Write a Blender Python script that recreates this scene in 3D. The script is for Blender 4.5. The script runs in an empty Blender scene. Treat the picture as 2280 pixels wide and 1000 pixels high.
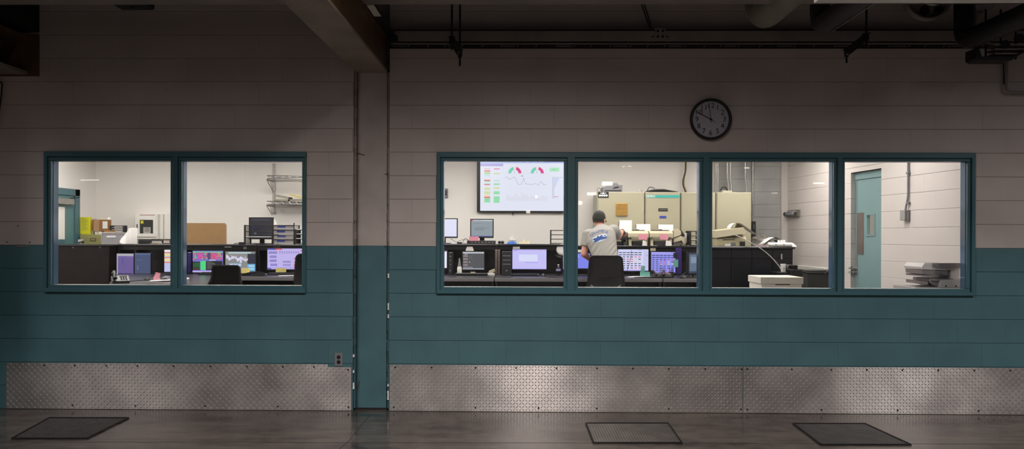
import bpy, math, random
from mathutils import Vector, Matrix, Euler
from mathutils.bvhtree import BVHTree
random.seed(7)
SC = bpy.context.scene
COL = SC.collection
PI = math.pi

# ------------------------------------------------------------------ camera, world, exposure
F, HCAM, DCAM = 1810.0, 1.517, 7.0
YAW, ROLL = math.radians(0.79), math.radians(0.18)
cam_data = bpy.data.cameras.new('camera')
cam_data.sensor_width = 36.0
cam_data.lens = 36.0 * F / 2280.0
cam_data.shift_y = 25.0 / 2280.0
cam_data.clip_end = 200
cam = bpy.data.objects.new('camera', cam_data)
COL.objects.link(cam)
CROT = Matrix.Rotation(YAW, 3, 'Z') @ Matrix.Rotation(PI / 2, 3, 'X') @ Matrix.Rotation(ROLL, 3, 'Z')
cam.matrix_world = Matrix.Translation((0, -DCAM, HCAM)) @ CROT.to_4x4()
SC.camera = cam
SC.view_settings.view_transform = 'Standard'
SC.view_settings.look = 'None'
SC.view_settings.gamma = 1
SC.view_settings.use_curve_mapping = False
SC.view_settings.exposure = 0.0
world = bpy.data.worlds.new('world')
SC.world = world
world.use_nodes = True
world.node_tree.nodes['Background'].inputs[0].default_value = (1.0, 0.96, 0.94, 1)
world.node_tree.nodes['Background'].inputs[1].default_value = 0.125
SC.cycles.max_bounces = 8
SC.cycles.transparent_max_bounces = 16
SC.cycles.sample_clamp_indirect = 4.0

# the high-bay lamps of the hall: (x, y, z, watts); their housings are built with the hall
HIGH_BAYS = [(-5.8, -3.6, 3.85, 300), (-2.7, -3.8, 3.85, 300), (0.12, -4.0, 3.85, 1080), (5.5, -3.6, 3.85, 760)]
for i, (lx, ly, lz, w) in enumerate(HIGH_BAYS):
    ld = bpy.data.lights.new('high_bay_spot', 'SPOT')
    ld.energy = w
    ld.color = (1.0, 0.925, 0.87) if i == 2 else (1.0, 0.94, 0.90)
    ld.spot_size = math.radians(156)
    ld.spot_blend = 1.0
    ld.shadow_soft_size = 0.12 if i == 2 else 0.35
    lo = bpy.data.objects.new('high_bay_spot', ld)
    lo.location = (lx, ly, lz)
    COL.objects.link(lo)
ROOM_LIGHT = 19.8     # radiance of the ceiling diffusers in the control room


def P(px, py, Y):
    """Point on the plane y=Y seen at a photograph position (2280x1000)."""
    d = CROT @ Vector(((px - 1140.0) / F, (500.0 - py + 25.0) / F, -1.0))
    t = (Y + DCAM) / d.y
    return Vector((0, -DCAM, HCAM)) + d * t


def PF(px, py, z=0.0):
    d = CROT @ Vector(((px - 1140.0) / F, (525.0 - py) / F, -1.0))
    t = (z - HCAM) / d.z
    return Vector((0, -DCAM, HCAM)) + d * t


def XA(px, Y, py=525): return P(px, py, Y).x
def ZA(py, px, Y): return P(px, py, Y).z


# ------------------------------------------------------------------ materials
def lin(c):
    if isinstance(c, str):
        c = c.lstrip('#')
        c = [int(c[i:i + 2], 16) / 255 for i in (0, 2, 4)]
        c = [v / 12.92 if v <= 0.04045 else ((v + 0.055) / 1.055) ** 2.4 for v in c]
    return (c[0], c[1], c[2], 1.0)


class NT:
    def __init__(self, name):
        self.m = bpy.data.materials.new(name)
        self.m.use_nodes = True
        self.t = self.m.node_tree
        self.b = self.t.nodes['Principled BSDF']
        self.out = self.t.nodes['Material Output']

    def n(self, typ, **kw):
        nd = self.t.nodes.new(typ)
        for k, v in kw.items():
            setattr(nd, k, v)
        return nd

    def l(self, a, b): self.t.links.new(a, b)


MATS = {}


def mat(name, color, rough=0.6, metal=0.0, var=0.12, scale=6.0, bump=0.0, bscale=60.0, spec=None, coat=0.0, objrand=0.0, rvar=0.0):
    if name in MATS:
        return MATS[name]
    g = NT(name)
    c = lin(color)
    geo = g.n('ShaderNodeNewGeometry')
    nz = g.n('ShaderNodeTexNoise')
    nz.inputs['Scale'].default_value = scale
    nz.inputs['Detail'].default_value = 6
    g.l(geo.outputs['Position'], nz.inputs['Vector'])
    mr = g.n('ShaderNodeMapRange')
    mr.inputs[1].default_value = 0.3
    mr.inputs[2].default_value = 0.7
    mr.inputs[3].default_value = 1 - var
    mr.inputs[4].default_value = 1 + var * 0.6
    g.l(nz.outputs['Fac'], mr.inputs[0])
    val = mr.outputs[0]
    if objrand:
        oi = g.n('ShaderNodeObjectInfo')
        m2 = g.n('ShaderNodeMapRange')
        m2.inputs[3].default_value = 1 - objrand
        m2.inputs[4].default_value = 1 + objrand
        g.l(oi.outputs['Random'], m2.inputs[0])
        mu = g.n('ShaderNodeMath', operation='MULTIPLY')
        g.l(val, mu.inputs[0]); g.l(m2.outputs[0], mu.inputs[1])
        val = mu.outputs[0]
    vm = g.n('ShaderNodeVectorMath', operation='SCALE')
    vm.inputs[0].default_value = c[:3]
    g.l(val, vm.inputs['Scale'])
    g.l(vm.outputs[0], g.b.inputs['Base Color'])
    g.b.inputs['Roughness'].default_value = rough
    g.b.inputs['Metallic'].default_value = metal
    if rvar:
        r2 = g.n('ShaderNodeMapRange')
        r2.inputs[1].default_value = 0.3; r2.inputs[2].default_value = 0.7
        r2.inputs[3].default_value = max(0.03, rough - rvar); r2.inputs[4].default_value = rough + rvar
        g.l(nz.outputs['Fac'], r2.inputs[0]); g.l(r2.outputs[0], g.b.inputs['Roughness'])
    if spec is not None:
        g.b.inputs['Specular IOR Level'].default_value = spec
    if coat:
        g.b.inputs['Coat Weight'].default_value = coat
        g.b.inputs['Coat Roughness'].default_value = 0.15
    if bump:
        bz = g.n('ShaderNodeTexNoise')
        bz.inputs['Scale'].default_value = bscale
        bz.inputs['Detail'].default_value = 4
        g.l(geo.outputs['Position'], bz.inputs['Vector'])
        bp = g.n('ShaderNodeBump')
        bp.inputs['Strength'].default_value = bump
        bp.inputs['Distance'].default_value = 0.003
        g.l(bz.outputs['Fac'], bp.inputs['Height'])
        g.l(bp.outputs[0], g.b.inputs['Normal'])
    MATS[name] = g.m
    return g.m


def emit(name, color, strength):
    if name in MATS:
        return MATS[name]
    g = NT(name)
    g.b.inputs['Base Color'].default_value = lin(color)
    g.b.inputs['Emission Color'].default_value = lin(color)
    g.b.inputs['Emission Strength'].default_value = strength
    MATS[name] = g.m
    return g.m


def paint_split(name, top, bottom, zsplit, rough):
    """Paint that is one colour above a painted line and another below it."""
    g = NT(name)
    geo = g.n('ShaderNodeNewGeometry')
    sx = g.n('ShaderNodeSeparateXYZ')
    g.l(geo.outputs['Position'], sx.inputs[0])
    gt = g.n('ShaderNodeMath', operation='GREATER_THAN')
    gt.inputs[1].default_value = zsplit
    g.l(sx.outputs['Z'], gt.inputs[0])
    mx = g.n('ShaderNodeMix', data_type='RGBA')
    mx.inputs[6].default_value = lin(bottom)
    mx.inputs[7].default_value = lin(top)
    g.l(gt.outputs[0], mx.inputs[0])
    nz = g.n('ShaderNodeTexNoise')
    nz.inputs['Scale'].default_value = 5
    nz.inputs['Detail'].default_value = 8
    g.l(geo.outputs['Position'], nz.inputs['Vector'])
    mr = g.n('ShaderNodeMapRange')
    mr.inputs[1].default_value = 0.3; mr.inputs[2].default_value = 0.7
    mr.inputs[3].default_value = 0.85; mr.inputs[4].default_value = 1.05
    g.l(nz.outputs['Fac'], mr.inputs[0])
    vm = g.n('ShaderNodeVectorMath', operation='SCALE')
    g.l(mx.outputs[2], vm.inputs[0]); g.l(mr.outputs[0], vm.inputs['Scale'])
    g.l(vm.outputs[0], g.b.inputs['Base Color'])
    g.b.inputs['Roughness'].default_value = rough
    MATS[name] = g.m
    return g.m


WHITE_P, TEAL_P = '#b9aeaa', '#496c74'
M_BW = mat('white_block_paint', WHITE_P, 0.42, var=0.10, scale=2.2, bump=0.35, bscale=90, objrand=0.015)
M_BT = mat('teal_block_paint', TEAL_P, 0.38, var=0.12, scale=2.6, bump=0.35, bscale=90, objrand=0.02)
M_MORTW = mat('white_mortar', '#a89d98', 0.8, var=0.2)
M_MORTT = mat('teal_mortar', '#425c64', 0.8, var=0.2)
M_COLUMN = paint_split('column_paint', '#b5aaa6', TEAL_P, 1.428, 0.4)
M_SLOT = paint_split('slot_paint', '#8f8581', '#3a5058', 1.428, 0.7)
M_TEALF = mat('teal_frame_paint', '#3f646e', 0.35, var=0.08, scale=4)
M_TEALD = mat('teal_door_paint', '#738e90', 0.4, var=0.05, scale=3)
M_PERI = mat('tv_tinted_teal_enamel', '#4c6a86', 0.10, var=0.05, spec=1.0)  # base shifted bluer to carry the television's reflection on the jambs
M_DRY = mat('cream_drywall', '#e5e0db', 0.75, var=0.025, scale=1.5)
M_BLKIN = mat('cream_block_paint', '#c4bcb8', 0.55, var=0.03, scale=2, bump=0.25, bscale=80, objrand=0.004)
M_MORTIN = mat('cream_mortar', '#bcb3ad', 0.6)
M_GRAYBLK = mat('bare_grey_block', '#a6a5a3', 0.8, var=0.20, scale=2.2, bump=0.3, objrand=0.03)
M_CEIL = mat('ceiling_tile_white', '#d8d6d0', 0.85, var=0.03)
M_HALLC = mat('dark_deck', '#2c2826', 0.8, var=0.2)
M_STEELW = mat('cream_beam_paint', '#8d7f72', 0.5, var=0.25, scale=3)
M_STEELB = mat('brown_beam_paint', '#5a4229', 0.5, var=0.35, scale=5)
M_STEELD = mat('dark_steel', '#1c1919', 0.5, metal=0.3, var=0.3)
M_RUST = mat('rusty_steel', '#4d342c', 0.7, var=0.4, scale=14)
M_CHAN = mat('grey_channel_paint', '#877d77', 0.5, var=0.2, scale=4)
M_GALV = mat('galvanised', '#a9a6a2', 0.35, metal=0.8, var=0.15, scale=20)
M_PIPEC = mat('cream_pipe_lagging', '#8e867b', 0.6, var=0.15, scale=6, bump=0.3)
M_PIPEG = mat('grey_pipe_lagging', '#3f3a3b', 0.45, var=0.2, scale=5, bump=0.2)
M_PIPEK = mat('black_pipe_insulation', '#0d0b10', 0.5, var=0.3, bump=0.3)
M_BLACK = mat('black_plastic', '#141315', 0.4, var=0.1)
M_BLACKM = mat('matt_black', '#0c0b0c', 0.7, var=0.1)
M_CHAR = mat('charcoal_plastic', '#262528', 0.5, var=0.1)
M_GREYP = mat('grey_plastic', '#77757a', 0.5, var=0.06)
M_LGREY = mat('light_grey_plastic', '#a9a4a2', 0.5, var=0.05)
M_CREAM = mat('cream_plastic', '#c0b69c', 0.45, var=0.05)
M_CREAM2 = mat('yellowed_plastic', '#b3aa8a', 0.45, var=0.06)
M_CAB = mat('cream_cabinet_enamel', '#a39d87', 0.38, var=0.04, scale=2)
M_CABS = mat('pale_cabinet_side', '#b0aa96', 0.5, var=0.04)
M_TEALS = mat('teal_stripe', '#3aa39c', 0.4, var=0.04)
M_WHITE = mat('white_paper', '#e6e2e0', 0.8, var=0.03)
M_WHITEP = mat('white_enamel', '#e4e0da', 0.4, var=0.02)
M_PINK = mat('pink_note_paper', '#d98f9f', 0.8, var=0.05)
M_YEL = mat('yellow_note_paper', '#d8c878', 0.8, var=0.04)
M_TEALN = mat('teal_note_paper', '#6fae a4'.replace(' ', ''), 0.8, var=0.05)
M_CARD = mat('tan_cardboard', '#8d6d47', 0.8, var=0.06, scale=8)
M_CARD2 = mat('brown_cardboard', '#8d6238', 0.8, var=0.08, scale=10)
M_CARDT = mat('parcel_tape', '#a88462', 0.4, var=0.05)
M_YBOX = mat('yellow_carton', '#cfcb1e', 0.5, var=0.04)
M_OLIVE = mat('olive_enamel', '#8f8a58', 0.45, var=0.06)
M_WOODK = mat('dark_console_laminate', '#1a0f10', 0.3, var=0.35, scale=7, spec=0.3)
M_LAM = mat('black_console_laminate', '#1b1518', 0.3, var=0.2, scale=4)
M_LAMTOP = mat('grey_worktop_laminate', '#37353b', 0.28, var=0.1, scale=5)
M_LEDGE = mat('black_ledge_laminate', '#222125', 0.28, var=0.15, scale=4)
M_EDGE = mat('grey_edge_band', '#6d6a6c', 0.35, var=0.08)
M_NAVY = mat('navy_console_panel', '#0e0f17', 0.3, var=0.3, scale=3)
M_MESHG = mat('grey_wire_mesh', '#c2bfc6', 0.5, metal=0.1)
M_CHROME = mat('chrome', '#c8c8c8', 0.18, metal=1.0, var=0.02)
M_STAINL = mat('brushed_steel_plate', '#8c7f7c', 0.38, metal=0.7, var=0.08)
M_BLUE = mat('blue_cloth', '#2f5fae', 0.8)
M_BLUEL = mat('blue_label', '#31439a', 0.5)
M_TANP = mat('tan_paper', '#aea58f', 0.8)
M_LOUV = mat('tan_louvre', '#a8823e', 0.5, var=0.12, scale=18)
M_SHIRT = mat('heather_grey_jersey', '#9a9691', 0.9, var=0.10, scale=70, bump=0.3, bscale=28)
M_SKIN = mat('skin', '#c98f7c', 0.55, var=0.06, scale=20)
M_CAPM = mat('dark_green_cap', '#23261f', 0.75, var=0.25, scale=30, bump=0.3, bscale=120)
M_HAIR = mat('dark_hair', '#2a211c', 0.7, var=0.3, scale=60)
M_JEAN = mat('dark_jeans', '#20242f', 0.85, var=0.15, scale=30)
M_INK = mat('blue_print', '#33508e', 0.85, var=0.15, scale=40)
M_INK2 = mat('pale_blue_print', '#c3ccd6', 0.85, var=0.08)
M_CLOCKF = mat('clock_face_white', '#a3a0aa', 0.6, var=0.02)
M_SHOE = mat('dark_shoe', '#1d1a19', 0.6)
M_PURPLE = mat('dim_purple_film', '#6a5f90', 0.4)


def glass_mat():
    g = NT('window_glass')
    t = g.n('ShaderNodeBsdfTransparent'); t.inputs[0].default_value = (0.97, 0.985, 0.98, 1)
    gl = g.n('ShaderNodeBsdfGlossy'); gl.inputs['Roughness'].default_value = 0.015
    fr = g.n('ShaderNodeFresnel'); fr.inputs[0].default_value = 1.5
    mx = g.n('ShaderNodeMixShader')
    # the mirror belongs to the outer skin only; rays leaving the thin sheet pass straight on
    ge = g.n('ShaderNodeNewGeometry')
    inv = g.n('ShaderNodeMath', operation='SUBTRACT'); inv.inputs[0].default_value = 1.0
    g.l(ge.outputs['Backfacing'], inv.inputs[1])
    mu = g.n('ShaderNodeMath', operation='MULTIPLY')
    g.l(fr.outputs[0], mu.inputs[0]); g.l(inv.outputs[0], mu.inputs[1])
    g.l(mu.outputs[0], mx.inputs[0]); g.l(t.outputs[0], mx.inputs[1]); g.l(gl.outputs[0], mx.inputs[2])
    g.l(mx.outputs[0], g.out.inputs[0])
    return g.m


M_GLASS = glass_mat()


def clear_plastic():
    g = NT('clear_plastic')
    t = g.n('ShaderNodeBsdfTransparent'); t.inputs[0].default_value = (0.80, 0.82, 0.88, 1)
    gl = g.n('ShaderNodeBsdfGlossy'); gl.inputs['Roughness'].default_value = 0.06
    fr = g.n('ShaderNodeFresnel'); fr.inputs[0].default_value = 1.45
    mx = g.n('ShaderNodeMixShader')
    # the mirror belongs to the outer skin only; rays leaving the thin sheet pass straight on
    ge = g.n('ShaderNodeNewGeometry')
    inv = g.n('ShaderNodeMath', operation='SUBTRACT'); inv.inputs[0].default_value = 1.0
    g.l(ge.outputs['Backfacing'], inv.inputs[1])
    mu = g.n('ShaderNodeMath', operation='MULTIPLY')
    g.l(fr.outputs[0], mu.inputs[0]); g.l(inv.outputs[0], mu.inputs[1])
    g.l(mu.outputs[0], mx.inputs[0]); g.l(t.outputs[0], mx.inputs[1]); g.l(gl.outputs[0], mx.inputs[2])
    g.l(mx.outputs[0], g.out.inputs[0])
    return g.m


M_CLEAR = clear_plastic()


def mesh_back():
    """Chair mesh fabric: a fine woven grid with open holes."""
    g = NT('chair_mesh_fabric')
    t = g.n('ShaderNodeBsdfTransparent')
    mx = g.n('ShaderNodeMixShader')
    mx.inputs[0].default_value = 0.84
    g.b.inputs['Base Color'].default_value = lin('#262427')
    g.b.inputs['Roughness'].default_value = 0.6
    g.l(t.outputs[0], mx.inputs[1]); g.l(g.b.outputs[0], mx.inputs[2]); g.l(mx.outputs[0], g.out.inputs[0])
    return g.m


M_CHMESH = mesh_back()


def screen_mat():
    g = NT('lit_screen')
    a = g.n('ShaderNodeAttribute'); a.attribute_name = 'Col'
    g.b.inputs['Base Color'].default_value = (0.01, 0.01, 0.012, 1)
    g.b.inputs['Roughness'].default_value = 0.3
    g.l(a.outputs['Color'], g.b.inputs['Emission Color'])
    g.b.inputs['Emission Strength'].default_value = 1.0
    return g.m


M_SCREEN = screen_mat()


def floor_mat():
    g = NT('polished_dark_concrete')
    geo = g.n('ShaderNodeNewGeometry')
    n1 = g.n('ShaderNodeTexNoise'); n1.inputs['Scale'].default_value = 1.6; n1.inputs['Detail'].default_value = 8; n1.inputs['Roughness'].default_value = 0.65
    n2 = g.n('ShaderNodeTexNoise'); n2.inputs['Scale'].default_value = 9; n2.inputs['Detail'].default_value = 6
    mp = g.n('ShaderNodeMapping'); mp.inputs['Scale'].default_value = (0.6, 2.2, 1)
    g.l(geo.outputs['Position'], mp.inputs[0]); g.l(mp.outputs[0], n1.inputs['Vector']); g.l(geo.outputs['Position'], n2.inputs['Vector'])
    mm = g.n('ShaderNodeMath', operation='MULTIPLY_ADD'); mm.inputs[1].default_value = 0.35
    g.l(n2.outputs['Fac'], mm.inputs[0]); g.l(n1.outputs['Fac'], mm.inputs[2])
    cr = g.n('ShaderNodeValToRGB')
    cr.color_ramp.elements[0].position = 0.48; cr.color_ramp.elements[0].color = lin('#242120')
    cr.color_ramp.elements[1].position = 0.85; cr.color_ramp.elements[1].color = lin('#625953')
    g.l(mm.outputs[0], cr.inputs[0]); g.l(cr.outputs[0], g.b.inputs['Base Color'])
    rr = g.n('ShaderNodeMapRange'); rr.inputs[1].default_value = 0.45; rr.inputs[2].default_value = 0.9; rr.inputs[3].default_value = 0.08; rr.inputs[4].default_value = 0.24
    g.l(mm.outputs[0], rr.inputs[0]); g.l(rr.outputs[0], g.b.inputs['Roughness'])
    bp = g.n('ShaderNodeBump'); bp.inputs['Strength'].default_value = 0.10; bp.inputs['Distance'].default_value = 0.003
    g.l(n2.outputs['Fac'], bp.inputs['Height']); g.l(bp.outputs[0], g.b.inputs['Normal'])
    return g.m


M_FLOOR = floor_mat()


def plate_mat():
    g = NT('diamond_plate_aluminium')
    geo = g.n('ShaderNodeNewGeometry')
    n1 = g.n('ShaderNodeTexNoise'); n1.inputs['Scale'].default_value = 3; n1.inputs['Detail'].default_value = 8
    g.l(geo.outputs['Position'], n1.inputs['Vector'])
    cr = g.n('ShaderNodeValToRGB')
    cr.color_ramp.elements[0].position = 0.3; cr.color_ramp.elements[0].color = lin('#9a9493')
    cr.color_ramp.elements[1].position = 0.7; cr.color_ramp.elements[1].color = lin('#c8c1be')
    g.l(n1.outputs['Fac'], cr.inputs[0]); g.l(cr.outputs[0], g.b.inputs['Base Color'])
    g.b.inputs['Metallic'].default_value = 0.66
    rr = g.n('ShaderNodeMapRange'); rr.inputs[1].default_value = 0.3; rr.inputs[2].default_value = 0.7; rr.inputs[3].default_value = 0.40; rr.inputs[4].default_value = 0.50
    g.l(n1.outputs['Fac'], rr.inputs[0]); g.l(rr.outputs[0], g.b.inputs['Roughness'])
    # rolled sheet: the brushing runs along the wall, so glints stretch upright
    tg = g.n('ShaderNodeTangent', direction_type='RADIAL', axis='Y')
    g.b.inputs['Anisotropic'].default_value = 0.95
    tv = g.n('ShaderNodeCombineXYZ'); tv.inputs[2].default_value = 1.0
    g.l(tv.outputs[0], g.b.inputs['Tangent'])
    return g.m


M_PLATE = plate_mat()
M_LUG = mat('worn_lug_aluminium', '#96918f', 0.55, metal=0.55, var=0.10, scale=5)
M_GRATE = mat('worn_grate_steel', '#3f3a37', 0.45, metal=0.35, var=0.3, scale=8)
M_GRATED = mat('dark_grate_steel', '#2e2a29', 0.45, metal=0.35, var=0.3, scale=8)


# ------------------------------------------------------------------ mesh builder
WLOC = {}      # object name -> world location of its thing's base


class MB:
    def __init__(self, M=None):
        self.v, self.f, self.mi, self.c, self.sm = [], [], [], [], []
        self.M = M
        self.mats = []
        self.cur = 0
        self.col = None

    def use(self, m):
        if m not in self.mats:
            self.mats.append(m)
        self.cur = self.mats.index(m)
        return self

    def add(self, vs, fs, smooth=False):
        b = len(self.v)
        for p in vs:
            p = Vector(p)
            self.v.append(self.M @ p if self.M else p)
        for f in fs:
            self.f.append([b + i for i in f])
            self.mi.append(self.cur)
            self.c.append(self.col)
            self.sm.append(smooth)
        return self

    def box(self, x0, y0, z0, x1, y1, z1, bev=0.0):
        if x1 < x0: x0, x1 = x1, x0
        if y1 < y0: y0, y1 = y1, y0
        if z1 < z0: z0, z1 = z1, z0
        b = min(bev, (x1 - x0) * .45, (y1 - y0) * .45, (z1 - z0) * .45)
        if b <= 0:
            vs = [(x, y, z) for z in (z0, z1) for y in (y0, y1) for x in (x0, x1)]
            fs = [(0, 2, 3, 1), (4, 5, 7, 6), (0, 1, 5, 4), (2, 6, 7, 3), (0, 4, 6, 2), (1, 3, 7, 5)]
            return self.add(vs, fs)
        # chamfered box: 24 verts
        xs, ys, zs = (x0, x1), (y0, y1), (z0, z1)
        vs, idx = [], {}
        for i in (0, 1):
            for j in (0, 1):
                for k in (0, 1):
                    sx, sy, sz = (1, -1)[i] * b, (1, -1)[j] * b, (1, -1)[k] * b
                    idx[i, j, k, 0] = len(vs); vs.append((xs[i], ys[j] + sy, zs[k] + sz))
                    idx[i, j, k, 1] = len(vs); vs.append((xs[i] + sx, ys[j], zs[k] + sz))
                    idx[i, j, k, 2] = len(vs); vs.append((xs[i] + sx, ys[j] + sy, zs[k]))
        I = idx
        fs = []
        for i in (0, 1):
            q = [I[i, 0, 0, 0], I[i, 1, 0, 0], I[i, 1, 1, 0], I[i, 0, 1, 0]]; fs.append(q if i else q[::-1])
            q = [I[0, i, 0, 1], I[1, i, 0, 1], I[1, i, 1, 1], I[0, i, 1, 1]]; fs.append(q[::-1] if i else q)
            q = [I[0, 0, i, 2], I[1, 0, i, 2], I[1, 1, i, 2], I[0, 1, i, 2]]; fs.append(q if i else q[::-1])
        for j in (0, 1):
            for k in (0, 1):
                fs.append([I[0, j, k, 1], I[1, j, k, 1], I[1, j, k, 2], I[0, j, k, 2]])
                fs.append([I[j, 0, k, 0], I[j, 1, k, 0], I[j, 1, k, 2], I[j, 0, k, 2]])
                fs.append([I[j, k, 0, 0], I[j, k, 1, 0], I[j, k, 1, 1], I[j, k, 0, 1]])
        for i in (0, 1):
            for j in (0, 1):
                for k in (0, 1):
                    fs.append([I[i, j, k, 0], I[i, j, k, 1], I[i, j, k, 2]])
        return self.add(vs, fs)

    def pbox(self, px0, py0, px1, py1, Y, d, bev=0.0, zb=None, zt=None):
        """Box whose front face on the plane y=Y covers that rectangle of the view."""
        a = P(px0, py0, Y); b = P(px1, py1, Y)
        m0 = P((px0 + px1) / 2, py0, Y).z; m1 = P((px0 + px1) / 2, py1, Y).z
        return self.box(a.x, Y, zb if zb is not None else m1, b.x, Y + d, zt if zt is not None else m0, bev)

    def quad(self, a, b, c, d): return self.add([a, b, c, d], [(0, 1, 2, 3)])

    def ring(self, c, n, r, seg, up=None, rb=None, ph=0.0):
        n = Vector(n).normalized()
        u = Vector(up) if up else (Vector((0, 0, 1)) if abs(n.z) < 0.9 else Vector((0, 1, 0)))
        a = u.cross(n).normalized(); b = n.cross(a)
        rb = rb or r
        return [Vector(c) + a * (r * math.cos(2 * PI * i / seg + ph)) + b * (rb * math.sin(2 * PI * i / seg + ph)) for i in range(seg)]

    def loft(self, rings, caps=True, smooth=True, closed=True):
        n = len(rings[0]); vs = [p for r in rings for p in r]; fs = []
        for k in range(len(rings) - 1):
            for i in range(n if closed else n - 1):
                j = (i + 1) % n
                fs.append((k * n + i, k * n + j, (k + 1) * n + j, (k + 1) * n + i))
        self.add(vs, fs, smooth)
        if caps and closed:
            self.add(rings[0][::-1], [tuple(range(n))]); self.add(rings[-1], [tuple(range(n))])
        return self

    def cyl(self, p, q, r, r2=None, seg=16, smooth=True):
        p, q = Vector(p), Vector(q); n = q - p
        return self.loft([self.ring(p, n, r, seg), self.ring(q, n, r2 if r2 is not None else r, seg)], True, smooth)

    def tube(self, pts, r, seg=8, caps=True):
        pts = [Vector(p) for p in pts]; rings = []; up = None
        for i, p in enumerate(pts):
            t = (pts[min(i + 1, len(pts) - 1)] - pts[max(i - 1, 0)]).normalized()
            if up is None:
                up = Vector((0, 0, 1)) if abs(t.z) < 0.9 else Vector((0, 1, 0))
            a = up.cross(t).normalized(); up = t.cross(a).normalized()
            rr = r[i] if isinstance(r, (list, tuple)) else r
            rings.append([p + a * rr * math.cos(2 * PI * k / seg) + up * rr * math.sin(2 * PI * k / seg) for k in range(seg)])
        return self.loft(rings, caps)

    def lathe(self, c, prof, seg=20, axis=(0, 0, 1)):
        """prof: (radius, height along axis)."""
        ax = Vector(axis).normalized()
        return self.loft([self.ring(Vector(c) + ax * h, ax, max(r, 1e-4), seg) for r, h in prof], True)

    def ell(self, c, rx, ry, rz, seg=16, rows=10, R=None):
        rings = []
        c = Vector(c)
        for k in range(rows + 1):
            th = -PI / 2 + PI * k / rows
            rr = max(math.cos(th), 0.02)
            ring = []
            for i in range(seg):
                a = 2 * PI * i / seg
                p = Vector((rx * rr * math.cos(a), ry * rr * math.sin(a), rz * math.sin(th)))
                ring.append(c + (R @ p if R else p))
            rings.append(ring)
        return self.loft(rings, True)

    def prism(self, poly, axis, a0, a1):
        """poly: 2-d points; axis 'x': poly is (y,z); 'y': (x,z); 'z': (x,y)."""
        def mk(u, w, a):
            return {'x': (a, u, w), 'y': (u, a, w), 'z': (u, w, a)}[axis]
        n = len(poly)
        vs = [mk(u, w, a0) for u, w in poly] + [mk(u, w, a1) for u, w in poly]
        fs = [tuple(range(n))[::-1], tuple(range(n, 2 * n))] + [(i, (i + 1) % n, n + (i + 1) % n, n + i) for i in range(n)]
        return self.add(vs, fs)

    def sheet(self, grid, smooth=True, th=0.0):
        """grid[j][i] points; optional thickness downwards in normal direction handled by doubling."""
        h, w = len(grid), len(grid[0])
        vs = [p for row in grid for p in row]
        fs = [(j * w + i, j * w + i + 1, (j + 1) * w + i + 1, (j + 1) * w + i) for j in range(h - 1) for i in range(w - 1)]
        return self.add(vs, fs, smooth)

    def mesh(self, name, m, base):
        me = bpy.data.meshes.new(name)
        me.from_pydata([tuple(p - base) for p in self.v], [], self.f)
        ms = self.mats if self.mats else [m]
        for x in ms:
            me.materials.append(x)
        if len(ms) > 1:
            me.polygons.foreach_set('material_index', self.mi)
        me.polygons.foreach_set('use_smooth', self.sm)
        if any(c is not None for c in self.c):
            at = me.color_attributes.new('Col', 'FLOAT_COLOR', 'CORNER')
            i = 0
            for poly, c in zip(me.polygons, self.c):
                for _ in poly.vertices:
                    at.data[i].color = c or (0, 0, 0, 1); i += 1
        me.update()
        return me

    def build(self, name, m=None, parent=None, label=None, cat=None, group=None, kind=None, loc=None):
        if parent is not None:
            base = WLOC[parent.name]
        elif loc is not None:
            base = Vector(loc)
        else:
            xs = [p.x for p in self.v]; ys = [p.y for p in self.v]; zs = [p.z for p in self.v]
            base = Vector(((min(xs) + max(xs)) / 2, (min(ys) + max(ys)) / 2, min(zs)))
        o = bpy.data.objects.new(name, self.mesh(name, m, base))
        COL.objects.link(o)
        WLOC[o.name] = base
        if parent is not None:
            o.parent = parent
        else:
            o.location = base
        tag(o, label, cat, group, kind)
        return o


def tag(o, label=None, cat=None, group=None, kind=None):
    if label: o['label'] = label
    if cat: o['category'] = cat
    if group: o['group'] = group
    if kind: o['kind'] = kind
    return o


def thing(name, label, cat, loc, group=None, kind=None):
    o = bpy.data.objects.new(name, None)
    COL.objects.link(o)
    o.empty_display_size = 0.1
    o.location = loc
    WLOC[o.name] = Vector(loc)
    return tag(o, label, cat, group, kind)


def struct(name, loc=(0, 0, 0)):
    return thing(name, None, None, loc, kind='structure')


def dup(o, name, parent, off):
    """Copy of one mesh object (shared data) at a further offset."""
    c = o.copy()
    COL.objects.link(c)
    c.parent = parent
    c.location = Vector(o.location) + Vector(off)
    return c


def text_polys(s, size, extr=0.0):
    cu = bpy.data.curves.new('lettering', 'FONT')
    cu.body = s; cu.size = size; cu.align_x = 'CENTER'; cu.align_y = 'CENTER'; cu.resolution_u = 3
    o = bpy.data.objects.new('lettering', cu)
    me = o.to_mesh()
    vs = [v.co.copy() for v in me.vertices]; fs = [tuple(p.vertices) for p in me.polygons]
    o.to_mesh_clear()
    bpy.data.objects.remove(o); bpy.data.curves.remove(cu)
    return vs, fs


def apply_mods(mb, mods, smooth=True):
    """Evaluate modifiers on a builder's mesh and return the mesh's (verts, faces)."""
    me = mb.mesh('working', M_SKIN, Vector((0, 0, 0)))
    o = bpy.data.objects.new('working', me)
    COL.objects.link(o)
    for typ, kw in mods:
        md = o.modifiers.new('m', typ)
        for k, v in kw.items():
            setattr(md, k, v)
    dg = bpy.context.evaluated_depsgraph_get()
    ev = o.evaluated_get(dg)
    m2 = ev.to_mesh()
    vs = [v.co.copy() for v in m2.vertices]; fs = [tuple(p.vertices) for p in m2.polygons]
    ev.to_mesh_clear()
    bpy.data.objects.remove(o); bpy.data.meshes.remove(me)
    return vs, fs


def catenary(a, b, sag, n=14):
    a, b = Vector(a), Vector(b)
    return [a.lerp(b, t / n) + Vector((0, 0, -sag * 4 * (t / n) * (1 - t / n))) for t in range(n + 1)]


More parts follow.
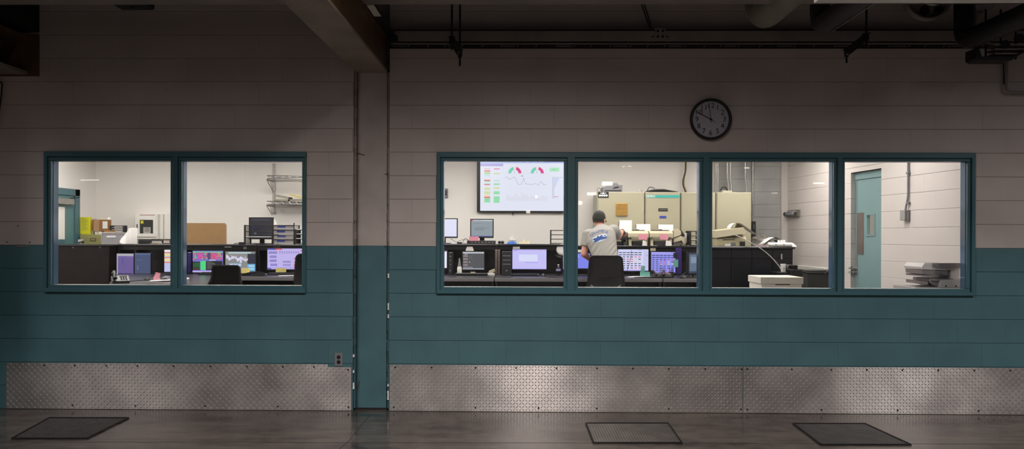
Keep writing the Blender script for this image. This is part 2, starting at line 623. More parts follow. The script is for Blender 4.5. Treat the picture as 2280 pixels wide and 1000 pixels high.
def smooth_pts(pts, n=5):
    """Catmull-Rom curve through the points."""
    pts = [Vector(p) for p in pts]; out = []
    for i in range(len(pts) - 1):
        a, b, c, d = pts[max(i - 1, 0)], pts[i], pts[i + 1], pts[min(i + 2, len(pts) - 1)]
        for k in range(n):
            t = k / n
            out.append(.5 * ((2 * b) + (c - a) * t + (2 * a - 5 * b + 4 * c - d) * t * t + (3 * b - a - 3 * c + d) * t ** 3))
    return out + [pts[-1]]


def arcpts(pts, n=6, r=0.05):
    """Round the corners of a polyline."""
    pts = [Vector(p) for p in pts]; out = [pts[0]]
    for i in range(1, len(pts) - 1):
        a, b, c = pts[i - 1], pts[i], pts[i + 1]
        d1 = (a - b); d2 = (c - b)
        rr = min(r, d1.length * .49, d2.length * .49)
        p0, p2 = b + d1.normalized() * rr, b + d2.normalized() * rr
        for k in range(n + 1):
            t = k / n
            out.append(p0 * (1 - t) ** 2 + b * 2 * t * (1 - t) + p2 * t * t)
    out.append(pts[-1])
    return out

# ------------------------------------------------------------------ hall shell
BH, BL = 0.2032, 0.4064            # block course height and length
ZP = 7 * BH                        # painted line between white and teal
XL0, XL1 = -6.1, -1.468            # wall section beside the column, one side
XR0, XR1 = -1.156, 6.2
WIN1 = (XA(97, -0.02), XA(681, -0.02), 5 * BH, 11 * BH)
WIN2 = (XA(972, -0.02), XA(2172, -0.02), 5 * BH, 11 * BH)
WALLTOP = 4.2

fl = MB().box(-14.5, -20, -0.12, 14.5, 0.21, 0.0).build('floor', M_FLOOR, kind='structure', loc=(0, 0, 0))
jt = MB()
p, q = PF(-60, 984), PF(2340, 989)
jt.add([(p.x, p.y - .003, .0005), (q.x, q.y - .003, .0005), (q.x, q.y + .003, .0005), (p.x, p.y + .003, .0005)], [(0, 1, 2, 3)])
jt.build('control_joint', M_BLACKM, fl)
ck = MB()
pts = [PF(822, 926), PF(806, 945), PF(792, 962), PF(778, 981), PF(757, 999), PF(735, 1025)]
ck.tube([(a.x, a.y, 0.0) for a in pts], 0.0022, 4)
ck.build('crack', M_BLACKM, fl)
MB().box(-14.5, -20, WALLTOP, 14.5, 0.2, WALLTOP + .15).build('ceiling', M_HALLC, kind='structure')


def block_mesh(w, h, m):
    """One masonry unit: chamfered front face on y=0, origin at its lower corner."""
    g, gv, d = 0.0013, 0.0, 0.0022
    mb = MB()
    x0, x1, z0, z1 = gv, w - gv, g, h - g
    b, bx, y1 = 0.0026, 0.0003 if m not in (M_BLKIN, M_GRAYBLK) else 0.00012, 0.012
    vs = [(x0, y1, z0), (x1, y1, z0), (x1, y1, z1), (x0, y1, z1),
          (x0, d, z0), (x1, d, z0), (x1, d, z1), (x0, d, z1),
          (x0 + bx, 0, z0 + b), (x1 - bx, 0, z0 + b), (x1 - bx, 0, z1 - b), (x0 + bx, 0, z1 - b)]
    fs = [(8, 9, 10, 11)]
    for k in range(4):
        j = (k + 1) % 4
        fs += [(4 + k, 4 + j, 8 + j, 8 + k), (k, j, 4 + j, 4 + k)]
    return mb.add(vs, fs)


BMESH = {}


def lay_block(parent, base, ang, u, z, w, m, rnd=0.0006):
    if m in (M_BLKIN, M_GRAYBLK): rnd = 0.0001
    key = (round(w, 3), m.name)
    if key not in BMESH:
        BMESH[key] = block_mesh(round(w, 3), BH, m).mesh('block', m, Vector((0, 0, 0)))
    o = bpy.data.objects.new('block', BMESH[key])
    COL.objects.link(o)
    o.parent = parent
    d = Vector((math.cos(ang), math.sin(ang), 0)); nrm = Vector((-math.sin(ang), math.cos(ang), 0))
    o.location = base + d * u + nrm * random.uniform(-rnd, rnd) + Vector((0, 0, z))
    o.rotation_euler = (0, 0, ang)
    return o


def masonry(parent, base, ang, u0, u1, rows, phase_even, phase_odd, holes, paint):
    """Running bond from u0 to u1 along a wall; holes: (u0,u1,row0,row1)."""
    for k in rows:
        ph = phase_even if k % 2 == 0 else phase_odd
        n0 = math.floor((u0 - ph) / BL) - 1
        cuts = [(h[0], h[1]) for h in holes if h[2] <= k < h[3]]
        u = ph + n0 * BL
        while u < u1:
            segs = [(max(u, u0), min(u + BL, u1))]
            for c0, c1 in cuts:
                nx = []
                for a, b in segs:
                    if b <= c0 or a >= c1: nx.append((a, b)); continue
                    if a < c0: nx.append((a, c0))
                    if b > c1: nx.append((c1, b))
                segs = nx
            for a, b in segs:
                if b - a > 0.02:
                    lay_block(parent, base, ang, a, k * BH, b - a, paint(k))
            u += BL


def core(parent, x0, x1, win):
    for nm, m, za, zb in (('teal_core', M_MORTT, 0, ZP), ('white_core', M_MORTW, ZP, WALLTOP)):
        mb = MB()
        h0, h1 = max(za, win[2]), min(zb, win[3])
        if h0 > za: mb.box(x0, .006, za, x1, .2, h0)
        if zb > h1: mb.box(x0, .006, h1, x1, .2, zb)
        mb.box(x0, .006, h0, win[0], .2, h1).box(win[1], .006, h0, x1, .2, h1)
        mb.build(nm, m, parent)
    mb = MB()                      # the plastered face inside the control room
    mb.box(x0, .2, .2, x1, .204, win[2]).box(x0, .2, win[3], x1, .204, 3.0)
    mb.box(x0, .2, win[2], win[0], .204, win[3]).box(win[1], .2, win[2], x1, .204, win[3])
    mb.build('inner_face', M_DRY, parent)


pe_l = XA(523, 0); po_l = XA(680, 0)
pe_r = XA(918, 0); po_r = XA(970, 0)
paint = lambda k: M_BT if k < 7 else M_BW
wl = struct('wall_left')
core(wl, XL0, XL1, WIN1)
masonry(wl, Vector((0, 0, 0)), 0, XL0 + .9, XL1, range(0, 20), pe_l, po_l, [(WIN1[0], WIN1[1], 5, 11)], paint)
wr = struct('wall_front')
core(wr, XR0, XR1, WIN2)
masonry(wr, Vector((0, 0, 0)), 0, XR0, XR1 - 1.2, range(0, 19), pe_r, po_r, [(WIN2[0], WIN2[1], 5, 11)], paint)

# old anchor holes and a strip of label by the two-pane window
for px, py in ((40, 503), (15.5, 539), (66, 540)):
    c = P(px, py, 0)
    MB().lathe((c.x, 0, c.z), [(.006, -.002), (.006, .0015)], 8, axis=(0, -1, 0)).build('anchor_hole', M_BLACKM, wl)
a, b = P(36, 546.5, 0), P(63, 550, 0)
MB().box(a.x, -.004, b.z, b.x, -.0012, a.z).build('label_strip', M_GREYP, None, 'small pale strip fixed at the painted line beside the two-pane window', 'strip')

# the column in its slot
cs = struct('column')
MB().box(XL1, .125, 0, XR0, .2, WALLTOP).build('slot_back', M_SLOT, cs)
mb = MB()
x0, x1 = XA(791.5, .05), XA(862.5, .05)
r = .045
poly = [(x0, .125)] + [(x0 + r - r * math.cos(a), .05 + r - r * math.sin(a)) for a in [PI / 2 * k / 5 for k in range(6)]] + \
       [(x1 - .015 + .015 * math.sin(a), .05 + .015 - .015 * math.cos(a)) for a in [PI / 2 * k / 5 for k in range(6)]] + [(x1, .125)]
mb.prism(poly, 'z', 0.0, 3.0)
mb.build('shaft', M_COLUMN, cs)
mb = MB().box(x0 - .004, .046, 0, x1 + .004, .05, .018)  # thin matt black band across the foot of the shaft
mb.build('foot_band', M_BLACKM, cs)
for (pa, ya, pb, yb, kind) in [(784, 340, 812, 346, 'crack'), (857, 388, 866, 391, 'crack'), (785, 486, 792, 490, 'crack'),
                               (855, 549, 860, 552, 'crack'), (797, 866, 801, 848, 'crack')]:
    a, b = P(pa, ya, .046), P(pb, yb, .046)
    MB().tube([a, (a + b) / 2 + Vector((0, 0, .006)), b], .003, 5).build('stain_crack', M_RUST, cs)
for (pa, ya, yb) in [(787.5, 789, 795), (787, 824, 830), (788, 852, 866), (863, 870, 890), (863, 609, 619), (864, 675, 690), (863.5, 700, 708), (864, 855, 860)]:
    a, b = P(pa, ya, .02), P(pa + .5, yb, .02)
    x = -1.4615 if pa < 800 else -1.1625
    m = MB()
    n = 5
    for k in range(n):
        z = a.z + (b.z - a.z) * k / n
        m.box(x - .005 - .002 * random.random(), .004, z, x + .004 + .003 * random.random(), .016, z + (b.z - a.z) / n)
    m.build('paint_chip', M_WHITE, cs)
# ragged sealant in the joints on both sides of the column
for s, x in ((0, XL1 + .012), (1, XR0 - .010)):
    m = MB()
    z = 0.02
    while z < 2.9:
        dz = random.uniform(.03, .12)
        w = random.uniform(.005, .010)
        m.box(x - w, .012 + random.random() * .008, z, x + w, .06, z + dz)
        z += dz
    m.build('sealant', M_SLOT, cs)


# ------------------------------------------------------------------ windows
def window(name, win, panes, pz, ptop, pbot):
    """Steel frame: face bars proud of the wall, glazing stops, panes and returns towards the room."""
    w = struct(name)
    x0, x1, z0, z1 = win
    f0, YR = -.028, .112
    mid = (panes[0][0] + panes[-1][1]) / 2
    ZT, ZB = P(mid, ptop, YR).z, P(mid, pbot, YR).z
    # clear width: on the side turned away the far edge of the return shows, on the other the front stop
    px = [(XA(a, YR if a < 1165 else -.008), XA(b, YR if b > 1165 else -.008)) for a, b in panes]
    st = .026
    MB().box(x0, f0, z1 - .046, x1, .03, z1, .004).build('head', M_TEALF, w)
    MB().box(x0, f0, z0, x1, .03, ZB - .026, .004).build('sill', M_TEALF, w)
    edges = [x0] + [v for p in px for v in p] + [x1]
    for k in range(0, len(edges), 2):
        a, b = edges[k], edges[k + 1]
        first, last = k == 0, k == len(edges) - 2
        a2 = a if first else a + st
        b2 = b if last else b - st
        MB().box(a2, f0 + .001, z0 + .02, b2, .03, z1 - .02, .004).build('jamb' if first or last else 'mullion', M_TEALF, w)
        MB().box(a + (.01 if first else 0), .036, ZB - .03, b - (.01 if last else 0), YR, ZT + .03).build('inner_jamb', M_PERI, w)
    for a, b in px:
        m = MB()
        m.box(a - st, -.008, ZT, b + st, .028, ZT + st * 1.3, .003)
        m.box(a - st, -.008, ZB - st * 1.1, b + st, .028, ZB, .003)
        m.box(a - st, -.0075, ZB, a, .028, ZT, .003)
        m.box(b, -.0075, ZB, b + st, .028, ZT, .003)
        m.build('glazing_stop', M_TEALF, w)
        MB().box(a - .004, .029, ZB - .004, b + .004, .035, ZT + .004).build('pane', M_GLASS, w)
    MB().box(x0 + .02, .113, z0, x1 - .02, .23, ZB - .03).build('inner_sill', M_TEALF, w)
    MB().box(x0 + .02, .036, z0, x1 - .02, .112, ZB - .002).build('sill_return', M_WHITEP, w)
    MB().box(x0 + .02, .036, ZT + .001, x1 - .02, .112, z1).build('inner_head', M_TEALF, w)
    return w


w1 = window('window_1', WIN1, [(130, 379), (416, 672)], 0, 361, 633.5)
w2 = window('window_2', WIN2, [(990, 1254), (1287, 1551), (1586, 1845), (1881, 2138)], 0, 361.5, 639.5)


# ------------------------------------------------------------------ diamond plate kick panels
def tread_plate(name, label, px0, px1, pytop_c, z1, screws_t, screws_b, notch=None):
    x0, x1 = XA(px0, -.004), XA(px1, -.004)
    t = thing(name, label, 'plate', ((x0 + x1) / 2, -.004, 0))
    z0 = 0.004
    mb = MB()
    if notch:
        nx, nz = notch
        mb.prism([(x0, z0), (x1, z0), (x1, nz), (nx, nz), (nx, z1), (x0, z1)], 'y', -.006, -.0015)
    else:
        mb.box(x0, -.006, z0, x1, -.0015, z1)
    mb.build('sheet', M_PLATE, t)
    lug = MB()
    s = 0.0265
    nx_, nz_ = int((x1 - x0) / s), int((z1 - z0) / s)
    for i in range(nx_ + 1):
        for k in range(nz_ + 1):
            cx, cz = x0 + .012 + i * s, z0 + .014 + k * s
            if cx > x1 - .012 or cz > z1 - .012: continue
            if notch and cx > notch[0] - .012 and cz > notch[1] - .012: continue
            a = PI / 4 if (i + k) % 2 == 0 else -PI / 4
            d = Vector((math.cos(a), 0, math.sin(a))); n = Vector((-d.z, 0, d.x))
            c = Vector((cx, -.006, cz)); L, W = .0150, .0048
            tip = Vector((0, -.0022, 0))
            vs = [c - d * L, c + n * W, c + d * L, c - n * W, c - d * L * .45 + tip, c + d * L * .45 + tip]
            lug.add(vs, [(0, 4, 1), (1, 4, 5), (1, 5, 2), (2, 5, 3), (3, 5, 4), (3, 4, 0)])
    lug.build('raised_tread', M_LUG, t, kind='stuff')
    for row, z in ((screws_t, z1 - .022), (screws_b, .035)):
        for px in row:
            x = XA(px, -.004)
            zz = z
            if notch and row is screws_t and x > notch[0]: zz = notch[1] - .022
            sm = MB().lathe((x, -.006, zz), [(.0075, 0), (.0075, .003), (.004, .005)], 10, axis=(0, -1, 0))
            sm.build('screw', M_STEELD, t)
    return t


ZPL = 0.4015
tread_plate('tread_plate', 'diamond tread kick plate on the wall under the two-pane window', 15, 783, 0, ZPL,
            [100, 168, 238, 307, 388, 470, 551, 631, 700, 776], [163, 303, 458, 620, 777], notch=(XA(731, 0), 0.378))
tread_plate('tread_plate', 'diamond tread kick plate between the column and the plate joint', 869, 1654.5, 0, ZPL,
            [881, 962, 1060, 1150, 1240, 1330, 1410, 1490, 1571, 1652], [878, 1060, 1200, 1330, 1490, 1651])
tread_plate('tread_plate', 'diamond tread kick plate beyond the joint, under the last two panes', 1656, 2420, 0, ZPL,
            [1665, 1764, 1852, 1931, 2010, 2090, 2170, 2250], [1665, 1830, 2000, 2180])

# ------------------------------------------------------------------ socket outlet
o = P(754, 801, -.004)
t = thing('wall_outlet', 'grey duplex socket outlet on the teal blocks above the notched plate', 'outlet', (o.x, 0, o.z - .055))
x0, x1 = XA(745.5, -.006), XA(763.5, -.006)
MB().box(x0, -.007, P(754, 815.5, 0).z, x1, 0, P(754, 786, 0).z, .003).build('cover_plate', M_GREYP, t)
for py in (795.5, 806.5):
    c = P(754, py, -.008)
    MB().lathe((c.x, -.006, c.z), [(.0165, 0), (.0165, .003), (.014, .004)], 16, axis=(0, -1, 0)).build('receptacle', M_BLACKM, t)
c = P(754, 801, 0)
MB().lathe((c.x, -.007, c.z), [(.003, 0), (.003, .0015)], 8, axis=(0, -1, 0)).build('cover_screw', M_STEELD, t)

# ------------------------------------------------------------------ wall clock
c = P(1583, 265.5, -.03)
RC = 46 * (7 / F)
t = thing('wall_clock', 'round black-rimmed wall clock with white face above the windows', 'clock', (c.x, 0, c.z - RC))
MB().lathe((c.x, 0, c.z), [(RC * .97, 0), (RC, .012), (RC, .035), (RC * .96, .045), (RC * .90, .045), (RC * .87, .03), (RC * .87, .02)], 48, axis=(0, -1, 0)).build('rim', M_BLACK, t)
MB().lathe((c.x, 0, c.z), [(RC * .88, .015), (RC * .88, .021)], 48, axis=(0, -1, 0)).build('face', M_CLOCKF, t)
for h in range(1, 13):
    a = h * PI / 6
    rr = RC * .655
    cx, cz = c.x + rr * math.sin(a), c.z + rr * math.cos(a)
    for k, dg in enumerate(str(h)):
        vs, fs = text_polys(dg, .062)
        ox = 0 if h < 10 else (-.017 if k == 0 else .017)
        MB().add([(cx + ox + v.x, -.0222, cz + v.y) for v in vs], fs).build('numeral', M_BLACKM, t)


def hand(a, l, back, w, y, nm):
    d = Vector((math.sin(a), 0, math.cos(a))); n = Vector((d.z, 0, -d.x))
    cc = Vector((c.x, y, c.z))
    p = [cc - d * back - n * w * .7, cc + d * l - n * w * .4, cc + d * l + n * w * .4, cc - d * back + n * w * .7]
    p2 = [v + Vector((0, -.002, 0)) for v in p]
    MB().add(p + p2, [(0, 1, 2, 3), (4, 7, 6, 5), (0, 4, 5, 1), (1, 5, 6, 2), (2, 6, 7, 3), (3, 7, 4, 0)]).build(nm, M_BLACKM, t)


hand(math.radians(-62), RC * .80, RC * .10, .005, -.027, 'minute_hand')
hand(math.radians(-7), RC * .74, RC * .16, .003, -.024, 'hour_hand')
hand(math.radians(128), RC * .28, RC * .05, .0018, -.030, 'second_hand')
MB().lathe((c.x, -.02, c.z), [(.008, 0), (.008, .012)], 12, axis=(0, -1, 0)).build('hand_hub', M_BLACKM, t)

# ------------------------------------------------------------------ overhead steel
# beam bearing on the column, running out into the hall
bx0, bx1, bz0 = XA(789, 0), XA(860.5, 0), P(825, 160, 0).z
bm = struct('beam', (bx0, 0, bz0))
MB().box(bx0, -9, bz0, bx1, .04, bz0 + .022).build('bottom_flange', M_STEELW, bm)
MB().box(bx0 + .006, -9, bz0 + .022, bx1 - .004, .02, P(860, 92, 0).z).build('web', M_STEELB, bm)
ztf = P(860, 92, 0).z
MB().box(bx0 - .02, -9, ztf, bx1 + .012, .02, ztf + .03).build('top_flange', M_STEELB, bm)
# dark angle alongside the top of the beam with its bright splice plate
an = struct('trim_1', (bx1, 0, ztf))
a0 = P(872, 75, -.05)
MB().box(bx1 + .02, -9, a0.z - .03, a0.x + .03, -.02, a0.z + .0, .003).build('dark_angle', M_STEELD, an)
MB().box(bx1 + .022, -1.03, a0.z - .036, a0.x + .028, -.73, a0.z - .031).build('splice_plate', M_WHITEP, an)
MB().box(a0.x - .02, -.12, a0.z - .085, a0.x + .06, -.004, a0.z - .032, .004).build('angle_clip', M_STEELD, an)

# the next column stands out from the wall past the edge of the view
MB().box(-5.2, -.92, 0, -4.66, -.03, WALLTOP - .01, .01).build('column', M_COLUMN, kind='structure')

# end of the next beam at the edge of the view
e = P(88, 170, 0); e1 = P(88, 78, 0)
b2 = struct('beam', (e.x, 0, e.z))
MB().box(e.x - .62, -.02, e.z, e.x, 0, e1.z).build('end_plate', M_STEELB, b2)
MB().box(e.x - .62, -7, e.z + .012, e.x - .09, -.02, e.z + .04).build('bottom_flange', M_STEELW, b2)
MB().box(e.x - .40, -7, e.z + .04, e.x - .30, -.02, e1.z - .05).build('web', M_STEELB, b2)
MB().box(e.x - .62, -7, e1.z - .05, e.x - .09, -.02, e1.z - .01).build('top_flange', M_STEELB, b2)
MB().prism([(-.02, e.z + .04), (-.02, e1.z - .06), (-.16, e.z + .04)], 'x', e.x - .20, e.x - .18).build('gusset', M_STEELB, b2)
MB().tube([(e.x - .45, -.4, e1.z - .02), (e.x - .12, -.03, e1.z + .03)], .009, 6).build('brace_rod', M_STEELD, b2)
MB().box(e.x - 1.2, -.6, e1.z + .02, e.x - .0, -.004, 4.15).build('riser_duct', M_STEELD, b2)

# purlin across the top of the view
pz = P(1140, 4.5, -1.1).z
pu = struct('beam', (0, -1.1, pz))
MB().box(-8.5, -1.16, pz, 8.5, -1.04, pz + .012).build('purlin_flange', M_CHAN, pu)
MB().box(-8.5, -1.105, pz + .012, 8.5, -1.095, pz + .2).build('purlin_web', M_CHAN, pu)

# channel along the wall with the fluted deck bearing under it
zc0, zc1 = P(1500, 95, -.09).z, P(1500, 66, -.09).z
ch = struct('trim_2', (1.5, 0, zc0))
MB().box(XA(868, -.09), -.09, zc0, 6.0, 0, zc0 + .010).box(XA(868, -.09), -.09, zc1 - .010, 6.0, 0, zc1).box(XA(868, -.09), -.09, zc0, 6.0, -.082, zc1).build('wall_channel', M_CHAN, ch)
zr0 = P(1500, 106, -.02).z
MB().box(XA(864, -.02), -.004, zr0 - .004, 6.0, 0, zc0).build('bearing_strip', M_STEELD, ch)
MB().box(XA(864, -.02), -.03, zr0 - .006, 6.0, -.0, zr0 + .001).build('bearing_lip', M_STEELD, ch)
k = 0
x = XA(872, -.02)
while x < 5.9:
    w = .118 + .012 * math.sin(k * 1.7)
    MB().box(x, -.022, zr0 + .006, x + w, -.004, zc0 - .008, .004).build('flute', M_RUST if k % 3 else M_CHAN, ch)
    MB().prism([(x + w + .006, zr0 + .004), (x + w + .018, zr0 + .004), (x + w + .034, zc0 - .006), (x + w + .022, zc0 - .006)], 'y', -.024, -.004).build('flute_rib', M_STEELW, ch)
    x += .158; k += 1
# plate with four bolts on the channel
a = P(1459, 63, -.095); b = P(1481, 88, -.095)
t = thing('anchor_plate', 'small square bolted plate on the grey wall channel', 'plate', ((a.x + b.x) / 2, -.09, b.z))
MB().box(a.x, -.098, b.z, b.x, -.09, a.z).build('plate_sheet', M_CHAN, t)
for fx in (.25, .75):
    for fz in (.25, .75):
        MB().lathe((a.x + (b.x - a.x) * fx, -.098, b.z + (a.z - b.z) * fz), [(.011, 0), (.011, .006)], 6, axis=(0, -1, 0)).build('bolt', M_STEELD, t)
for px in (1453, 1486):
    p = P(px, 82, -.09)
    MB().lathe((p.x, -.09, p.z), [(.008, 0), (.008, .006)], 8, axis=(0, -1, 0)).build('bolt', M_STEELD, t)
# pair of slanting sway wires
p, q = P(1426, 2, -.12), P(1447, 63, -.1)
t = thing('sway_brace', 'thin slanting pair of dark brace rods down to the wall channel', 'brace', (q.x, -.1, q.z))
MB().tube([p, q], .006, 6).build('brace_rod', M_STEELD, t)
MB().tube([p + Vector((.022, 0, 0)), q + Vector((.018, 0, 0))], .006, 6).build('brace_rod', M_STEELD, t)


# threaded-rod trapeze hangers
def hanger(label, near_px, near_py, ny, far_px, far_py, fy, rod_end_near, rod_end_far, tops):
    a, b = P(near_px, near_py, ny), P(far_px, far_py, fy)
    zt = 4.2
    t = thing('pipe_hanger', label, 'hanger', ((a.x + b.x) / 2, (a.y + b.y) / 2, min(a.z, b.z)))
    d = (b - a)
    ang = math.atan2(d.y, d.x)
    L = d.length
    m = MB(Matrix.Translation(a) @ d.to_track_quat('X', 'Z').to_matrix().to_4x4())
    m.box(0, -.021, -.022, L, -.017, .022).box(0, .017, -.022, L, .021, .022).box(0, -.021, .018, L, .021, .022)
    m.box(0, -.021, -.022, L, -.011, -.018).box(0, .011, -.022, L, .021, -.018)
    n = int(L / .05)
    for i in range(n):
        m.box(.02 + i * .05, -.016, -.0235, .03 + i * .05, .016, -.019)
    m.build('strut', M_STEELD, t)
    for pt, pe, px, top in ((a, rod_end_near, near_px, zt), (b, rod_end_far, far_px, tops)):
        z1 = P(px, pe, pt.y).z
        MB().cyl((pt.x, pt.y, z1), (pt.x, pt.y, top), .0085, seg=8).build('rod', M_STEELD, t)
        for dz in (-.03, .026):
            MB().lathe((pt.x, pt.y, pt.z + dz - .006), [(.018, 0), (.018, .012)], 6).build('nut', M_STEELD, t)
        MB().box(pt.x - .024, pt.y - .026, pt.z + .022, pt.x + .024, pt.y + .026, pt.z + .028).build('washer_plate', M_STEELD, t)


hanger('dark trapeze hanger with twin rods beside the column beam', 1006, 90, -.58, 1024, 118, -.16, 111, 147, 4.2)
hanger('dark trapeze hanger under the grey lagged pipe above the clock wall', 1929, 82, -.58, 1885, 117, -.16, 108, 140, 3.02)


# pipes that drop from the deck, bend and run out into the hall
def drop_pipe(name, label, px, py, Y, r, m, extra=None):
    c = P(px, py, Y)
    t = thing(name, label, 'pipe', (c.x, Y, c.z - r))
    pts = arcpts([(c.x, Y, 4.19), (c.x, Y, c.z), (c.x, -8.5, c.z)], 8, r * 1.5)
    MB().tube(pts, r, 20).build('lagging', m, t)
    for y in (-1.6, -3.2):
        MB().tube([(c.x, y - .02, c.z), (c.x, y + .02, c.z)], r * 1.03, 20).build('band', M_STEELD, t)
    return t, c


t, c = drop_pipe('lagged_pipe', 'thick cream lagged pipe bending out of the deck above the clock', 1694, 37, -.45, .128, M_PIPEC)
t, c = drop_pipe('lagged_pipe', 'dark grey lagged pipe elbow next to the cream pipe', 1826, 58, -.5, .078, M_PIPEG)
MB().tube([(c.x + .055, -.62, c.z - .068), (c.x + .055, -8, c.z - .068)], .006, 6).build('jacket_seam', M_GALV, t)
t, c = drop_pipe('lagged_pipe', 'black insulated pipe elbow nearest the wall end with the conduit', 2147, 92, -.42, .078, M_PIPEK)
MB().tube([(c.x + .05, -.55, c.z - .066), (c.x + .05, -8, c.z - .066)], .006, 6).build('jacket_seam', M_CHAR, t)

# shallow bracket beneath the black pipe
a, b = P(2172, 113, -.45), P(2270, 134, -.45)
t = thing('pipe_saddle', 'low black bracket tray under the black insulated pipe', 'bracket', ((a.x + b.x) / 2, -.35, b.z))
MB().prism([(a.x, b.z + .015), (a.x + .03, b.z), (b.x - .06, b.z), (b.x + .05, a.z), (b.x + .05, a.z + .01), (b.x - .05, b.z + .03), (a.x + .05, b.z + .03), (a.x + .03, a.z + .02), (a.x, a.z + .02)], 'y', -.45, -.30).build('tray_body', M_STEELD, t)
for dx in (.12, .24, .36):
    MB().cyl((a.x + dx, -.38, b.z + .02), (a.x + dx, -.38, a.z + .35), .008, seg=8).build('rod', M_STEELD, t)
for dz in (.05, .085, .12):
    MB().box(a.x + .16, -.44, b.z + dz, b.x + .3, -.30, b.z + dz + .012).build('rung', M_CHAN, t)
for px, py in ((2238, 99), (2270, 85)):
    q = P(px, py, -.44)
    MB().lathe((q.x, -.42, q.z), [(.035, 0), (.035, .03)], 12, axis=(0, -1, 0)).build('clamp', M_STEELD, t)

# thin conduit looping on the wall at the frame edge
pts = [P(2243, 100, -.04), P(2240, 180, -.04), P(2240, 205, -.04), P(2300, 207, -.04), P(2420, 208, -.04)]
t = thing('conduit', 'slim brown conduit bending along the white wall below the black bracket', 'conduit', (pts[1].x, -.04, pts[2].z))
MB().tube(arcpts(pts, 6, .1), .0125, 8).build('tube_run', M_CHAN, t)
MB().tube([P(2234, 100, -.03), P(2235, 185, -.03), P(2242, 197, -.03)], .006, 6).build('cable', M_STEELD, t)

# black cable at the other edge of the view
pts = [P(-30, 181, -.03), P(0, 181, -.03), P(5, 186, -.03), P(3, 215, -.03), P(-1, 240, -.03), P(-6, 300, -.03)]
t = thing('hanging_cable', 'thin black cable curving down the wall beside the brown beam end', 'cable', (pts[3].x, -.03, pts[-1].z))
MB().tube(arcpts(pts, 5, .03), .006, 6).build('cable_run', M_BLACKM, t)

# housings that cross the very top of the view
a = P(1812, 8, -2.2); b = P(2330, 3, -2.2)
t = thing('cable_tray', 'pale flat tray edge crossing the top over the lagged pipes', 'tray', ((a.x + b.x) / 2, -2.5, a.z))
MB().box(a.x, -2.6, a.z, b.x, -2.2, a.z + .006).box(a.x, -2.6, a.z, b.x, -2.594, a.z + .08).box(a.x, -2.206, a.z, b.x, -2.2, a.z + .08).build('tray_body', M_WHITEP, t)
for fx in (.1, .9):
    x = a.x + (b.x - a.x) * fx
    MB().cyl((x, -2.4, a.z + .003), (x, -2.4, 4.19), .008, seg=8).build('rod', M_STEELD, t)
a = P(242, 4.5, -1.0); b = P(318, 4.5, -1.0)
t = thing('junction_box', 'dark junction box under the purlin above the two-pane window', 'box', ((a.x + b.x) / 2, -1.0, a.z))
MB().box(a.x, -1.0, a.z - .008, b.x, -.8, a.z + .1, .01).build('box_body', M_BLACKM, t)
MB().cyl(((a.x + b.x) / 2, -.9, a.z - .02), ((a.x + b.x) / 2, -.9, 4.2), .012, seg=8).build('rod', M_STEELD, t)

# round hose-reel disc and grey valve body near the black pipe
c = P(2067, -8, -.35)
R0 = 52 * 6.65 / F
t = thing('reel_wheel', 'round rimmed wheel with two dark holes under the pale tray', 'wheel', (c.x, -.35, c.z - R0))
prof = []
for k in range(33):
    a = 2 * PI * k / 32
rings = [[(c.x + rr * math.cos(2 * PI * i / 40), y, c.z + rr * math.sin(2 * PI * i / 40)) for i in range(40)] for rr, y in ((R0, -.30), (R0, -.36), (R0 - .022, -.36), (R0 - .022, -.30), (R0, -.30))]
MB().loft(rings, caps=False).build('rim', M_CHAN, t)
MB().lathe((c.x, -.30, c.z), [(R0 - .02, 0), (R0 - .02, .012)], 40, axis=(0, -1, 0)).build('disc', M_CHAN, t)
for px in (2060, 2091):
    q = P(px, 23, -.33)
    MB().lathe((q.x, -.31, q.z), [(.034, 0), (.036, .02), (.02, .024)], 16, axis=(0, -1, 0)).build('hole', M_BLACKM, t)
q = P(2078, 10, -.36)
MB().ell((q.x, -.36, q.z), .06, .03, .02).build('hub_cap', M_GALV, t)
MB().cyl((c.x, -.30, c.z), (c.x, 0, c.z), .03, seg=12).build('axle', M_STEELD, t)
c = P(2172, 14, -.3)
t = thing('valve_body', 'grey cast valve body with short pipe stub beside the black pipe', 'valve', (c.x, -.3, P(2170, 65, -.3).z))
MB().ell((c.x, -.3, c.z), .15, .09, .05).build('bonnet', M_GREYP, t)
MB().cyl((c.x, -.3, P(2170, 65, -.3).z), (c.x, -.3, 4.2), .02, seg=12).build('stub_pipe', M_CHAN, t)
MB().box(c.x - .05, -.33, c.z - .07, c.x + .05, -.27, c.z - .03, .006).build('packing_nut', M_GREYP, t)


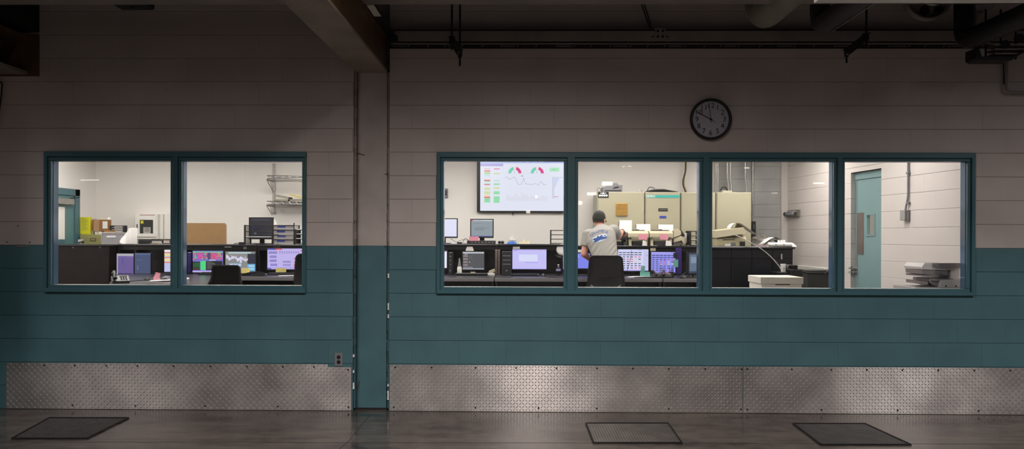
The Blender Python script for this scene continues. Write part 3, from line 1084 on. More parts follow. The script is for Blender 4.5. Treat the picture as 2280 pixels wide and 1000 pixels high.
# ------------------------------------------------------------------ floor grates
def grate(label, corners, nb, nc, bm=None):
    c = [PF(px, py) for px, py in corners]     # far-left, far-right, near-right, near-left
    mid = sum(c, Vector()) / 4
    t = thing('floor_grate', label, 'grate', (mid.x, mid.y, 0))
    h = .008
    m = MB()
    for i in range(4):
        a, b = c[i], c[(i + 1) % 4]
        d = (b - a).normalized(); n = Vector((-d.y, d.x, 0)) * .006
        vs = [a - n, b - n, b + n, a + n]
        m.add([(v.x, v.y, .0005) for v in vs] + [(v.x, v.y, h + .003) for v in vs], [(0, 1, 2, 3), (4, 7, 6, 5), (0, 4, 5, 1), (1, 5, 6, 2), (2, 6, 7, 3), (3, 7, 4, 0)])
    m.build('frame', M_STEELD, t)
    m = MB()
    for i in range(1, nb):
        f = i / nb
        a, b = c[0].lerp(c[1], f), c[3].lerp(c[2], f)
        m.add([(a.x - .004, a.y, .0005), (a.x + .004, a.y, .0005), (a.x, a.y, h), (b.x - .004, b.y, .0005), (b.x + .004, b.y, .0005), (b.x, b.y, h)], [(0, 2, 5, 3), (1, 4, 5, 2), (0, 1, 2), (3, 5, 4)])
    for i in range(1, nc):
        f = i / nc
        a, b = c[0].lerp(c[3], f), c[1].lerp(c[2], f)
        m.add([(a.x, a.y - .004, .0005), (a.x, a.y + .004, .0005), (a.x, a.y, h), (b.x, b.y - .004, .0005), (b.x, b.y + .004, .0005), (b.x, b.y, h)], [(0, 3, 5, 2), (1, 2, 5, 4)])
    m.build('grid_bars', bm or M_GRATED, t, kind='stuff')
    vs = [v for v in c]
    MB().add([(v.x, v.y, .001) for v in vs], [(0, 3, 2, 1)]).build('pit_tray', M_BLACKM, t)


grate('worn floor grate in the dim corner below the two-pane window', [(110, 932), (286, 932), (194, 978), (27, 978)], 34, 26)
grate('squarish floor grate at the middle of the hall floor', [(1305, 944), (1487, 944), (1518, 988), (1322, 988)], 32, 26, M_GRATE)
grate('skewed dark floor grate under the last two panes', [(1766, 945), (1926, 945), (2028, 992), (1828, 992)], 30, 30)

# ------------------------------------------------------------------ lamps of the hall (they light the wall and mirror in the panes)
for i, (lx, ly, lz, w) in enumerate(HIGH_BAYS):
    t = thing('high_bay_lamp', ('spun metal high bay lamp out beyond the two-pane window', 'spun metal high bay lamp between the two-pane window and the column beam', 'spun metal high bay lamp over the hall floor by the column beam', 'spun metal high bay lamp out beyond the clock and the last pane')[i], 'lamp', (lx, ly, lz - .02), group='high bay lamps over the hall floor')
    MB().lathe((lx, ly, lz + .14), [(.10, 0), (.13, .12), (.05, .2)], 20).build('lamp_housing', M_GALV, t)
    MB().cyl((lx, ly, lz + .30), (lx, ly, 4.22), .012, seg=8).build('stem', M_STEELD, t)
M_TUBE = emit('lamp_glow', '#fff3e4', 22)
for i, (px, py, Y, w, h) in enumerate([(1823, 408, 16, .30, .035), (1402, 370, 18, .10, .03), (1388, 371, 18, .07, .03), (200, 401, 17, .55, .02),
                                       (1352, 409, 15, .28, .10), (1318, 432, 15, .26, .07), (1292, 452, 15, .10, .10), (1176, 472, 14, .10, .07), (1194, 438, 14, .06, .06), (1663, 374, 17, .16, .03), (1725, 430, 17, .18, .015)]):
    # a lamp down the hall whose mirror image in the glass sits at this bearing
    d = CROT @ Vector(((px - 1140.0) / F, (525.0 - py) / F, -1.0))
    s = (Y + DCAM) / d.y
    pt = Vector((d.x * s, -Y + .06, HCAM + d.z * s))
    t = thing('hall_lamp', 'small bright lamp strip far down the dark hall', 'lamp', (pt.x, pt.y, pt.z), group='lamps at the far end of the hall')
    MB().box(pt.x - w / 2, pt.y - .03, pt.z - h / 2, pt.x + w / 2, pt.y + .03, pt.z + h / 2, .008).build('lamp_tube', M_TUBE, t)
    MB().box(pt.x - w / 2 - .02, pt.y - .05, pt.z + h / 2 + .002, pt.x + w / 2 + .02, pt.y + .05, pt.z + h / 2 + .04).build('lamp_housing', M_STEELD, t)
    MB().cyl((pt.x, pt.y, pt.z + h / 2 + .03), (pt.x, pt.y, 4.2), .01, seg=6).build('stem', M_STEELD, t)

# ------------------------------------------------------------------ control room shell
FZ = 0.2                    # raised access floor
YB = 6.1                    # back wall
XCL = XA(214, YB)           # corner with the door wall
XCR = XA(1750, YB)
HC = 3.0
MB().box(-7.2, .21, .02, 6.2, 6.4, FZ).build('floor', mat('grey_vinyl_tile', '#6c6a68', .4, var=.1), kind='structure')
MB().box(-7.2, .21, HC, 6.2, 6.4, HC + .12).build('ceiling', M_CEIL, kind='structure')
bw = struct('wall_back')
xg = XA(1600, YB)
MB().box(XCL - .2, YB, FZ, xg, YB + .15, HC).build('plaster', M_DRY, bw)
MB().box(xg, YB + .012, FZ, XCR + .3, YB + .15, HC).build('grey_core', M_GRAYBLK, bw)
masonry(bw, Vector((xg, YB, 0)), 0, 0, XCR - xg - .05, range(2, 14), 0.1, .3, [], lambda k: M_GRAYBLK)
MB().box(XCR - .09, YB - .06, FZ, XCR + .06, YB, HC, .01).build('corner_chase', M_BLKIN, bw)
for px in (1003, 545):
    MB().box(XA(px, YB), YB - .002, FZ, XA(px, YB) + .008, YB, HC).build('panel_joint', M_WHITEP, bw)
MB().box(XCL - .15, .21, FZ, XCL, YB, HC).box(-7.2, .21, FZ, XCL - .15, .4, HC).build('wall_left', M_DRY, kind='structure')

# right-hand wall of painted block, slightly skewed, with a deep door opening
rx, ry = -0.0948, 1.0
rl = math.hypot(rx, ry); RD = Vector((rx / rl, ry / rl, 0))          # along the wall, away from the hall
RBASE = Vector((XCR, YB, 0)) - RD * 6.1                               # near end
RANG = math.atan2(RD.y, RD.x)
RN = Vector((RD.y, -RD.x, 0))                                         # out of the room


def ru(px):
    """Distance along the wall at an image column."""
    d = CROT @ Vector(((px - 1140.0) / F, 0, -1.0))
    # solve C + d t = RBASE + RD u
    C = Vector((0, -DCAM))
    det = d.x * (-RD.y) - (-RD.x) * d.y
    bx_, by_ = RBASE.x - C.x, RBASE.y - C.y
    t = (bx_ * (-RD.y) - (-RD.x) * by_) / det
    return (Vector((C.x + d.x * t, C.y + d.y * t)) - Vector((RBASE.x, RBASE.y))).dot(Vector((RD.x, RD.y)))


def rz(px, py):
    u = ru(px); p = RBASE + RD * u
    return P(px, py, p.y).z


ud0, ud1 = ru(1962), ru(1894)
zdt = rz(1962, 374.5)
rw = struct('wall_right')
rm = Matrix.Translation(RBASE) @ Matrix.Rotation(RANG, 4, 'Z')        # local x along wall, local -y out of the room, +y into it
# blocks look into the room: lay them mirrored, running from the far corner towards the hall
MB(rm).box(-.3, -.2, FZ, ud0, -.008, HC).box(ud1, -.2, FZ, 6.2, -.008, HC).box(ud0, -.2, zdt, ud1, -.008, HC).build('core', M_MORTIN, rw)
fb = RBASE + RD * 6.1
ang2 = RANG + PI
rows = range(1, 15)
kd = 11.5
masonry(rw, fb, ang2, 0.0, 6.0, rows, .12, .32, [(6.1 - ud1, 6.1 - ud0, 0, 11), (6.1 - ud1, 6.1 - ud0, 11, 12)], lambda k: M_BLKIN)
# header above the opening (cut course), reveal blocks
MB(rm).box(ud0, -.19, zdt, ud1, 0, 12 * BH - .002).build('lintel_block', M_BLKIN, rw)
for k in range(1, 12):
    z0, z1 = k * BH + .002, min((k + 1) * BH - .002, zdt)
    if z1 > z0:
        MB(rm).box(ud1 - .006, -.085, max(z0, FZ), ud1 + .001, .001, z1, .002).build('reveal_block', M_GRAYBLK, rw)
# door leaf set deep in the opening
dr = struct('door_1', RBASE + RD * ud0)
yl = -.085
zf = zdt - .10
MB(rm).box(ud0, yl - .02, zf, ud1 - .008, yl + .035, zdt, .004).build('frame_head', M_TEALD, dr)
MB(rm).box(ud1 - .05, yl - .02, FZ, ud1 - .008, yl + .025, zf, .004).build('frame_jamb', M_TEALD, dr)
MB(rm).box(ud0, yl - .02, FZ, ud0 + .05, yl + .025, zf, .004).build('frame_jamb', M_TEALD, dr)
lu0, lu1 = ud0 + .052, ud1 - .052


def rdu(px, off):
    """Wall distance seen at column px on a plane offset out of the room by off."""
    b = RBASE + RN * off
    d = CROT @ Vector(((px - 1140.0) / F, 0, -1.0))
    C = Vector((0, -DCAM))
    det = d.x * (-RD.y) - (-RD.x) * d.y
    t = ((b.x - C.x) * (-RD.y) + RD.x * (b.y - C.y)) / det
    return (Vector((C.x + d.x * t, C.y + d.y * t)) - Vector((b.x, b.y))).dot(Vector((RD.x, RD.y)))


def rdz(px, py, off):
    b = RBASE + RN * off + RD * rdu(px, off)
    return P(px, py, b.y).z


OFF = -yl
gu0, gu1 = rdu(1950, OFF), rdu(1934.5, OFF)
gz0, gz1 = rdz(1942, 522, OFF), rdz(1942, 479, OFF)
m = MB(rm)
m.box(lu0, yl - .015, FZ + .01, gu0, yl + .02, zf - .006).box(gu1, yl - .015, FZ + .01, lu1, yl + .02, zf - .006)
m.box(gu0, yl - .015, FZ + .01, gu1, yl + .02, gz0).box(gu0, yl - .015, gz1, gu1, yl + .02, zf - .006)
m.build('leaf', M_TEALD, dr)
m = MB(rm)
e = .022
m.box(gu0 - e, yl + .02, gz0 - e, gu1 + e, yl + .028, gz0).box(gu0 - e, yl + .02, gz1, gu1 + e, yl + .028, gz1 + e)
m.box(gu0 - e, yl + .02, gz0, gu0, yl + .028, gz1).box(gu1, yl + .02, gz0, gu1 + e, yl + .028, gz1)
m.build('vision_frame', M_TEALD, dr)
MB(rm).box(gu0, yl - .004, gz0, gu1, yl + .002, gz1).build('vision_pane', M_GLASS, dr)
pu0, pu1 = rdu(1926.5, OFF), rdu(1909.5, OFF)
MB(rm).box(pu0, yl + .021, rdz(1918, 567, OFF), pu1, yl + .024, rdz(1918, 474, OFF)).build('push_plate', M_STAINL, dr)
hu = rdu(1911, OFF)
MB(rm).box(hu - .03, yl + .021, rdz(1911, 612, OFF), hu + .02, yl + .03, rdz(1911, 566, OFF), .003).build('lock_plate', M_GALV, dr)
for py in (597, 606):
    c = rm @ Vector((hu, yl + .03, rdz(1911, py, OFF)))
    MB().lathe(c, [(.012, 0), (.012, .04), (.024, .045), (.024, .06)], 12, axis=-RN).build('knob', M_CHROME, dr)
    cc = c - RN * .05
    MB().box(cc.x - .05, cc.y - .01, cc.z - .01, cc.x + .02, cc.y + .01, cc.z + .01, .003).build('lever', M_CHROME, dr)
# corridor wall behind the vision pane
MB().box(5.0, 2.2, .02, 6.2, 2.3, HC).box(6.1, 2.2, .02, 6.2, 6.4, HC).box(4.56, 6.1, .02, 6.1, 6.4, HC).build('wall_corridor', M_DRY, kind='structure')
q = RBASE + RD * (ud0 + .1) + RN * .9
# raceway along the block wall
u0, u1 = ru(1843), ru(1776)
zc = rz(1800, 597)
t = thing('cable_raceway', 'white surface raceway along the block wall behind the dark boxes', 'raceway', RBASE + RD * u0 + Vector((0, 0, zc - .03)))
MB(rm).box(u0, .002, zc - .045, u1, .045, zc + .03, .004).build('raceway_cover', M_WHITEP, t)

# hook rack with its hose stub near the corner
c = RBASE + RD * ru(1767)
z = rz(1767, 475)
t = thing('hook_rack', 'dark metal hook panel on the block wall near the back corner', 'rack', (c.x, c.y, z - .06))
hu0, hu1 = ru(1782), ru(1757)
MB(rm).box(hu0, .002, z - .06, hu1, .03, z + .05, .003).build('back_plate', mat('olive_grey_metal', '#6a665c', .5), t)
for i in range(4):
    u = hu0 + (hu1 - hu0) * (.2 + .2 * i)
    MB(rm).tube(arcpts([(u, .03, z + .02), (u, .08, z + .02), (u, .08, z - .02), (u, .1, z - .02)], 4, .02), .014, 8).build('hook', M_GREYP, t)
MB(rm).tube([(hu1, .04, z - .005), (hu1 + .22, .05, z - .012)], .03, 10).build('hose_stub', M_STEELD, t)

# conduit drop and socket box in the last pane
uc = ru(2025)
t = thing('wall_socket', 'grey box at the end of a conduit drop on the block wall', 'socket', RBASE + RD * uc + Vector((0, 0, rz(2021, 492))))
ub0, ub1 = ru(2027), ru(2014)
M_SOCK = mat('socket_grey', '#8e8b8a', .5)
MB(rm).box(ub0 + .02, .002, rz(2021, 491), ub1, .06, rz(2021, 468), .004).build('box_body', M_SOCK, t)
MB(rm).box(ub0, .002, rz(2021, 493), ub0 + .02, .03, rz(2021, 468), .003).build('box_back', M_GREYP, t)
pts = [(uc, .02, HC), (uc, .02, rz(2025, 440)), (ru(2022), .03, rz(2022, 462)), (ru(2021), .03, rz(2021, 470))]
MB(rm).tube(arcpts(pts, 4, .06), .0125, 8).build('conduit_drop', M_GREYP, t)
for py in (385, 452):
    MB(rm).box(uc - .025, .002, rz(2025, py) - .012, uc + .025, .036, rz(2025, py) + .012, .003).build('strap', M_GREYP, t)

# door in the far side wall
XW = XCL
def lw(px, py):
    """Point on the side wall x=XW."""
    d = CROT @ Vector(((px - 1140.0) / F, (525.0 - py) / F, -1.0))
    s = XW / d.x
    return Vector((0, -DCAM, HCAM)) + d * s


d2 = struct('door_2', lw(150, 560))
yf1 = lw(173.5, 480).y
zt = lw(173.5, 422.5).z
yf0 = yf1 - 1.0
wj = yf1 - lw(163, 480).y
MB().box(XW, yf1 - wj, FZ, XW + .035, yf1, zt, .004).build('frame_jamb', M_TEALF, d2)
MB().box(XW, yf0, FZ, XW + .035, yf0 + wj, zt, .004).build('frame_jamb', M_TEALF, d2)
MB().box(XW, yf0, lw(168, 437).z, XW + .035, yf1, zt, .004).build('frame_head', M_TEALF, d2)
MB().box(XW + .002, yf0 + wj, FZ + .01, XW + .012, yf1 - wj, lw(168, 437).z - .004).build('leaf', mat('deep_teal_door_paint', '#54797d', .4), d2)
g1 = lw(142, 500).y
MB().box(XW + .013, g1 - .35, lw(140, 533).z, XW + .016, g1, lw(140, 461).z).build('vision_pane', M_WHITEP, d2)
MB().box(XW + .013, g1 - .35, lw(140, 560).z, XW + .015, g1, lw(140, 533).z - .003).build('kick_strip', M_TEALF, d2)
ca = lw(132, 455); cb = lw(155, 442)
MB().box(XW + .013, cb.y - .42, lw(150, 456).z, XW + .08, cb.y, lw(150, 443).z, .006).build('door_closer', M_GALV, d2)
MB().tube([(XW + .06, cb.y - .1, lw(150, 443).z + .004), (XW + .09, yf1 - wj, lw(160, 439).z)], .008, 6).build('closer_arm', M_STEELD, d2)

# ceiling lights of the control room
M_DIFF = emit('ceiling_diffuser', '#fff8f2', ROOM_LIGHT)
for ix, x in enumerate((-5.7, -3.4, -1.1, 1.2, 3.4)):
    for y in (2.4, 4.4):
        t = thing('ceiling_light', 'recessed white ceiling light panel over the control room', 'light', (x, y, HC - .02), group='ceiling lights of the control room')
        MB().box(x - .62, y - .32, HC - .03, x + .62, y - .29, HC - .001).box(x - .62, y + .29, HC - .03, x + .62, y + .32, HC - .001).box(x - .62, y - .29, HC - .03, x - .59, y + .29, HC - .001).box(x + .59, y - .29, HC - .03, x + .62, y + .29, HC - .001).build('frame', M_WHITEP, t)
        MB().box(x - .588, y - .288, HC - .02, x + .588, y + .288, HC - .004).build('diffuser', M_DIFF, t)


# ------------------------------------------------------------------ consoles
WZ = 0.96


def console(label, px0, px1, zl, Yf=4.75, dividers=(), worktop=True, back=M_LAM, wy0=3.75, grp=None, gap=.002, xfront=None, xfr=None):
    xa, xb = XA(px0, Yf) + gap, XA(px1, Yf) - gap
    t = thing('control_console', label, 'console', ((xa + xb) / 2, Yf, FZ))
    MB().box(xa, Yf - .02, zl - .03, xb, Yf + .485, zl, .006).build('ledge', M_LEDGE, t)
    MB().box(xa + .02, Yf + .001, zl - .085, xb - .02, Yf + .018, zl - .031).build('fascia', M_BLACK, t)
    MB().box(xa + .02, Yf + .22, FZ, xb - .02, Yf + .25, zl - .031).build('back_panel', back, t)
    for x in (xa, xb - .03):
        MB().box(x, Yf, FZ, x + .03, Yf + .47, zl - .031, .004).build('side_panel', M_LAM, t)
    for px in dividers:
        x = XA(px, Yf)
        MB().box(x - .012, Yf + .02, WZ + .001, x + .012, Yf + .219, zl - .087).build('divider', M_CHAR, t)
    if worktop:
        xf = xa if xfront is None else xfront
        xr = xb if xfr is None else xfr
        MB().prism([(xf, wy0), (xr, wy0), (xb, Yf - .003), (xa, Yf - .003)], 'z', WZ - .035, WZ).build('worktop', M_LAMTOP, t)
        MB().box(xa + .031, Yf - .003, WZ - .035, xb - .031, Yf + .219, WZ).build('worktop_back', M_LAMTOP, t)
        MB().box(xf, wy0 - .012, WZ - .05, xr, wy0 - .001, WZ - .004, .003).build('edge_band', M_EDGE, t)
        MB().box(xf + .03, wy0 + .25, FZ, xr - .03, wy0 + .28, WZ - .036).build('modesty_panel', M_WOODK, t)
        for x in (xf + .005, xr - .035):
            MB().box(x, wy0 + .05, FZ, x + .03, Yf - .005, WZ - .036).build('pedestal', M_LAM, t)
    return t


ZL1, ZL3 = 1.378, 1.395
console('console bay with the twin purple and blue monitors', 262, 404, ZL1, dividers=(300,), xfront=XA(252, 3.75))
console('console bay below the tan cardboard sheet', 405, 572, ZL1)
console('console bay under the stacked letter trays', 573, 720, ZL1)
console('console bay with the small dark monitor and traffic-cone bottle', 940, 1106, ZL3)
console('console bay with the large lavender monitor', 1107, 1256, ZL3)
console('console bay in front of the seated worker', 1257, 1449, ZL1)
console('corner console bay under the cream printers with bottle and phones', 1450, 1572, ZL1, xfr=XA(1558, 3.75))
# a return of the worktop that comes forward to the telephone
c4 = [(XA(243, 2.1), 2.1), (XA(462, 2.1), 2.1), (XA(470, 3.72), 3.72), (XA(254, 3.72), 3.72)]
t = thing('desk_return', 'dark worktop return that carries the telephone below the purple screen', 'desk', (sum(p[0] for p in c4) / 4, 2.9, FZ))
MB().prism(c4, 'z', WZ - .035, WZ).build('worktop', M_LAMTOP, t)
for (x, y) in ((c4[0][0] + .12, 2.2), (c4[1][0] - .12, 2.2), (c4[0][0] + .05, 3.5), (c4[1][0] - .12, 3.5)):
    MB().box(x - .025, y - .025, FZ, x + .025, y + .025, WZ - .036, .004).build('leg', M_STEELD, t)
MB().box(c4[0][0] + .1, 2.3, .5, c4[1][0] - .1, 2.32, WZ - .036).build('modesty_panel', M_WOODK, t)
# the dark end block of the first console row
xa, xb = XA(116, 4.55), XA(243.5, 4.55)
t = thing('console_end', 'dark reddish-brown glossy console end block below the yellow carton', 'console', ((xa + xb) / 2, 4.55, FZ))
MB().box(xa, 4.55, FZ, xb, 5.2, 1.345, .006).build('end_panel', M_WOODK, t)
MB().box(xa - .01, 4.53, 1.346, xb + .01, 5.24, 1.372, .005).build('ledge', M_LEDGE, t)
for px in (162, 222):
    q = P(px, 551, 4.54)
    MB().lathe((q.x, 4.55, q.z), [(.012, 0), (.012, .004)], 10, axis=(0, -1, 0)).build('cover_cap', M_GREYP, t)
# the wing behind the third pane
xa, xb = XA(1582, 4.55), XA(1766, 4.55)
t = thing('console_wing', 'black panelled back of the console wing behind the white file box', 'console', ((xa + xb) / 2, 4.5, FZ))
zw = 1.372
MB().box(xa, 4.56, FZ, xb, 5.19, zw - .03, .004).build('carcass', M_NAVY, t)
MB().box(xa - .01, 4.50, zw - .03, xb + .012, 5.22, zw, .006).build('ledge', M_LEDGE, t)
pw = (xb - xa) / 4
for i in range(4):
    for (z0, z1) in ((FZ + .05, .80), (.81, 1.20), (1.21, zw - .035)):
        MB().box(xa + i * pw + .006, 4.545, z0, xa + (i + 1) * pw - .006, 4.561, z1, .003).build('panel', M_NAVY, t)
q = P(1740, 560, 4.54)
MB().box(q.x - .012, 4.53, P(1740, 578, 4.54).z, q.x + .012, 4.545, P(1740, 565, 4.54).z, .003).build('door_pull', M_CHROME, t)


# ------------------------------------------------------------------ screens
def screen(name, parent, M, x0, x1, z0, z1, bg, items, y=0.0):
    """Lit display: one mesh of coloured cells; items use 0..1 coordinates from the top left."""
    mb = MB(M)
    W, H = x1 - x0, z1 - z0
    mb.col = lin(bg)
    mb.box(x0, y, z0, x1, y + .004, z1)
    k = 0
    for it in items:
        k += 1
        yy = y - .0006 - .00002 * k
        if it[0] == 'r':
            _, c, a, b, c2, d = it
            mb.col = lin(c)
            mb.quad((x0 + a * W, yy, z1 - d * H), (x0 + c2 * W, yy, z1 - d * H), (x0 + c2 * W, yy, z1 - b * H), (x0 + a * W, yy, z1 - b * H))
        elif it[0] == 'l':
            _, c, pts, w = it
            mb.col = lin(c)
            pp = [Vector((x0 + a * W, yy, z1 - b * H)) for a, b in pts]
            for a, b in zip(pp, pp[1:]):
                d = (b - a).normalized(); n = Vector((-d.z, 0, d.x)) * w
                mb.quad(a - n, b - n, b + n, a + n)
        elif it[0] == 'a':
            _, c, cx, cy, r0, r1, a0, a1 = it
            mb.col = lin(c)
            n = 8
            pt = lambda r, a: Vector((x0 + cx * W + r * math.cos(a), yy, z1 - cy * H + r * math.sin(a)))
            for i in range(n):
                u, v = a0 + (a1 - a0) * i / n, a0 + (a1 - a0) * (i + 1) / n
                mb.quad(pt(r0, u), pt(r1, u), pt(r1, v), pt(r0, v))
        elif it[0] == 't':
            _, c, s, cx, cy, size = it
            mb.col = lin(c)
            vs, fs = text_polys(s, size)
            mb.add([(x0 + cx * W + v.x, yy, z1 - cy * H + v.y) for v in vs], fs)
    return mb.build(name, M_SCREEN, parent)


def monitor(label, px0, py0, px1, py1, Y, zbase, bg, items, yaw=0.0, bez=.014, foot=True, m=None, back=False, soundbar=False, stand=True, name='monitor', cat='monitor', group=None):
    m = m or M_BLACK
    a, b = P(px0, py0, Y), P(px1, py1, Y)
    cx, w = (a.x + b.x) / 2, (b.x - a.x) / max(math.cos(yaw), .3)
    zm0, zm1 = P((px0 + px1) / 2, py1, Y).z, P((px0 + px1) / 2, py0, Y).z
    t = thing(name, label, cat, (cx, Y + .06, zbase), group)
    M = Matrix.Translation((cx, Y, 0)) @ Matrix.Rotation(yaw, 4, 'Z')
    MB(M).box(-w / 2, .006, zm0, w / 2, .045, zm1, .006).build('casing', m, t)
    f = MB(M)
    f.box(-w / 2, 0, zm0, w / 2, .006, zm0 + bez * 1.5).box(-w / 2, 0, zm1 - bez, w / 2, .006, zm1)
    f.box(-w / 2, 0, zm0 + bez * 1.5, -w / 2 + bez, .006, zm1 - bez).box(w / 2 - bez, 0, zm0 + bez * 1.5, w / 2, .006, zm1 - bez)
    f.build('bezel', m, t)
    screen('screen', t, M, -w / 2 + bez, w / 2 - bez, zm0 + bez * 1.5, zm1 - bez, bg, items, .002)
    if stand:
        MB(M).box(-.035, .046, zbase + .012, .035, .075, (zm0 + zm1) / 2, .004).build('neck', m, t)
        MB(M).box(-.11, .0, zbase, .11, .16, zbase + .012, .004).build('base_plate', m, t)
    return t, M, w, zm0, zm1

t = thing('ceiling_light', 'white ceiling light panel in the corridor beyond the teal door', 'light', (5.45, 3.7, HC - .02))
MB().box(5.2, 3.1, HC - .03, 5.7, 4.3, HC - .022).build('frame', M_WHITEP, t)
MB().box(5.22, 3.12, HC - .036, 5.68, 4.28, HC - .0305).build('diffuser', M_DIFF, t)

LAV = (0.56, 0.50, 0.92)
def g(v, b=None): return (v, v, b if b is not None else v)
rr = random.Random(3)

# ---- wall television
TVY = 6.03
a, b = P(1062, 356, TVY), P(1276, 473, TVY)
t = thing('wall_television', 'wide wall television showing gauges and a line chart', 'television', ((a.x + b.x) / 2, YB, b.z))
MB().box(a.x, TVY, b.z, b.x, TVY + .045, a.z, .006).build('casing', M_BLACK, t)
it = []
it += [('r', (.36, .45, .85), 0, 0, 1, .045), ('r', (.62, .68, .95), 0, .012, .25, .03), ('r', (.48, .44, .80), 0, .055, .255, .11)]
for k in range(6): it.append(('r', (.55, .68, .98), .25 + k * .08, .008, .31 + k * .08, .03))
def cells(x, rows):
    for y, h, c in rows: it.append(('r', c, x, y, x + .066, y + h))
RD_, OR_, GR_, YG, PK = (.75, .10, .12), (.85, .62, .36), (.30, .74, .42), (.66, .74, .38), (.80, .45, .50)
cells(.045, [(.155, .014, PK), (.195, .018, RD_), (.215, .025, OR_), (.242, .026, GR_), (.292, .015, (.4, .7, .6)), (.37, .012, OR_), (.385, .02, RD_), (.407, .012, GR_), (.452, .012, GR_), (.468, .016, RD_),
             (.535, .05, YG), (.61, .06, YG), (.69, .03, OR_), (.722, .022, RD_), (.746, .09, GR_)])
cells(.15, [(.155, .018, (.80, .2, .4)), (.245, .028, YG), (.39, .016, (.4, .74, .6)), (.452, .032, GR_), (.53, .036, YG), (.61, .06, GR_), (.71, .13, GR_)])
for k in range(14):
    it.append(('r', (.32, .52, .40), .055, .76 + .005 * k if k < 9 else .2, .095, .762 + .005 * k if k < 9 else .202))
for cx in (.385, .635):
    R1, R0 = .105, .058
    it.append(('a', (.16, .66, .46), cx, .25, R0, R1, PI * .58, PI))
    it.append(('a', (.92, .72, .74), cx, .25, R0, R1, PI * .42, PI * .58))
    it.append(('a', (.72, .06, .26), cx, .25, R0, R1, 0, PI * .42))
    it.append(('l', (.3, .3, .34), [(cx, .25), (cx - .012, .2)], .0025))
it.append(('r', (.42, .80, .52), .772, .135, .88, .215))
it.append(('r', (.3, .5, .36), .80, .168, .85, .178))
it.append(('r', (.72, .72, .80), .262, .255, .755, .259)); it.append(('r', (.72, .72, .80), .515, .06, .518, .25)); it.append(('r', (.74, .74, .82), .262, .545, .755, .548)); it.append(('r', (.74, .74, .82), .262, .83, .755, .833))
pl = [(.275, .325), (.30, .325), (.32, .375), (.35, .35), (.382, .32), (.425, .475), (.46, .465), (.485, .345), (.505, .465), (.54, .465), (.565, .475), (.60, .462), (.63, .462), (.648, .49), (.675, .41), (.71, .485), (.74, .46)]
it.append(('l', (.34, .34, .46), pl, .0025))
for k in range(38):
    h = .07 + .09 * abs(math.sin(k * .9) * math.cos(k * .37)) + (.11 if k == 14 else 0)
    if k > 24: h *= .8
    it.append(('r', (.75, .73, .85), .285 + k * .0122, .80 - h, .294 + k * .0122, .80))
it.append(('r', (.3, .3, .36), .455, .295, .48, .31))
it.append(('r', (.35, .60, .66), .80, .325, .97, .333))
for k in range(18):
    w = .07 - .006 * k if k < 9 else .014
    it.append(('r', (.50, .56, .86), .805, .345 + k * .023, .805 + w + .01 * (k % 2), .357 + k * .023))
    it.append(('r', (.42, .44, .56), .80, .345 + k * .023, .815, .352 + k * .023))
it.append(('r', (.74, .1, .22), .82, .712, .87, .722))
sa, sb = P(1069.5, 358, TVY), P(1269, 470, TVY)
screen('screen', t, None, sa.x, sb.x, sb.z, sa.z, (.80, .80, .93), it, TVY - .004)
q = P(1142, 473, TVY)
MB().box(q.x - .007, TVY + .012, q.z - .05, q.x + .007, TVY + .026, q.z + .002).build('pull_cord', M_BLACK, t)

# ---- wall plate far at the pane edge
a, b = P(984, 420, YB), P(997.5, 440, YB)
t = thing('wall_control', 'small grey wall control plate beside the wall television', 'control', (a.x, YB, b.z))
MB().box(a.x, YB - .045, b.z, b.x, YB - .002, a.z, .005).build('control_body', M_GREYP, t)
MB().box(b.x - .04, YB - .05, b.z + .03, b.x - .015, YB - .044, a.z - .03).build('slider', M_BLACK, t)

# ---- monitors of the console bays, right-hand window
LY = 4.98
def lines(c, x0, x1, ys, w=.02): return [('r', c, x0, y, x1, y + w) for y in ys]
monitor('square monitor with blank lavender screen at the pane edge on the ledge', 954, 486, 1019, 530, LY, ZL3, (.80, .78, .98), [('r', (.9, .9, 1), 0, 0, 1, .05)])
it = [('r', (.52, .55, .60), .0, 0, 1, .07), ('r', (.6, .15, .22), 0, 0, .08, .07), ('r', (.62, .64, .68), .5, .01, 1, .06), ('r', (.2, .22, .24), .06, .2, .55, .215), ('r', (.10, .12, .4), 0, .96, 1, 1)]
for k in range(9): it.append(('r', (.10, .11, .12), .17 + k * .052, .46, .205 + k * .052, .49)); it.append(('r', (.12, .13, .14), .17 + k * .048, .54, .20 + k * .048, .57))
for k in range(4): it.append(('r', (.12, .13, .14), .62 + .06 * k, .47 + .02 * (k % 2), .65 + .06 * k, .5 + .02 * (k % 2)))
it.append(('r', (.1, .11, .12), .17, .60, .56, .615))
monitor('monitor with grey form screen and pink note on the ledge', 1047, 487.5, 1099, 530, LY, ZL3, (.28, .32, .36), it)
a, b = P(1040, 534, 4.8), P(1103, 541, 4.8)
t = thing('switch_box', 'flat black switch box below the grey-screened monitor on the ledge', 'box', ((a.x + b.x) / 2, 4.86, ZL3))
MB().box(a.x, 4.78, ZL3, b.x, 4.96, ZL3 + .05, .004).build('case', M_CHAR, t)
for k in range(7):
    x = a.x + .06 + k * .05
    MB().box(x, 4.775, ZL3 + .018, x + .028, 4.78, ZL3 + .032).build('socket', M_GREYP, t)
q = P(1055, 536, 4.77)
xx0, xx1 = XA(1044.5, 4.76), XA(1066, 4.76)
MB().box(xx0, 4.757, P(1055, 536.5, 4.76).z, xx1, 4.760, P(1055, 526.5, 4.76).z).build('pink_note', M_PINK, t)
def cable(label, pts, r, m, name='cable', base=None, group=None):
    mb = MB().tube(pts, r, 6)
    return mb.build(name, m, None, label, 'cable', group)
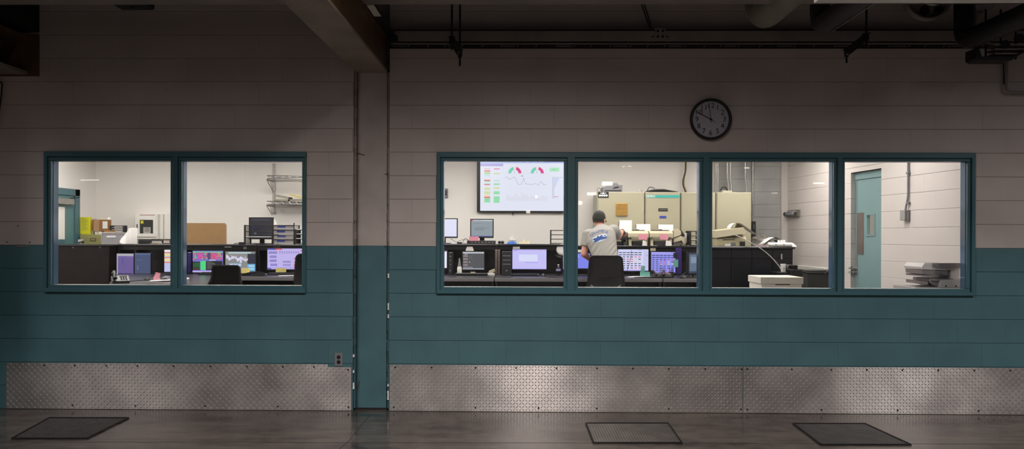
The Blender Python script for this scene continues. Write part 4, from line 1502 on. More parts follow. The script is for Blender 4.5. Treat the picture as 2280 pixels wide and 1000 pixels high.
for k, (u0, v0, u1, v1, mx, my) in enumerate([(1003, 531, 1016, 539.5, 1010, 536), (1016, 540, 1047, 536, 1030, 530), (1030, 540, 1045, 540, 1037, 522)]):
    a, b, c = P(u0, v0, 4.9), P(u1, v1, 4.9), P(mx, my, 4.9)
    cable(('thin black cable trailing from the blank lavender monitor', 'thin black cable running along to the flat switch box', 'thin black cable arching up beside the pink note')[k], [a.lerp(c, s / 6).lerp(c.lerp(b, s / 6), s / 6) for s in range(7)], .0035, M_BLACK, group='cables on the ledge by the monitors')
a = P(1023, 541, 4.82)
t = thing('adapter', 'small black power adapter on the ledge among the thin cables', 'adapter', (a.x, 4.82, ZL3))
MB().box(a.x - .035, 4.80, ZL3, a.x + .035, 4.86, ZL3 + .028, .006).build('adapter_body', M_BLACK, t)
MB().tube([(a.x + .03, 4.83, ZL3 + .014), (a.x + .09, 4.84, ZL3 + .006), (a.x + .14, 4.83, ZL3 + .004)], .004, 6).build('lead', M_BLACK, t)
# binoculars
a = P(1115.5, 541, 4.85)
t = thing('binoculars', 'black binoculars lying on the ledge beside the blue cloth', 'binoculars', (a.x, 4.85, ZL3))
for s in (-1, 1):
    MB().lathe((a.x + s * .022, 4.80, ZL3 + .024), [(.018, 0), (.018, .02), (.024, .06), (.024, .09)], 14, axis=(0, 1, 0)).build('barrel', M_BLACK, t)
MB().box(a.x - .02, 4.83, ZL3 + .016, a.x + .02, 4.86, ZL3 + .032).build('bridge', M_BLACK, t)


def rumple(name, label, cat, px0, px1, pyt, Y, zb, m, depth=.14, seed=1, group=None, peak=0):
    """A crumpled soft heap with ridges."""
    r = random.Random(seed)
    a, b = P(px0, pyt, Y), P(px1, pyt, Y)
    w, h = b.x - a.x, max(a.z - zb, .02)
    n, mrows = 16, 8
    grid = []
    for j in range(mrows + 1):
        row = []
        for i in range(n + 1):
            u, v = i / n, j / mrows
            e = (math.sin(PI * u) ** .5) * (math.sin(PI * v) ** .6)
            if peak: e *= max(.12, 1 - 3.2 * abs(u - peak))
            hh = h * e * (.55 + .45 * math.sin(u * 7 + seed + 2 * v) ** 2 if not peak else 1) + r.uniform(0, .12) * h * e
            row.append((a.x + w * u, Y - .02 + depth * v, zb + .002 + hh))
        grid.append(row)
    mb = MB().sheet(grid)
    flat = [[(p[0], p[1], zb + .001) for p in row] for row in grid]
    mb.sheet([row[::-1] for row in flat])
    return mb.build(name, m, None, label, cat, group)


rumple('blue_cloth', 'folded blue cloth on the ledge below the wall television', 'cloth', 1128, 1151, 537, 4.80, ZL3, M_BLUE, seed=3)
a_, b_ = P(1132, 533, 4.95), P(1149, 541, 4.95)
t = thing('tissue_tub', 'pale translucent tub with a white tissue standing in it behind the blue cloth', 'tub', ((a_.x + b_.x) / 2, 5.0, ZL3))
MB().box(a_.x, 4.95, ZL3, b_.x, 5.06, a_.z, .01).build('tub_body', M_LGREY, t)
tp = [P(1134, 534, 5.0), P(1142, 534, 5.0), P(1143, 523, 5.0), P(1141, 521.5, 5.0), P(1138, 527, 5.0)]
MB().add([tuple(v) for v in tp] + [tuple(v + Vector((0, .012, 0))) for v in tp], [(0, 1, 2, 3, 4), (9, 8, 7, 6, 5)] + [(i, (i + 1) % 5, 5 + (i + 1) % 5, 5 + i) for i in range(5)]).build('tissue', M_WHITE, t)
rumple('paper_heap', 'loose heap of tan papers on the ledge under the television', 'papers', 1154, 1182, 534, 4.86, ZL3, M_TANP, seed=4)


def letter_tray(label, px0, py0, px1, py1, Y, zb, tiers, m=M_BLACK, depth=.3, papers=(), group=None, pw=.009):
    a, b = P(px0, py0, Y), P(px1, py1, Y)
    x0, x1, zt = a.x, b.x, a.z
    t = thing('letter_tray', label, 'tray', ((x0 + x1) / 2, Y + depth / 2, zb), group)
    for x in (x0, x1):
        for y in (Y, Y + depth):
            MB().box(x - pw, y - pw * 1.3, zb, x + pw, y + pw * 1.3, zt, .003).build('post', m, t)
    for k in range(tiers):
        z = zb + .012 + (zt - zb - .02) * k / max(tiers - 1, 1)
        mb = MB()
        mb.cyl((x0, Y, z), (x1, Y, z), .0065, seg=6).cyl((x0, Y + depth, z), (x1, Y + depth, z), .004, seg=6)
        mb.cyl((x0, Y, z), (x0, Y + depth, z), .004, seg=6).cyl((x1, Y, z), (x1, Y + depth, z), .004, seg=6)
        for i in range(1, 6):
            for xs in (x0, x1):
                yy = Y + depth * i / 6
                mb.cyl((xs, yy, z), (xs, yy, min(z + (zt - zb) / max(tiers - 1, 1), zt)), .005, seg=4)
        for i in range(1, 8):
            x = x0 + (x1 - x0) * i / 8
            mb.cyl((x, Y, z - .003), (x, Y + depth, z - .003), .002, seg=4)
        mb.build('wire_shelf', m, t)
        if k in papers:
            MB().box(x0 + .012, Y + .01, z + .006, x1 - .014, Y + depth - .01, z + .014).build('paper_sheets', M_WHITE, t)
    return t


letter_tray('black wire letter tray on the ledge left of the worker', 1227, 512, 1262, 541, 4.86, ZL3, 4, papers=(2,), pw=.005)

# lower monitors and desk items, panes one and two
DY = 4.45
it = [('r', (.50, .50, .55), 0, 0, 1, .10), ('r', (.34, .34, .40), 0, 0, 1, .02), ('r', (.30, .3, .36), .08, .1, .22, .16), ('r', (.36, .36, .42), 0, .93, 1, 1)]
for k in range(4):
    it.append(('r', (.34, .26, .26), .03, .2 + k * .17, .24, .24 + k * .17)); it.append(('r', (.30, .30, .32), .03, .25 + k * .17, .24, .28 + k * .17))
    it.append(('r', (.24, .10, .10), .03, .285 + k * .17, .24, .30 + k * .17))
for k in range(6): it.append(('r', (.30, .30, .33), .03 + k * .075, .86, .09 + k * .075, .91))
it += [('l', (.16, .16, .18), [(.28, .25), (.36, .3), (.34, .42)], .003), ('l', (.16, .16, .18), [(.38, .3), (.46, .2)], .003), ('l', (.16, .16, .18), [(.4, .36), (.5, .46)], .003), ('r', (.32, .32, .36), .3, .55, .36, .62)]
monitor('small monitor with dim grey list screen on the worktop', 1029, 559.5, 1079, 602, DY, WZ, (.085, .085, .095), it, bez=.008)
a = P(1054, 603, 4.3)
xa_, xb_ = XA(1014, 4.3), XA(1086, 4.3)
t = thing('keyboard_shelf', 'long black switch unit under the dim grey list monitor', 'unit', ((xa_ + xb_) / 2, 4.3, WZ))
MB().box(xa_, 4.28, WZ, xb_, 4.385, WZ + .035, .005).build('case', M_BLACK, t)
for k in range(9):
    x = xa_ + .04 + k * .045
    MB().box(x, 4.275, WZ + .012, x + .025, 4.281, WZ + .022).build('button', M_CHAR, t)
xx0, xx1 = XA(1048, 4.26), XA(1059, 4.26)
MB().box(xx0, 4.268, WZ + .036, xx1, 4.272, WZ + .056).build('note_tab', M_TANP, t)
monitor('narrow white-screened monitor at the edge of the first right pane', 952, 557, 997, 600, DY, WZ, (.86, .85, .98), [('r', (.6, .6, .8), 0, 0, 1, .05)])
it = [('r', (.50, .44, .85), 0, 0, 1, .05), ('r', (.34, .28, .8), .01, .05, .14, .075), ('r', (.74, .74, .97), .19, .25, .74, .60), ('r', (.62, .66, .92), .19, .25, .74, .27), ('r', (.40, .32, .86), .37, .655, .76, .68), ('r', (.62, .57, .95), 0, .63, .37, .66), ('r', (.42, .36, .86), 0, .965, 1, 1)]
t_, M_, w_, z0_, z1_ = monitor('large monitor with lavender dialog screen in the middle bay', 1140, 554.5, 1217.5, 601, DY, WZ, (.60, .55, .97), it, bez=.006)
a = P(1170, 609, 4.3)
xa_, xb_ = XA(1138, 4.3), XA(1200, 4.3)
t = thing('keyboard', 'black keyboard on the worktop under the large lavender monitor', 'keyboard', ((xa_ + xb_) / 2, 4.25, WZ))
MB().prism([(4.18, WZ), (4.34, WZ), (4.34, WZ + .035), (4.18, WZ + .016)], 'x', xa_, xb_).build('case', M_BLACK, t)
for j in range(4):
    for k in range(12):
        x = xa_ + .015 + k * (xb_ - xa_ - .03) / 12
        y = 4.20 + j * .032
        z = WZ + .016 + (y - 4.18) * .119
        MB().box(x, y, z, x + .024, y + .024, z + .006).build('key', M_CHAR, t)


def mouse(label, px, py, Y, zb, m=M_BLACK, yaw=0):
    a = P(px, py, Y)
    t = thing('computer_mouse', label, 'mouse', (a.x, Y, zb))
    mb = MB(Matrix.Translation((a.x, Y, zb)) @ Matrix.Rotation(yaw, 4, 'Z'))
    rings = []
    for k in range(9):
        v = -1 + 2 * k / 8
        s = max(math.sqrt(max(1 - v * v, 0)), .12)
        rings.append([(.032 * s * math.cos(q), .055 * v, .001 + .036 * s * (1 - .25 * v) * max(math.sin(q), 0)) for q in [PI * i / 10 for i in range(11)]])
    mb.loft(rings)
    mb.build('shell', m, t)
    mw = MB(Matrix.Translation((a.x, Y, zb)) @ Matrix.Rotation(yaw, 4, 'Z'))
    mw.cyl((-.004, -.03, .034), (.004, -.03, .034), .006, seg=10).build('scroll_wheel', M_GREYP, t)
    return t


mouse('black mouse beside the large lavender monitor', 1209.5, 612, 4.2, WZ)
# dark equipment towers
def tower(label, px0, py0, px1, Y, d, zb=WZ):
    a, b = P(px0, py0, Y), P(px1, py0, Y)
    t = thing('computer_tower', label, 'computer', ((a.x + b.x) / 2, Y + d / 2, zb))
    MB().box(a.x, Y, zb, b.x, Y + d, a.z, .006).build('case', M_CHAR, t)
    h = a.z - zb
    for f in (.45, .62, .8):
        MB().box(a.x + .015, Y - .004, zb + h * f, b.x - .015, Y, zb + h * f + .012).build('drive_slot', M_GREYP, t)
    MB().lathe(((a.x + b.x) / 2, Y, zb + h * .2), [(.012, 0), (.012, .005)], 12, axis=(0, -1, 0)).build('power_button', M_GREYP, t)


tower('dark computer tower between the first two bays', 1117, 560, 1139, 4.4, .3)
tower('slim dark computer tower next to the white-screened monitor', 998.5, 562, 1007, 4.42, .28)
# pair of steel strips between the bays
for k, px in enumerate((1105.5, 1111.5)):
    a, b = P(px, 556, 4.68), P(px, 610, 4.68)
    MB().box(a.x - .018, 4.66, WZ, a.x + .014, 4.69, a.z, .003).build('cable_post', M_STAINL, None, ('brushed steel post between bays, the one by the papers', 'brushed steel post between bays, the one by the tower')[k], 'post')
# cone bottle
a = P(1022.5, 603, 4.36)
t = thing('squeeze_bottle', 'white cone-topped squeeze bottle beside the dim grey monitor', 'bottle', (a.x, 4.4, WZ))
zt = P(1022, 574.5, 4.4).z
H = zt - WZ
MB().lathe((a.x, 4.4, WZ), [(.03, 0), (.032, .01), (.032, H * .42), (.026, H * .5)], 18).build('bottle_body', M_WHITEP, t)
MB().lathe((a.x, 4.4, WZ + H * .5), [(.024, 0), (.018, H * .15), (.010, H * .42), (.006, H * .5)], 18).build('nozzle', M_GREYP, t)
# fanned white labels stuck on the back panel
t = thing('label_fan', 'fan of white paper labels on the dark panel above the dim grey monitor', 'labels', (P(1045, 560, 4.74).x, 4.745, P(1045, 560, 4.74).z))
for k in range(5):
    a, b = P(1038 + k * 3, 549.5, 4.735), P(1041.5 + k * 3, 559, 4.735)
    m = MB(Matrix.Translation(((a.x + b.x) / 2, 4.735, (a.z + b.z) / 2)) @ Matrix.Rotation((k - 2) * -.18, 4, 'Y'))
    w = (b.x - a.x) / 2
    m.box(-w, .010 - .002 * k, -(a.z - b.z) / 2, w, .0115 - .002 * k, (a.z - b.z) / 2).build('label', M_WHITE, t)
# note papers etc
def paper_flat(label, px0, px1, Yc, zb, depth, m=M_WHITE, curl=.02, name='paper_sheet', seed=0, cat='paper', group=None):
    r = random.Random(seed)
    a, b = XA(px0, Yc), XA(px1, Yc)
    n = 8
    ph = r.uniform(0, 6)
    grid = [[(a + (b - a) * i / n + .02 * math.sin(j), Yc - depth / 2 + depth * j / n, zb + .002 + curl * (.5 + .5 * math.sin(ph + 2.2 * i / n + 1.3 * j / n)) * (i / n)) for i in range(n + 1)] for j in range(n + 1)]
    mb = MB().sheet(grid)
    mb.sheet([[(p[0], p[1], p[2] - .0015) for p in row][::-1] for row in grid])
    return mb.build(name, m, None, label, cat, group)


def note(label, px0, py0, px1, py1, Y, m, name='sticky_note', cat='note', tilt=0.0, th=.0015, group=None, lean=0.0):
    a, b = P(px0, py0, Y), P(px1, py1, Y)
    w, h = (b.x - a.x) / 2, (a.z - b.z) / 2
    M = Matrix.Translation(((a.x + b.x) / 2, Y, (a.z + b.z) / 2)) @ Matrix.Rotation(tilt, 4, 'Y')
    grid = [[(-w + 2 * w * i / 4, -.012 * lean * (1 - j / 4) ** 2 - .0005, -h + 2 * h * j / 4) for i in range(5)] for j in range(5)]
    mb = MB(M).sheet(grid)
    mb.sheet([[(p[0], p[1] + th, p[2]) for p in row][::-1] for row in grid])
    return mb.build(name, m, None, label, cat, group)


note('white card stuck on the dark panel over the large lavender monitor', 1142, 549, 1157.5, 554.5, 4.745, M_WHITE, 'label_card', 'card')
t = thing('paper_box', 'low white paper packet by the steel posts on the worktop', 'packet', (XA(1093, 4.5), 4.5, WZ))
MB().box(XA(1085, 4.5), 4.42, WZ, XA(1102, 4.5), 4.55, WZ + .03, .002).build('packet_body', M_WHITE, t)
MB(Matrix.Translation((XA(1096, 4.5), 4.5, WZ + .055)) @ Matrix.Rotation(-.35, 4, 'Y')).box(-.045, -.05, -.02, .045, .04, .02, .004).build('sponge_pad', M_TANP, t)
c = P(1252, 556, 4.74)
t = thing('paper_disc', 'round white paper plate fixed to the panel at the pane edge', 'plate', (c.x, 4.745, c.z - .08))
MB().lathe((c.x, 4.748, c.z), [(.085, 0), (.085, .003), (.06, .006)], 24, axis=(0, -1, 0)).build('disc', M_WHITE, t)
a = P(1233, 567, 4.9); b = P(1262, 563, 4.9); c2 = P(1262, 575, 4.8); d2_ = P(1245, 574, 4.8)
MB().add([a, b, c2, d2_] + [v + Vector((0, .003, -.002)) for v in (a, b, c2, d2_)], [(0, 3, 2, 1), (4, 5, 6, 7), (0, 1, 5, 4), (1, 2, 6, 5), (2, 3, 7, 6), (3, 0, 4, 7)]).build('grey_sheet', M_LGREY, None, 'tilted grey sheet pinned beside the round paper plate', 'paper')


def clear_bottle(label, px, pyt, Y, zb, r=.033):
    x = XA(px, Y); zt = P(px, pyt, Y).z; H = zt - zb
    t = thing('water_bottle', label, 'bottle', (x, Y, zb))
    MB().lathe((x, Y, zb), [(r * .9, 0), (r, .01), (r, H * .32), (r * .92, H * .36), (r, H * .4), (r, H * .62), (r * .8, H * .75), (r * .38, H * .88), (r * .36, H * .93)], 18).build('bottle_wall', M_CLEAR, t)
    MB().lathe((x, Y, zb + H * .93), [(r * .42, 0), (r * .42, H * .07)], 14).build('cap', M_WHITEP, t)
    MB().lathe((x, Y, zb + H * .42), [(r * 1.02, 0), (r * 1.02, H * .18)], 18).build('label_band', mat('pale_lilac_label', '#8d88b8', .5), t)


clear_bottle('clear water bottle by the grey sheet at the pane edge', 1243.5, 589, 4.4, WZ)
a, b = P(1250, 588, 4.5), P(1275, 598, 4.5)

# ---- pane two: paper clip sheet, blue monitor, printers, monitors
note('white form sheet hanging beside the worker in the second pane', 1283, 556, 1301.5, 592, 4.60, M_WHITE, 'form_sheet', 'paper', lean=2)
for k in range(6):
    pass
monitor('blue-lit monitor half hidden behind the worker', 1262, 562, 1316, 601, 4.5, WZ, (.22, .24, .85), [('r', (.4, .42, .95), .1, .1, .5, .3)])

def table_items(cols, rows, red, x0, y0, x1, y1, dark=(.05, .05, .08)):
    out = []
    cw, rh = (x1 - x0) / cols, (y1 - y0) / rows
    for j in range(rows):
        for i in range(cols):
            c = dark
            if (i, j) in red: c = (.75, .12, .16)
            if (i, j) in ((4, 4), (5, 4), (4, 3)): c = (.66, .70, .36)
            w = cw * (.82 if j < 2 else .62)
            out.append(('r', c, x0 + i * cw, y0 + j * rh, x0 + i * cw + w, y0 + j * rh + rh * .38))
    return out


it = [('r', (.66, .66, .95), 0, 0, 1, .06), ('r', (.36, .36, .8), .66, .02, .78, .05), ('r', (.60, .58, .88), .83, .06, 1, .9), ('r', (.2, .2, .3), .92, .28, .97, .30), ('r', (.5, .45, .9), 0, .94, 1, 1)]
it += table_items(6, 8, {(4, 2), (5, 2), (2, 3), (3, 3), (3, 4), (4, 7), (5, 7)}, .03, .13, .80, .95)
monitor('monitor listing black and red entries behind the chair', 1374, 553.5, 1445.5, 606, DY, WZ, (.70, .68, .97), it, bez=.012)
it = [('r', (.34, .33, .9), 0, 0, 1, .10), ('r', (.50, .44, .9), 0, .02, .8, .06), ('r', (.28, .25, .85), 0, .95, 1, 1)]
it += table_items(6, 8, {(4, 2), (5, 2), (2, 3), (3, 3), (0, 7), (3, 4), (4, 7)}, .04, .15, .99, .97)
monitor('blue-tinted listing monitor with the clear bottle before it', 1448.5, 559.5, 1505, 610, DY - .05, WZ, (.30, .30, .92), it, yaw=-.12, bez=.012)
it = [('r', (.12, .16, .24), .08, .08, .9, .9), ('r', (.22, .28, .38), .2, .2, .8, .5)]
monitor('dim dark-blue monitor at the right of the corner bay', 1530, 561, 1562, 612, 4.0, WZ, (.035, .05, .09), it, yaw=.55)
# side panel with the purple glow painted into its colour
a, b = P(1504, 552, 4.62), P(1517, 606, 4.62)
t = thing('glow_tinted_panel', 'upright purple-tinted panel next to the blue-tinted listing monitor', 'panel', ((a.x + b.x) / 2, 4.64, WZ))
MB().box(a.x, 4.6, WZ, b.x, 4.62, a.z, .003).build('panel_sheet', mat('purple_glow_paint', '#453a78', .2), t)
MB().box(a.x - .01, 4.59, WZ, b.x + .01, 4.64, WZ + .02).build('foot_rail', M_BLACK, t)
# notes of the corner bay
def strut_note(label, x0, y0, x1, y1, Y, m, **k): return note(label, x0, y0, x1, y1, Y, m, **k)
note('teal note standing upright before the listing monitor', 1427, 592, 1436, 606, 4.38, M_TEALN, tilt=.12)
note('wide teal note folded at the foot of the listing monitor', 1425, 605, 1447, 615.5, 4.33, M_TEALN, tilt=.02, lean=1)
note('pale green note stuck at the side of the blue-tinted monitor', 1499.5, 578, 1510, 595, 4.30, M_TEALN)
note('small dark photo clipped over the pale green note', 1499.5, 563, 1508, 575, 4.31, M_CHAR, 'photo_card', 'card')
note('pink note at the base of the bottle in the corner bay', 1478, 606, 1488, 615, 4.20, M_PINK, tilt=.2)
note('small pink note left of the clear bottle', 1468, 608, 1474, 615, 4.20, M_PINK, tilt=-.1)
clear_bottle('clear water bottle before the blue-tinted listing monitor', 1473, 588, 4.05, WZ, .035)
note('cream label on the fascia between the listing monitors', 1448, 552.5, 1460, 559, 4.735, M_TANP, 'label_card', 'card')
paper_flat('white papers spread on the worktop behind the chair', 1400, 1450, 4.05, WZ, .28, curl=.03, seed=3)


def telephone(label, px, Y, zb, yaw=0.0, s=1.0, m=M_BLACK):
    x = XA(px, Y)
    t = thing('telephone', label, 'telephone', (x, Y, zb))
    M = Matrix.Translation((x, Y, zb)) @ Matrix.Rotation(yaw, 4, 'Z') @ Matrix.Scale(s, 4)
    mb = MB(M)
    mb.prism([(-.10, 0), (.10, 0), (.10, .075), (.06, .08), (-.10, .025)], 'x', -.09, .09)
    mb.build('phone_base', m, t)
    h = MB(M)
    pts = [(-.06, -.085, .055), (-.06, -.06, .085), (-.06, 0, .105), (-.06, .06, .125), (-.06, .09, .105)]
    h.tube(pts, [.024, .019, .016, .019, .025], 12)
    h.build('handset', m, t)
    k = MB(M)
    for i in range(3):
        for j in range(4):
            kx, ky = .0 + i * .026, -.07 + j * .028
            kz = .025 + (ky + .10) / .16 * .055
            k.box(kx, ky, kz - .004, kx + .018, ky + .018, kz + .006)
    k.build('keypad', M_GREYP, t)
    MB(M).box(-.005, .035, .07, .075, .07, .083).build('display', M_LGREY, t)


telephone('black telephone with curved handset at the foot of the purple screen', 268, 2.32, WZ, .55, 1.0)
telephone('black desk telephone left of the clear bottle', 1464, 3.95, WZ, .3, .75)
telephone('black desk telephone right of the clear bottle', 1485, 3.92, WZ, -.2, .7)
mouse('black mouse at the near corner of the corner bay worktop', 1522, 628, 3.8, WZ, yaw=.4)
mouse('small black mouse behind the corner mouse by the dim monitor', 1537, 622, 4.0, WZ, yaw=-.3)
a = P(1495, 605, 3.98)
t = thing('pen_holder', 'dark pen holder block standing between telephones and monitor', 'holder', (a.x, 3.98, WZ))
MB().box(a.x - .03, 3.95, WZ, a.x + .03, 4.02, a.z, .004).build('holder_body', M_CHAR, t)
MB().box(a.x - .11, 3.93, WZ, a.x - .03, 4.02, WZ + .035, .004).build('holder_tray', M_CHAR, t)
for dx in (-.012, .004, .016):
    MB().cyl((a.x + dx, 3.99, a.z - .02), (a.x + dx * 1.8, 3.99, a.z + .06), .004, seg=6).build('pen', M_BLACK, t)
cable('black cable snaking from the dim monitor down to the corner worktop', arcpts([P(1541, 585, 4.2), P(1528, 606, 4.2), P(1512, 619, 4.2), Vector((XA(1498, 4.2), 4.2, WZ + .008))], 5, .1), .006, M_BLACK)
cable('thin black lead hanging across the listing monitor', [P(1406, 557, 4.41), P(1404, 575, 4.41), P(1400, 590, 4.41), P(1396, 604, 4.40)], .003, M_BLACK)


# ---- electrical cabinets
CY = 5.25
def cabinet(label, px0, px1, pyt, d=.72, extra=None, seam=True):
    a, b = P(px0, pyt, CY), P(px1, pyt, CY)
    t = thing('electrical_cabinet', label, 'cabinet', ((a.x + b.x) / 2, CY + d / 2, FZ))
    MB().box(a.x + .002, CY + .02, FZ, b.x - .002, CY + d, a.z, .006).build('carcass', M_CABS, t)
    MB().box(a.x + .012, CY, FZ + .05, b.x - .012, CY + .019, a.z - .012, .004).build('door', M_CAB, t)
    MB().box(b.x - .05, CY - .012, 1.2, b.x - .03, CY - .001, 1.33, .004).build('handle', M_CHROME, t)
    return t, a.x, b.x, a.z


t, xa, xb, zt_ = cabinet('wide cream cabinet with tan louvre behind the worker', 1330, 1436, 427)
p, q = P(1371, 452.5, CY), P(1397, 480, CY)
lv = MB().box(p.x, CY - .012, q.z, q.x, CY - .001, p.z).build('louvre', M_LOUV, t)
n = 10
for k in range(n):
    z = q.z + (p.z - q.z) * (k + .5) / n
    hh = (p.z - q.z) / n
    MB().prism([(CY - .013, z - hh * .45), (CY - .024, z - hh * .4), (CY - .013, z + hh * .3)], 'x', p.x + .006, q.x - .006).build('slat', M_LOUV, lv)
p, q = P(1331.5, 427.5, CY), P(1355, 440, CY)
sg = MB().box(p.x, CY - .008, q.z, q.x, CY - .001, p.z).build('dial_panel', M_BLACK, t)
for k in range(4):
    c = P(1335.5 + k * 5, 435.5, CY)
    MB().lathe((c.x, CY - .008, c.z), [(.016, 0), (.016, .003)], 14, axis=(0, -1, 0)).build('dial', M_WHITE, sg)
c = P(1343, 430.5, CY)
MB().box(c.x - .045, CY - .011, c.z - .005, c.x + .045, CY - .008, c.z + .005).lathe((c.x, CY - .008, c.z), [(.014, 0), (.014, .0035)], 12, axis=(0, -1, 0)).build('dial_header', M_WHITE, sg)
t, xa, xb, z_ = cabinet('cream cabinet with teal header stripe', 1437, 1515.5, 427.5)
p, q = P(1439, 434.5, CY), P(1514.5, 440.5, CY)
st_ = MB().box(p.x, CY - .004, q.z, q.x, CY - .001, p.z).build('stripe', M_TEALS, t)
vs, fs = text_polys('SIEMENS', .048)
cc = P(1449, 437.4, CY)
MB().add([(cc.x + v.x * .72, CY - .0046, cc.z + v.y) for v in vs], fs).build('lettering', M_WHITE, st_)
p, q = P(1466, 464, CY), P(1486.5, 470.5, CY)
np_ = MB().box(p.x, CY - .005, q.z, q.x, CY - .001, p.z).build('name_plate', M_BLACK, t)
for k in range(5):
    MB().box(p.x + .02 + k * .022, CY - .0058, (p.z + q.z) / 2 - .008, p.x + .034 + k * .022, CY - .005, (p.z + q.z) / 2 + .008).build('engraving', M_GREYP, np_)
p, q = P(1468.5, 481, CY), P(1483.5, 486, CY)
MB().box(p.x, CY - .005, q.z, q.x, CY - .001, p.z).build('name_plate', M_BLUEL, t)
cabinet('plain cream cabinet split by the window mullion', 1516.5, 1594, 428)
t, xa, xb, z5 = cabinet('plain cream cabinet with conduits rising from its top', 1595, 1674, 428)
MB().box(XA(1612, CY), CY + .1, z5 + .001, XA(1634, CY), CY + .5, z5 + .03, .004).build('top_gland', M_CABS, t)

# grey box with open lid on the wide cabinet
zc = zt_
a, b = P(1342, 426, CY + .1), P(1386, 408, CY + .1)
t = thing('projector', 'grey wedge-shaped machine on top of the wide cream cabinet', 'machine', ((a.x + b.x) / 2, CY + .25, zc))
x0, x1, zt2 = a.x, b.x, P(1373, 407.5, CY + .1).z
xm = XA(1374, CY + .1)
MB().prism([(x0, zc), (x1, zc), (x1, P(1385, 412, CY + .1).z), (xm + .02, P(1385, 412, CY + .1).z), (xm, zt2), (x0 + .04, zc + (zt2 - zc) * .62), (x0, zc + (zt2 - zc) * .5)], 'y', CY + .1, CY + .42).build('case', M_GREYP, t)
MB().prism([(x0 + .01, zc + (zt2 - zc) * .53), (xm - .01, zt2 + .004), (xm - .01, zt2 + .014), (x0 + .01, zc + (zt2 - zc) * .60)], 'y', CY + .11, CY + .41).build('lid', M_LGREY, t)
MB().box(x0 + .03, CY + .095, zc + .012, x1 - .02, CY + .1, zc + .03).build('front_slot', M_CHAR, t)
MB().tube([(xm - .06, CY + .09, zc + .06), (xm - .03, CY + .09, zc + .075), (xm + .02, CY + .09, zc + .08)], .008, 6).build('latch', M_CHAR, t)
# cable heap
t = thing('cable_heap', 'low tangle of dark cables on the teal-striped cabinet', 'cables', (XA(1475, CY + .2), CY + .2, z_))
r = random.Random(5)
for k in range(9):
    u0, u1 = 1437 + r.uniform(0, 12), 1490 + r.uniform(-10, 22)
    h = r.uniform(1.5, 7)
    y = CY + .12 + .03 * k
    x0, x1 = XA(u0, y), XA(u1, y)
    pts = [(x0 + (x1 - x0) * i / 10, y + .02 * math.sin(i), z_ + .012 + .006 * h * math.sin(PI * i / 10) * (1 - .4 * i / 10)) for i in range(11)]
    MB().tube(pts, .009, 6).build('cable', M_CHAR, t)
MB().tube(arcpts([(XA(1440, CY + .2), CY + .2, z_ + .02), P(1446, 415, CY + .2), P(1458, 420, CY + .2)], 6, .2), .006, 6).build('cable', M_BLACK, t)
for k, px in enumerate((1423, 1432)):
    c = P(px, 426, CY + .1)
    t = thing('cable_reel', ('small grey reel, the lone one left of the dark cable tangle', 'small grey reel touching the end of the dark cable tangle')[k], 'reel', (c.x, CY + .1, z_ if False else zc))
    MB().lathe((c.x, CY + .10, zc + .026), [(.026, 0), (.026, .004), (.012, .006), (.012, .026), (.026, .028), (.026, .032)], 14, axis=(0, 1, 0)).build('spool', M_LGREY, t)
t = thing('wire_ring', 'thin wire ring standing at the corner of the wide cabinet', 'ring', (XA(1333, CY + .08), CY + .08, zc))
MB().tube([(XA(1333, CY + .08) + .028 * math.cos(a_), CY + .08, zc + .034 + .028 * math.sin(a_)) for a_ in [2 * PI * i / 16 for i in range(17)]], .004, 6).build('ring_wire', M_GREYP, t)
# hanging yellow and black cable
cable('yellow and black cable hanging down behind the plain cabinet', arcpts([Vector((XA(1527, 6.0), 6.0, 2.98)), P(1527, 380, 6.0), P(1522, 398, 6.02), P(1522, 415, 6.04), P(1527, 424, 6.05), Vector((XA(1528, 6.05), 6.05, 1.9))], 6, .1), .014, mat('ochre_cable', '#8d7a32', .5))
cable('thin black cable twisted along the yellow hanging cable', arcpts([Vector((XA(1527, 5.97), 5.97, 2.98)), P(1525.5, 385, 5.97), P(1520, 402, 5.98), P(1521, 415, 6.0), P(1526, 425, 6.0), Vector((XA(1527, 6.0), 6.0, 1.9))], 6, .1), .009, M_BLACK)
# conduits on the grey wall and over the cabinets
for px_t, px_b, label, yy, zend in [(1594, 1594, 'first steel conduit rising over the cabinet seam', 6.0, 1.8), (1598, 1598, 'second steel conduit right beside the first over the seam', 6.0, 1.8),
                          (1619, 1622, 'kinked steel conduit, the darker of the kinked pair', 5.9, 1.8), (1626, 1628, 'kinked bright steel conduit, second of the kinked pair', 5.9, 1.8),
                          (1659, 1662, 'steel conduit bending into the cabinet corner', 5.9, 1.8), (1676, 1675, 'steel conduit running down past the cabinet side', 6.06, 0.22)]:
    if px_t == px_b:
        pts = [(XA(px_t, yy), yy, 2.99), (XA(px_t, yy), yy, zend)]
    elif px_t == 1676:
        pts = [(XA(1676, yy), yy, 2.99), (XA(1676, yy), yy, .22)]
    else:
        pts = [(XA(px_t, yy), yy, 2.99), (XA(px_t, yy), yy, P(px_t, 398, yy).z), (XA(px_b, yy), yy, P(px_b, 416, yy).z), (XA(px_b, yy), yy, zend if yy > 5.98 else z5 + .002)]
    MB().tube(arcpts(pts, 4, .06), .0165, 10).build('conduit', M_GALV, None, label, 'conduit')
cable('black looped cable with plug on the last cream cabinet', arcpts([Vector((XA(1600, 5.6), 5.6, z5 + .008)), P(1607, 418, 5.6), P(1614, 416, 5.6), P(1619, 422, 5.6), Vector((XA(1619, 5.6), 5.6, z5 + .012))], 5, .05), .010, M_BLACK)
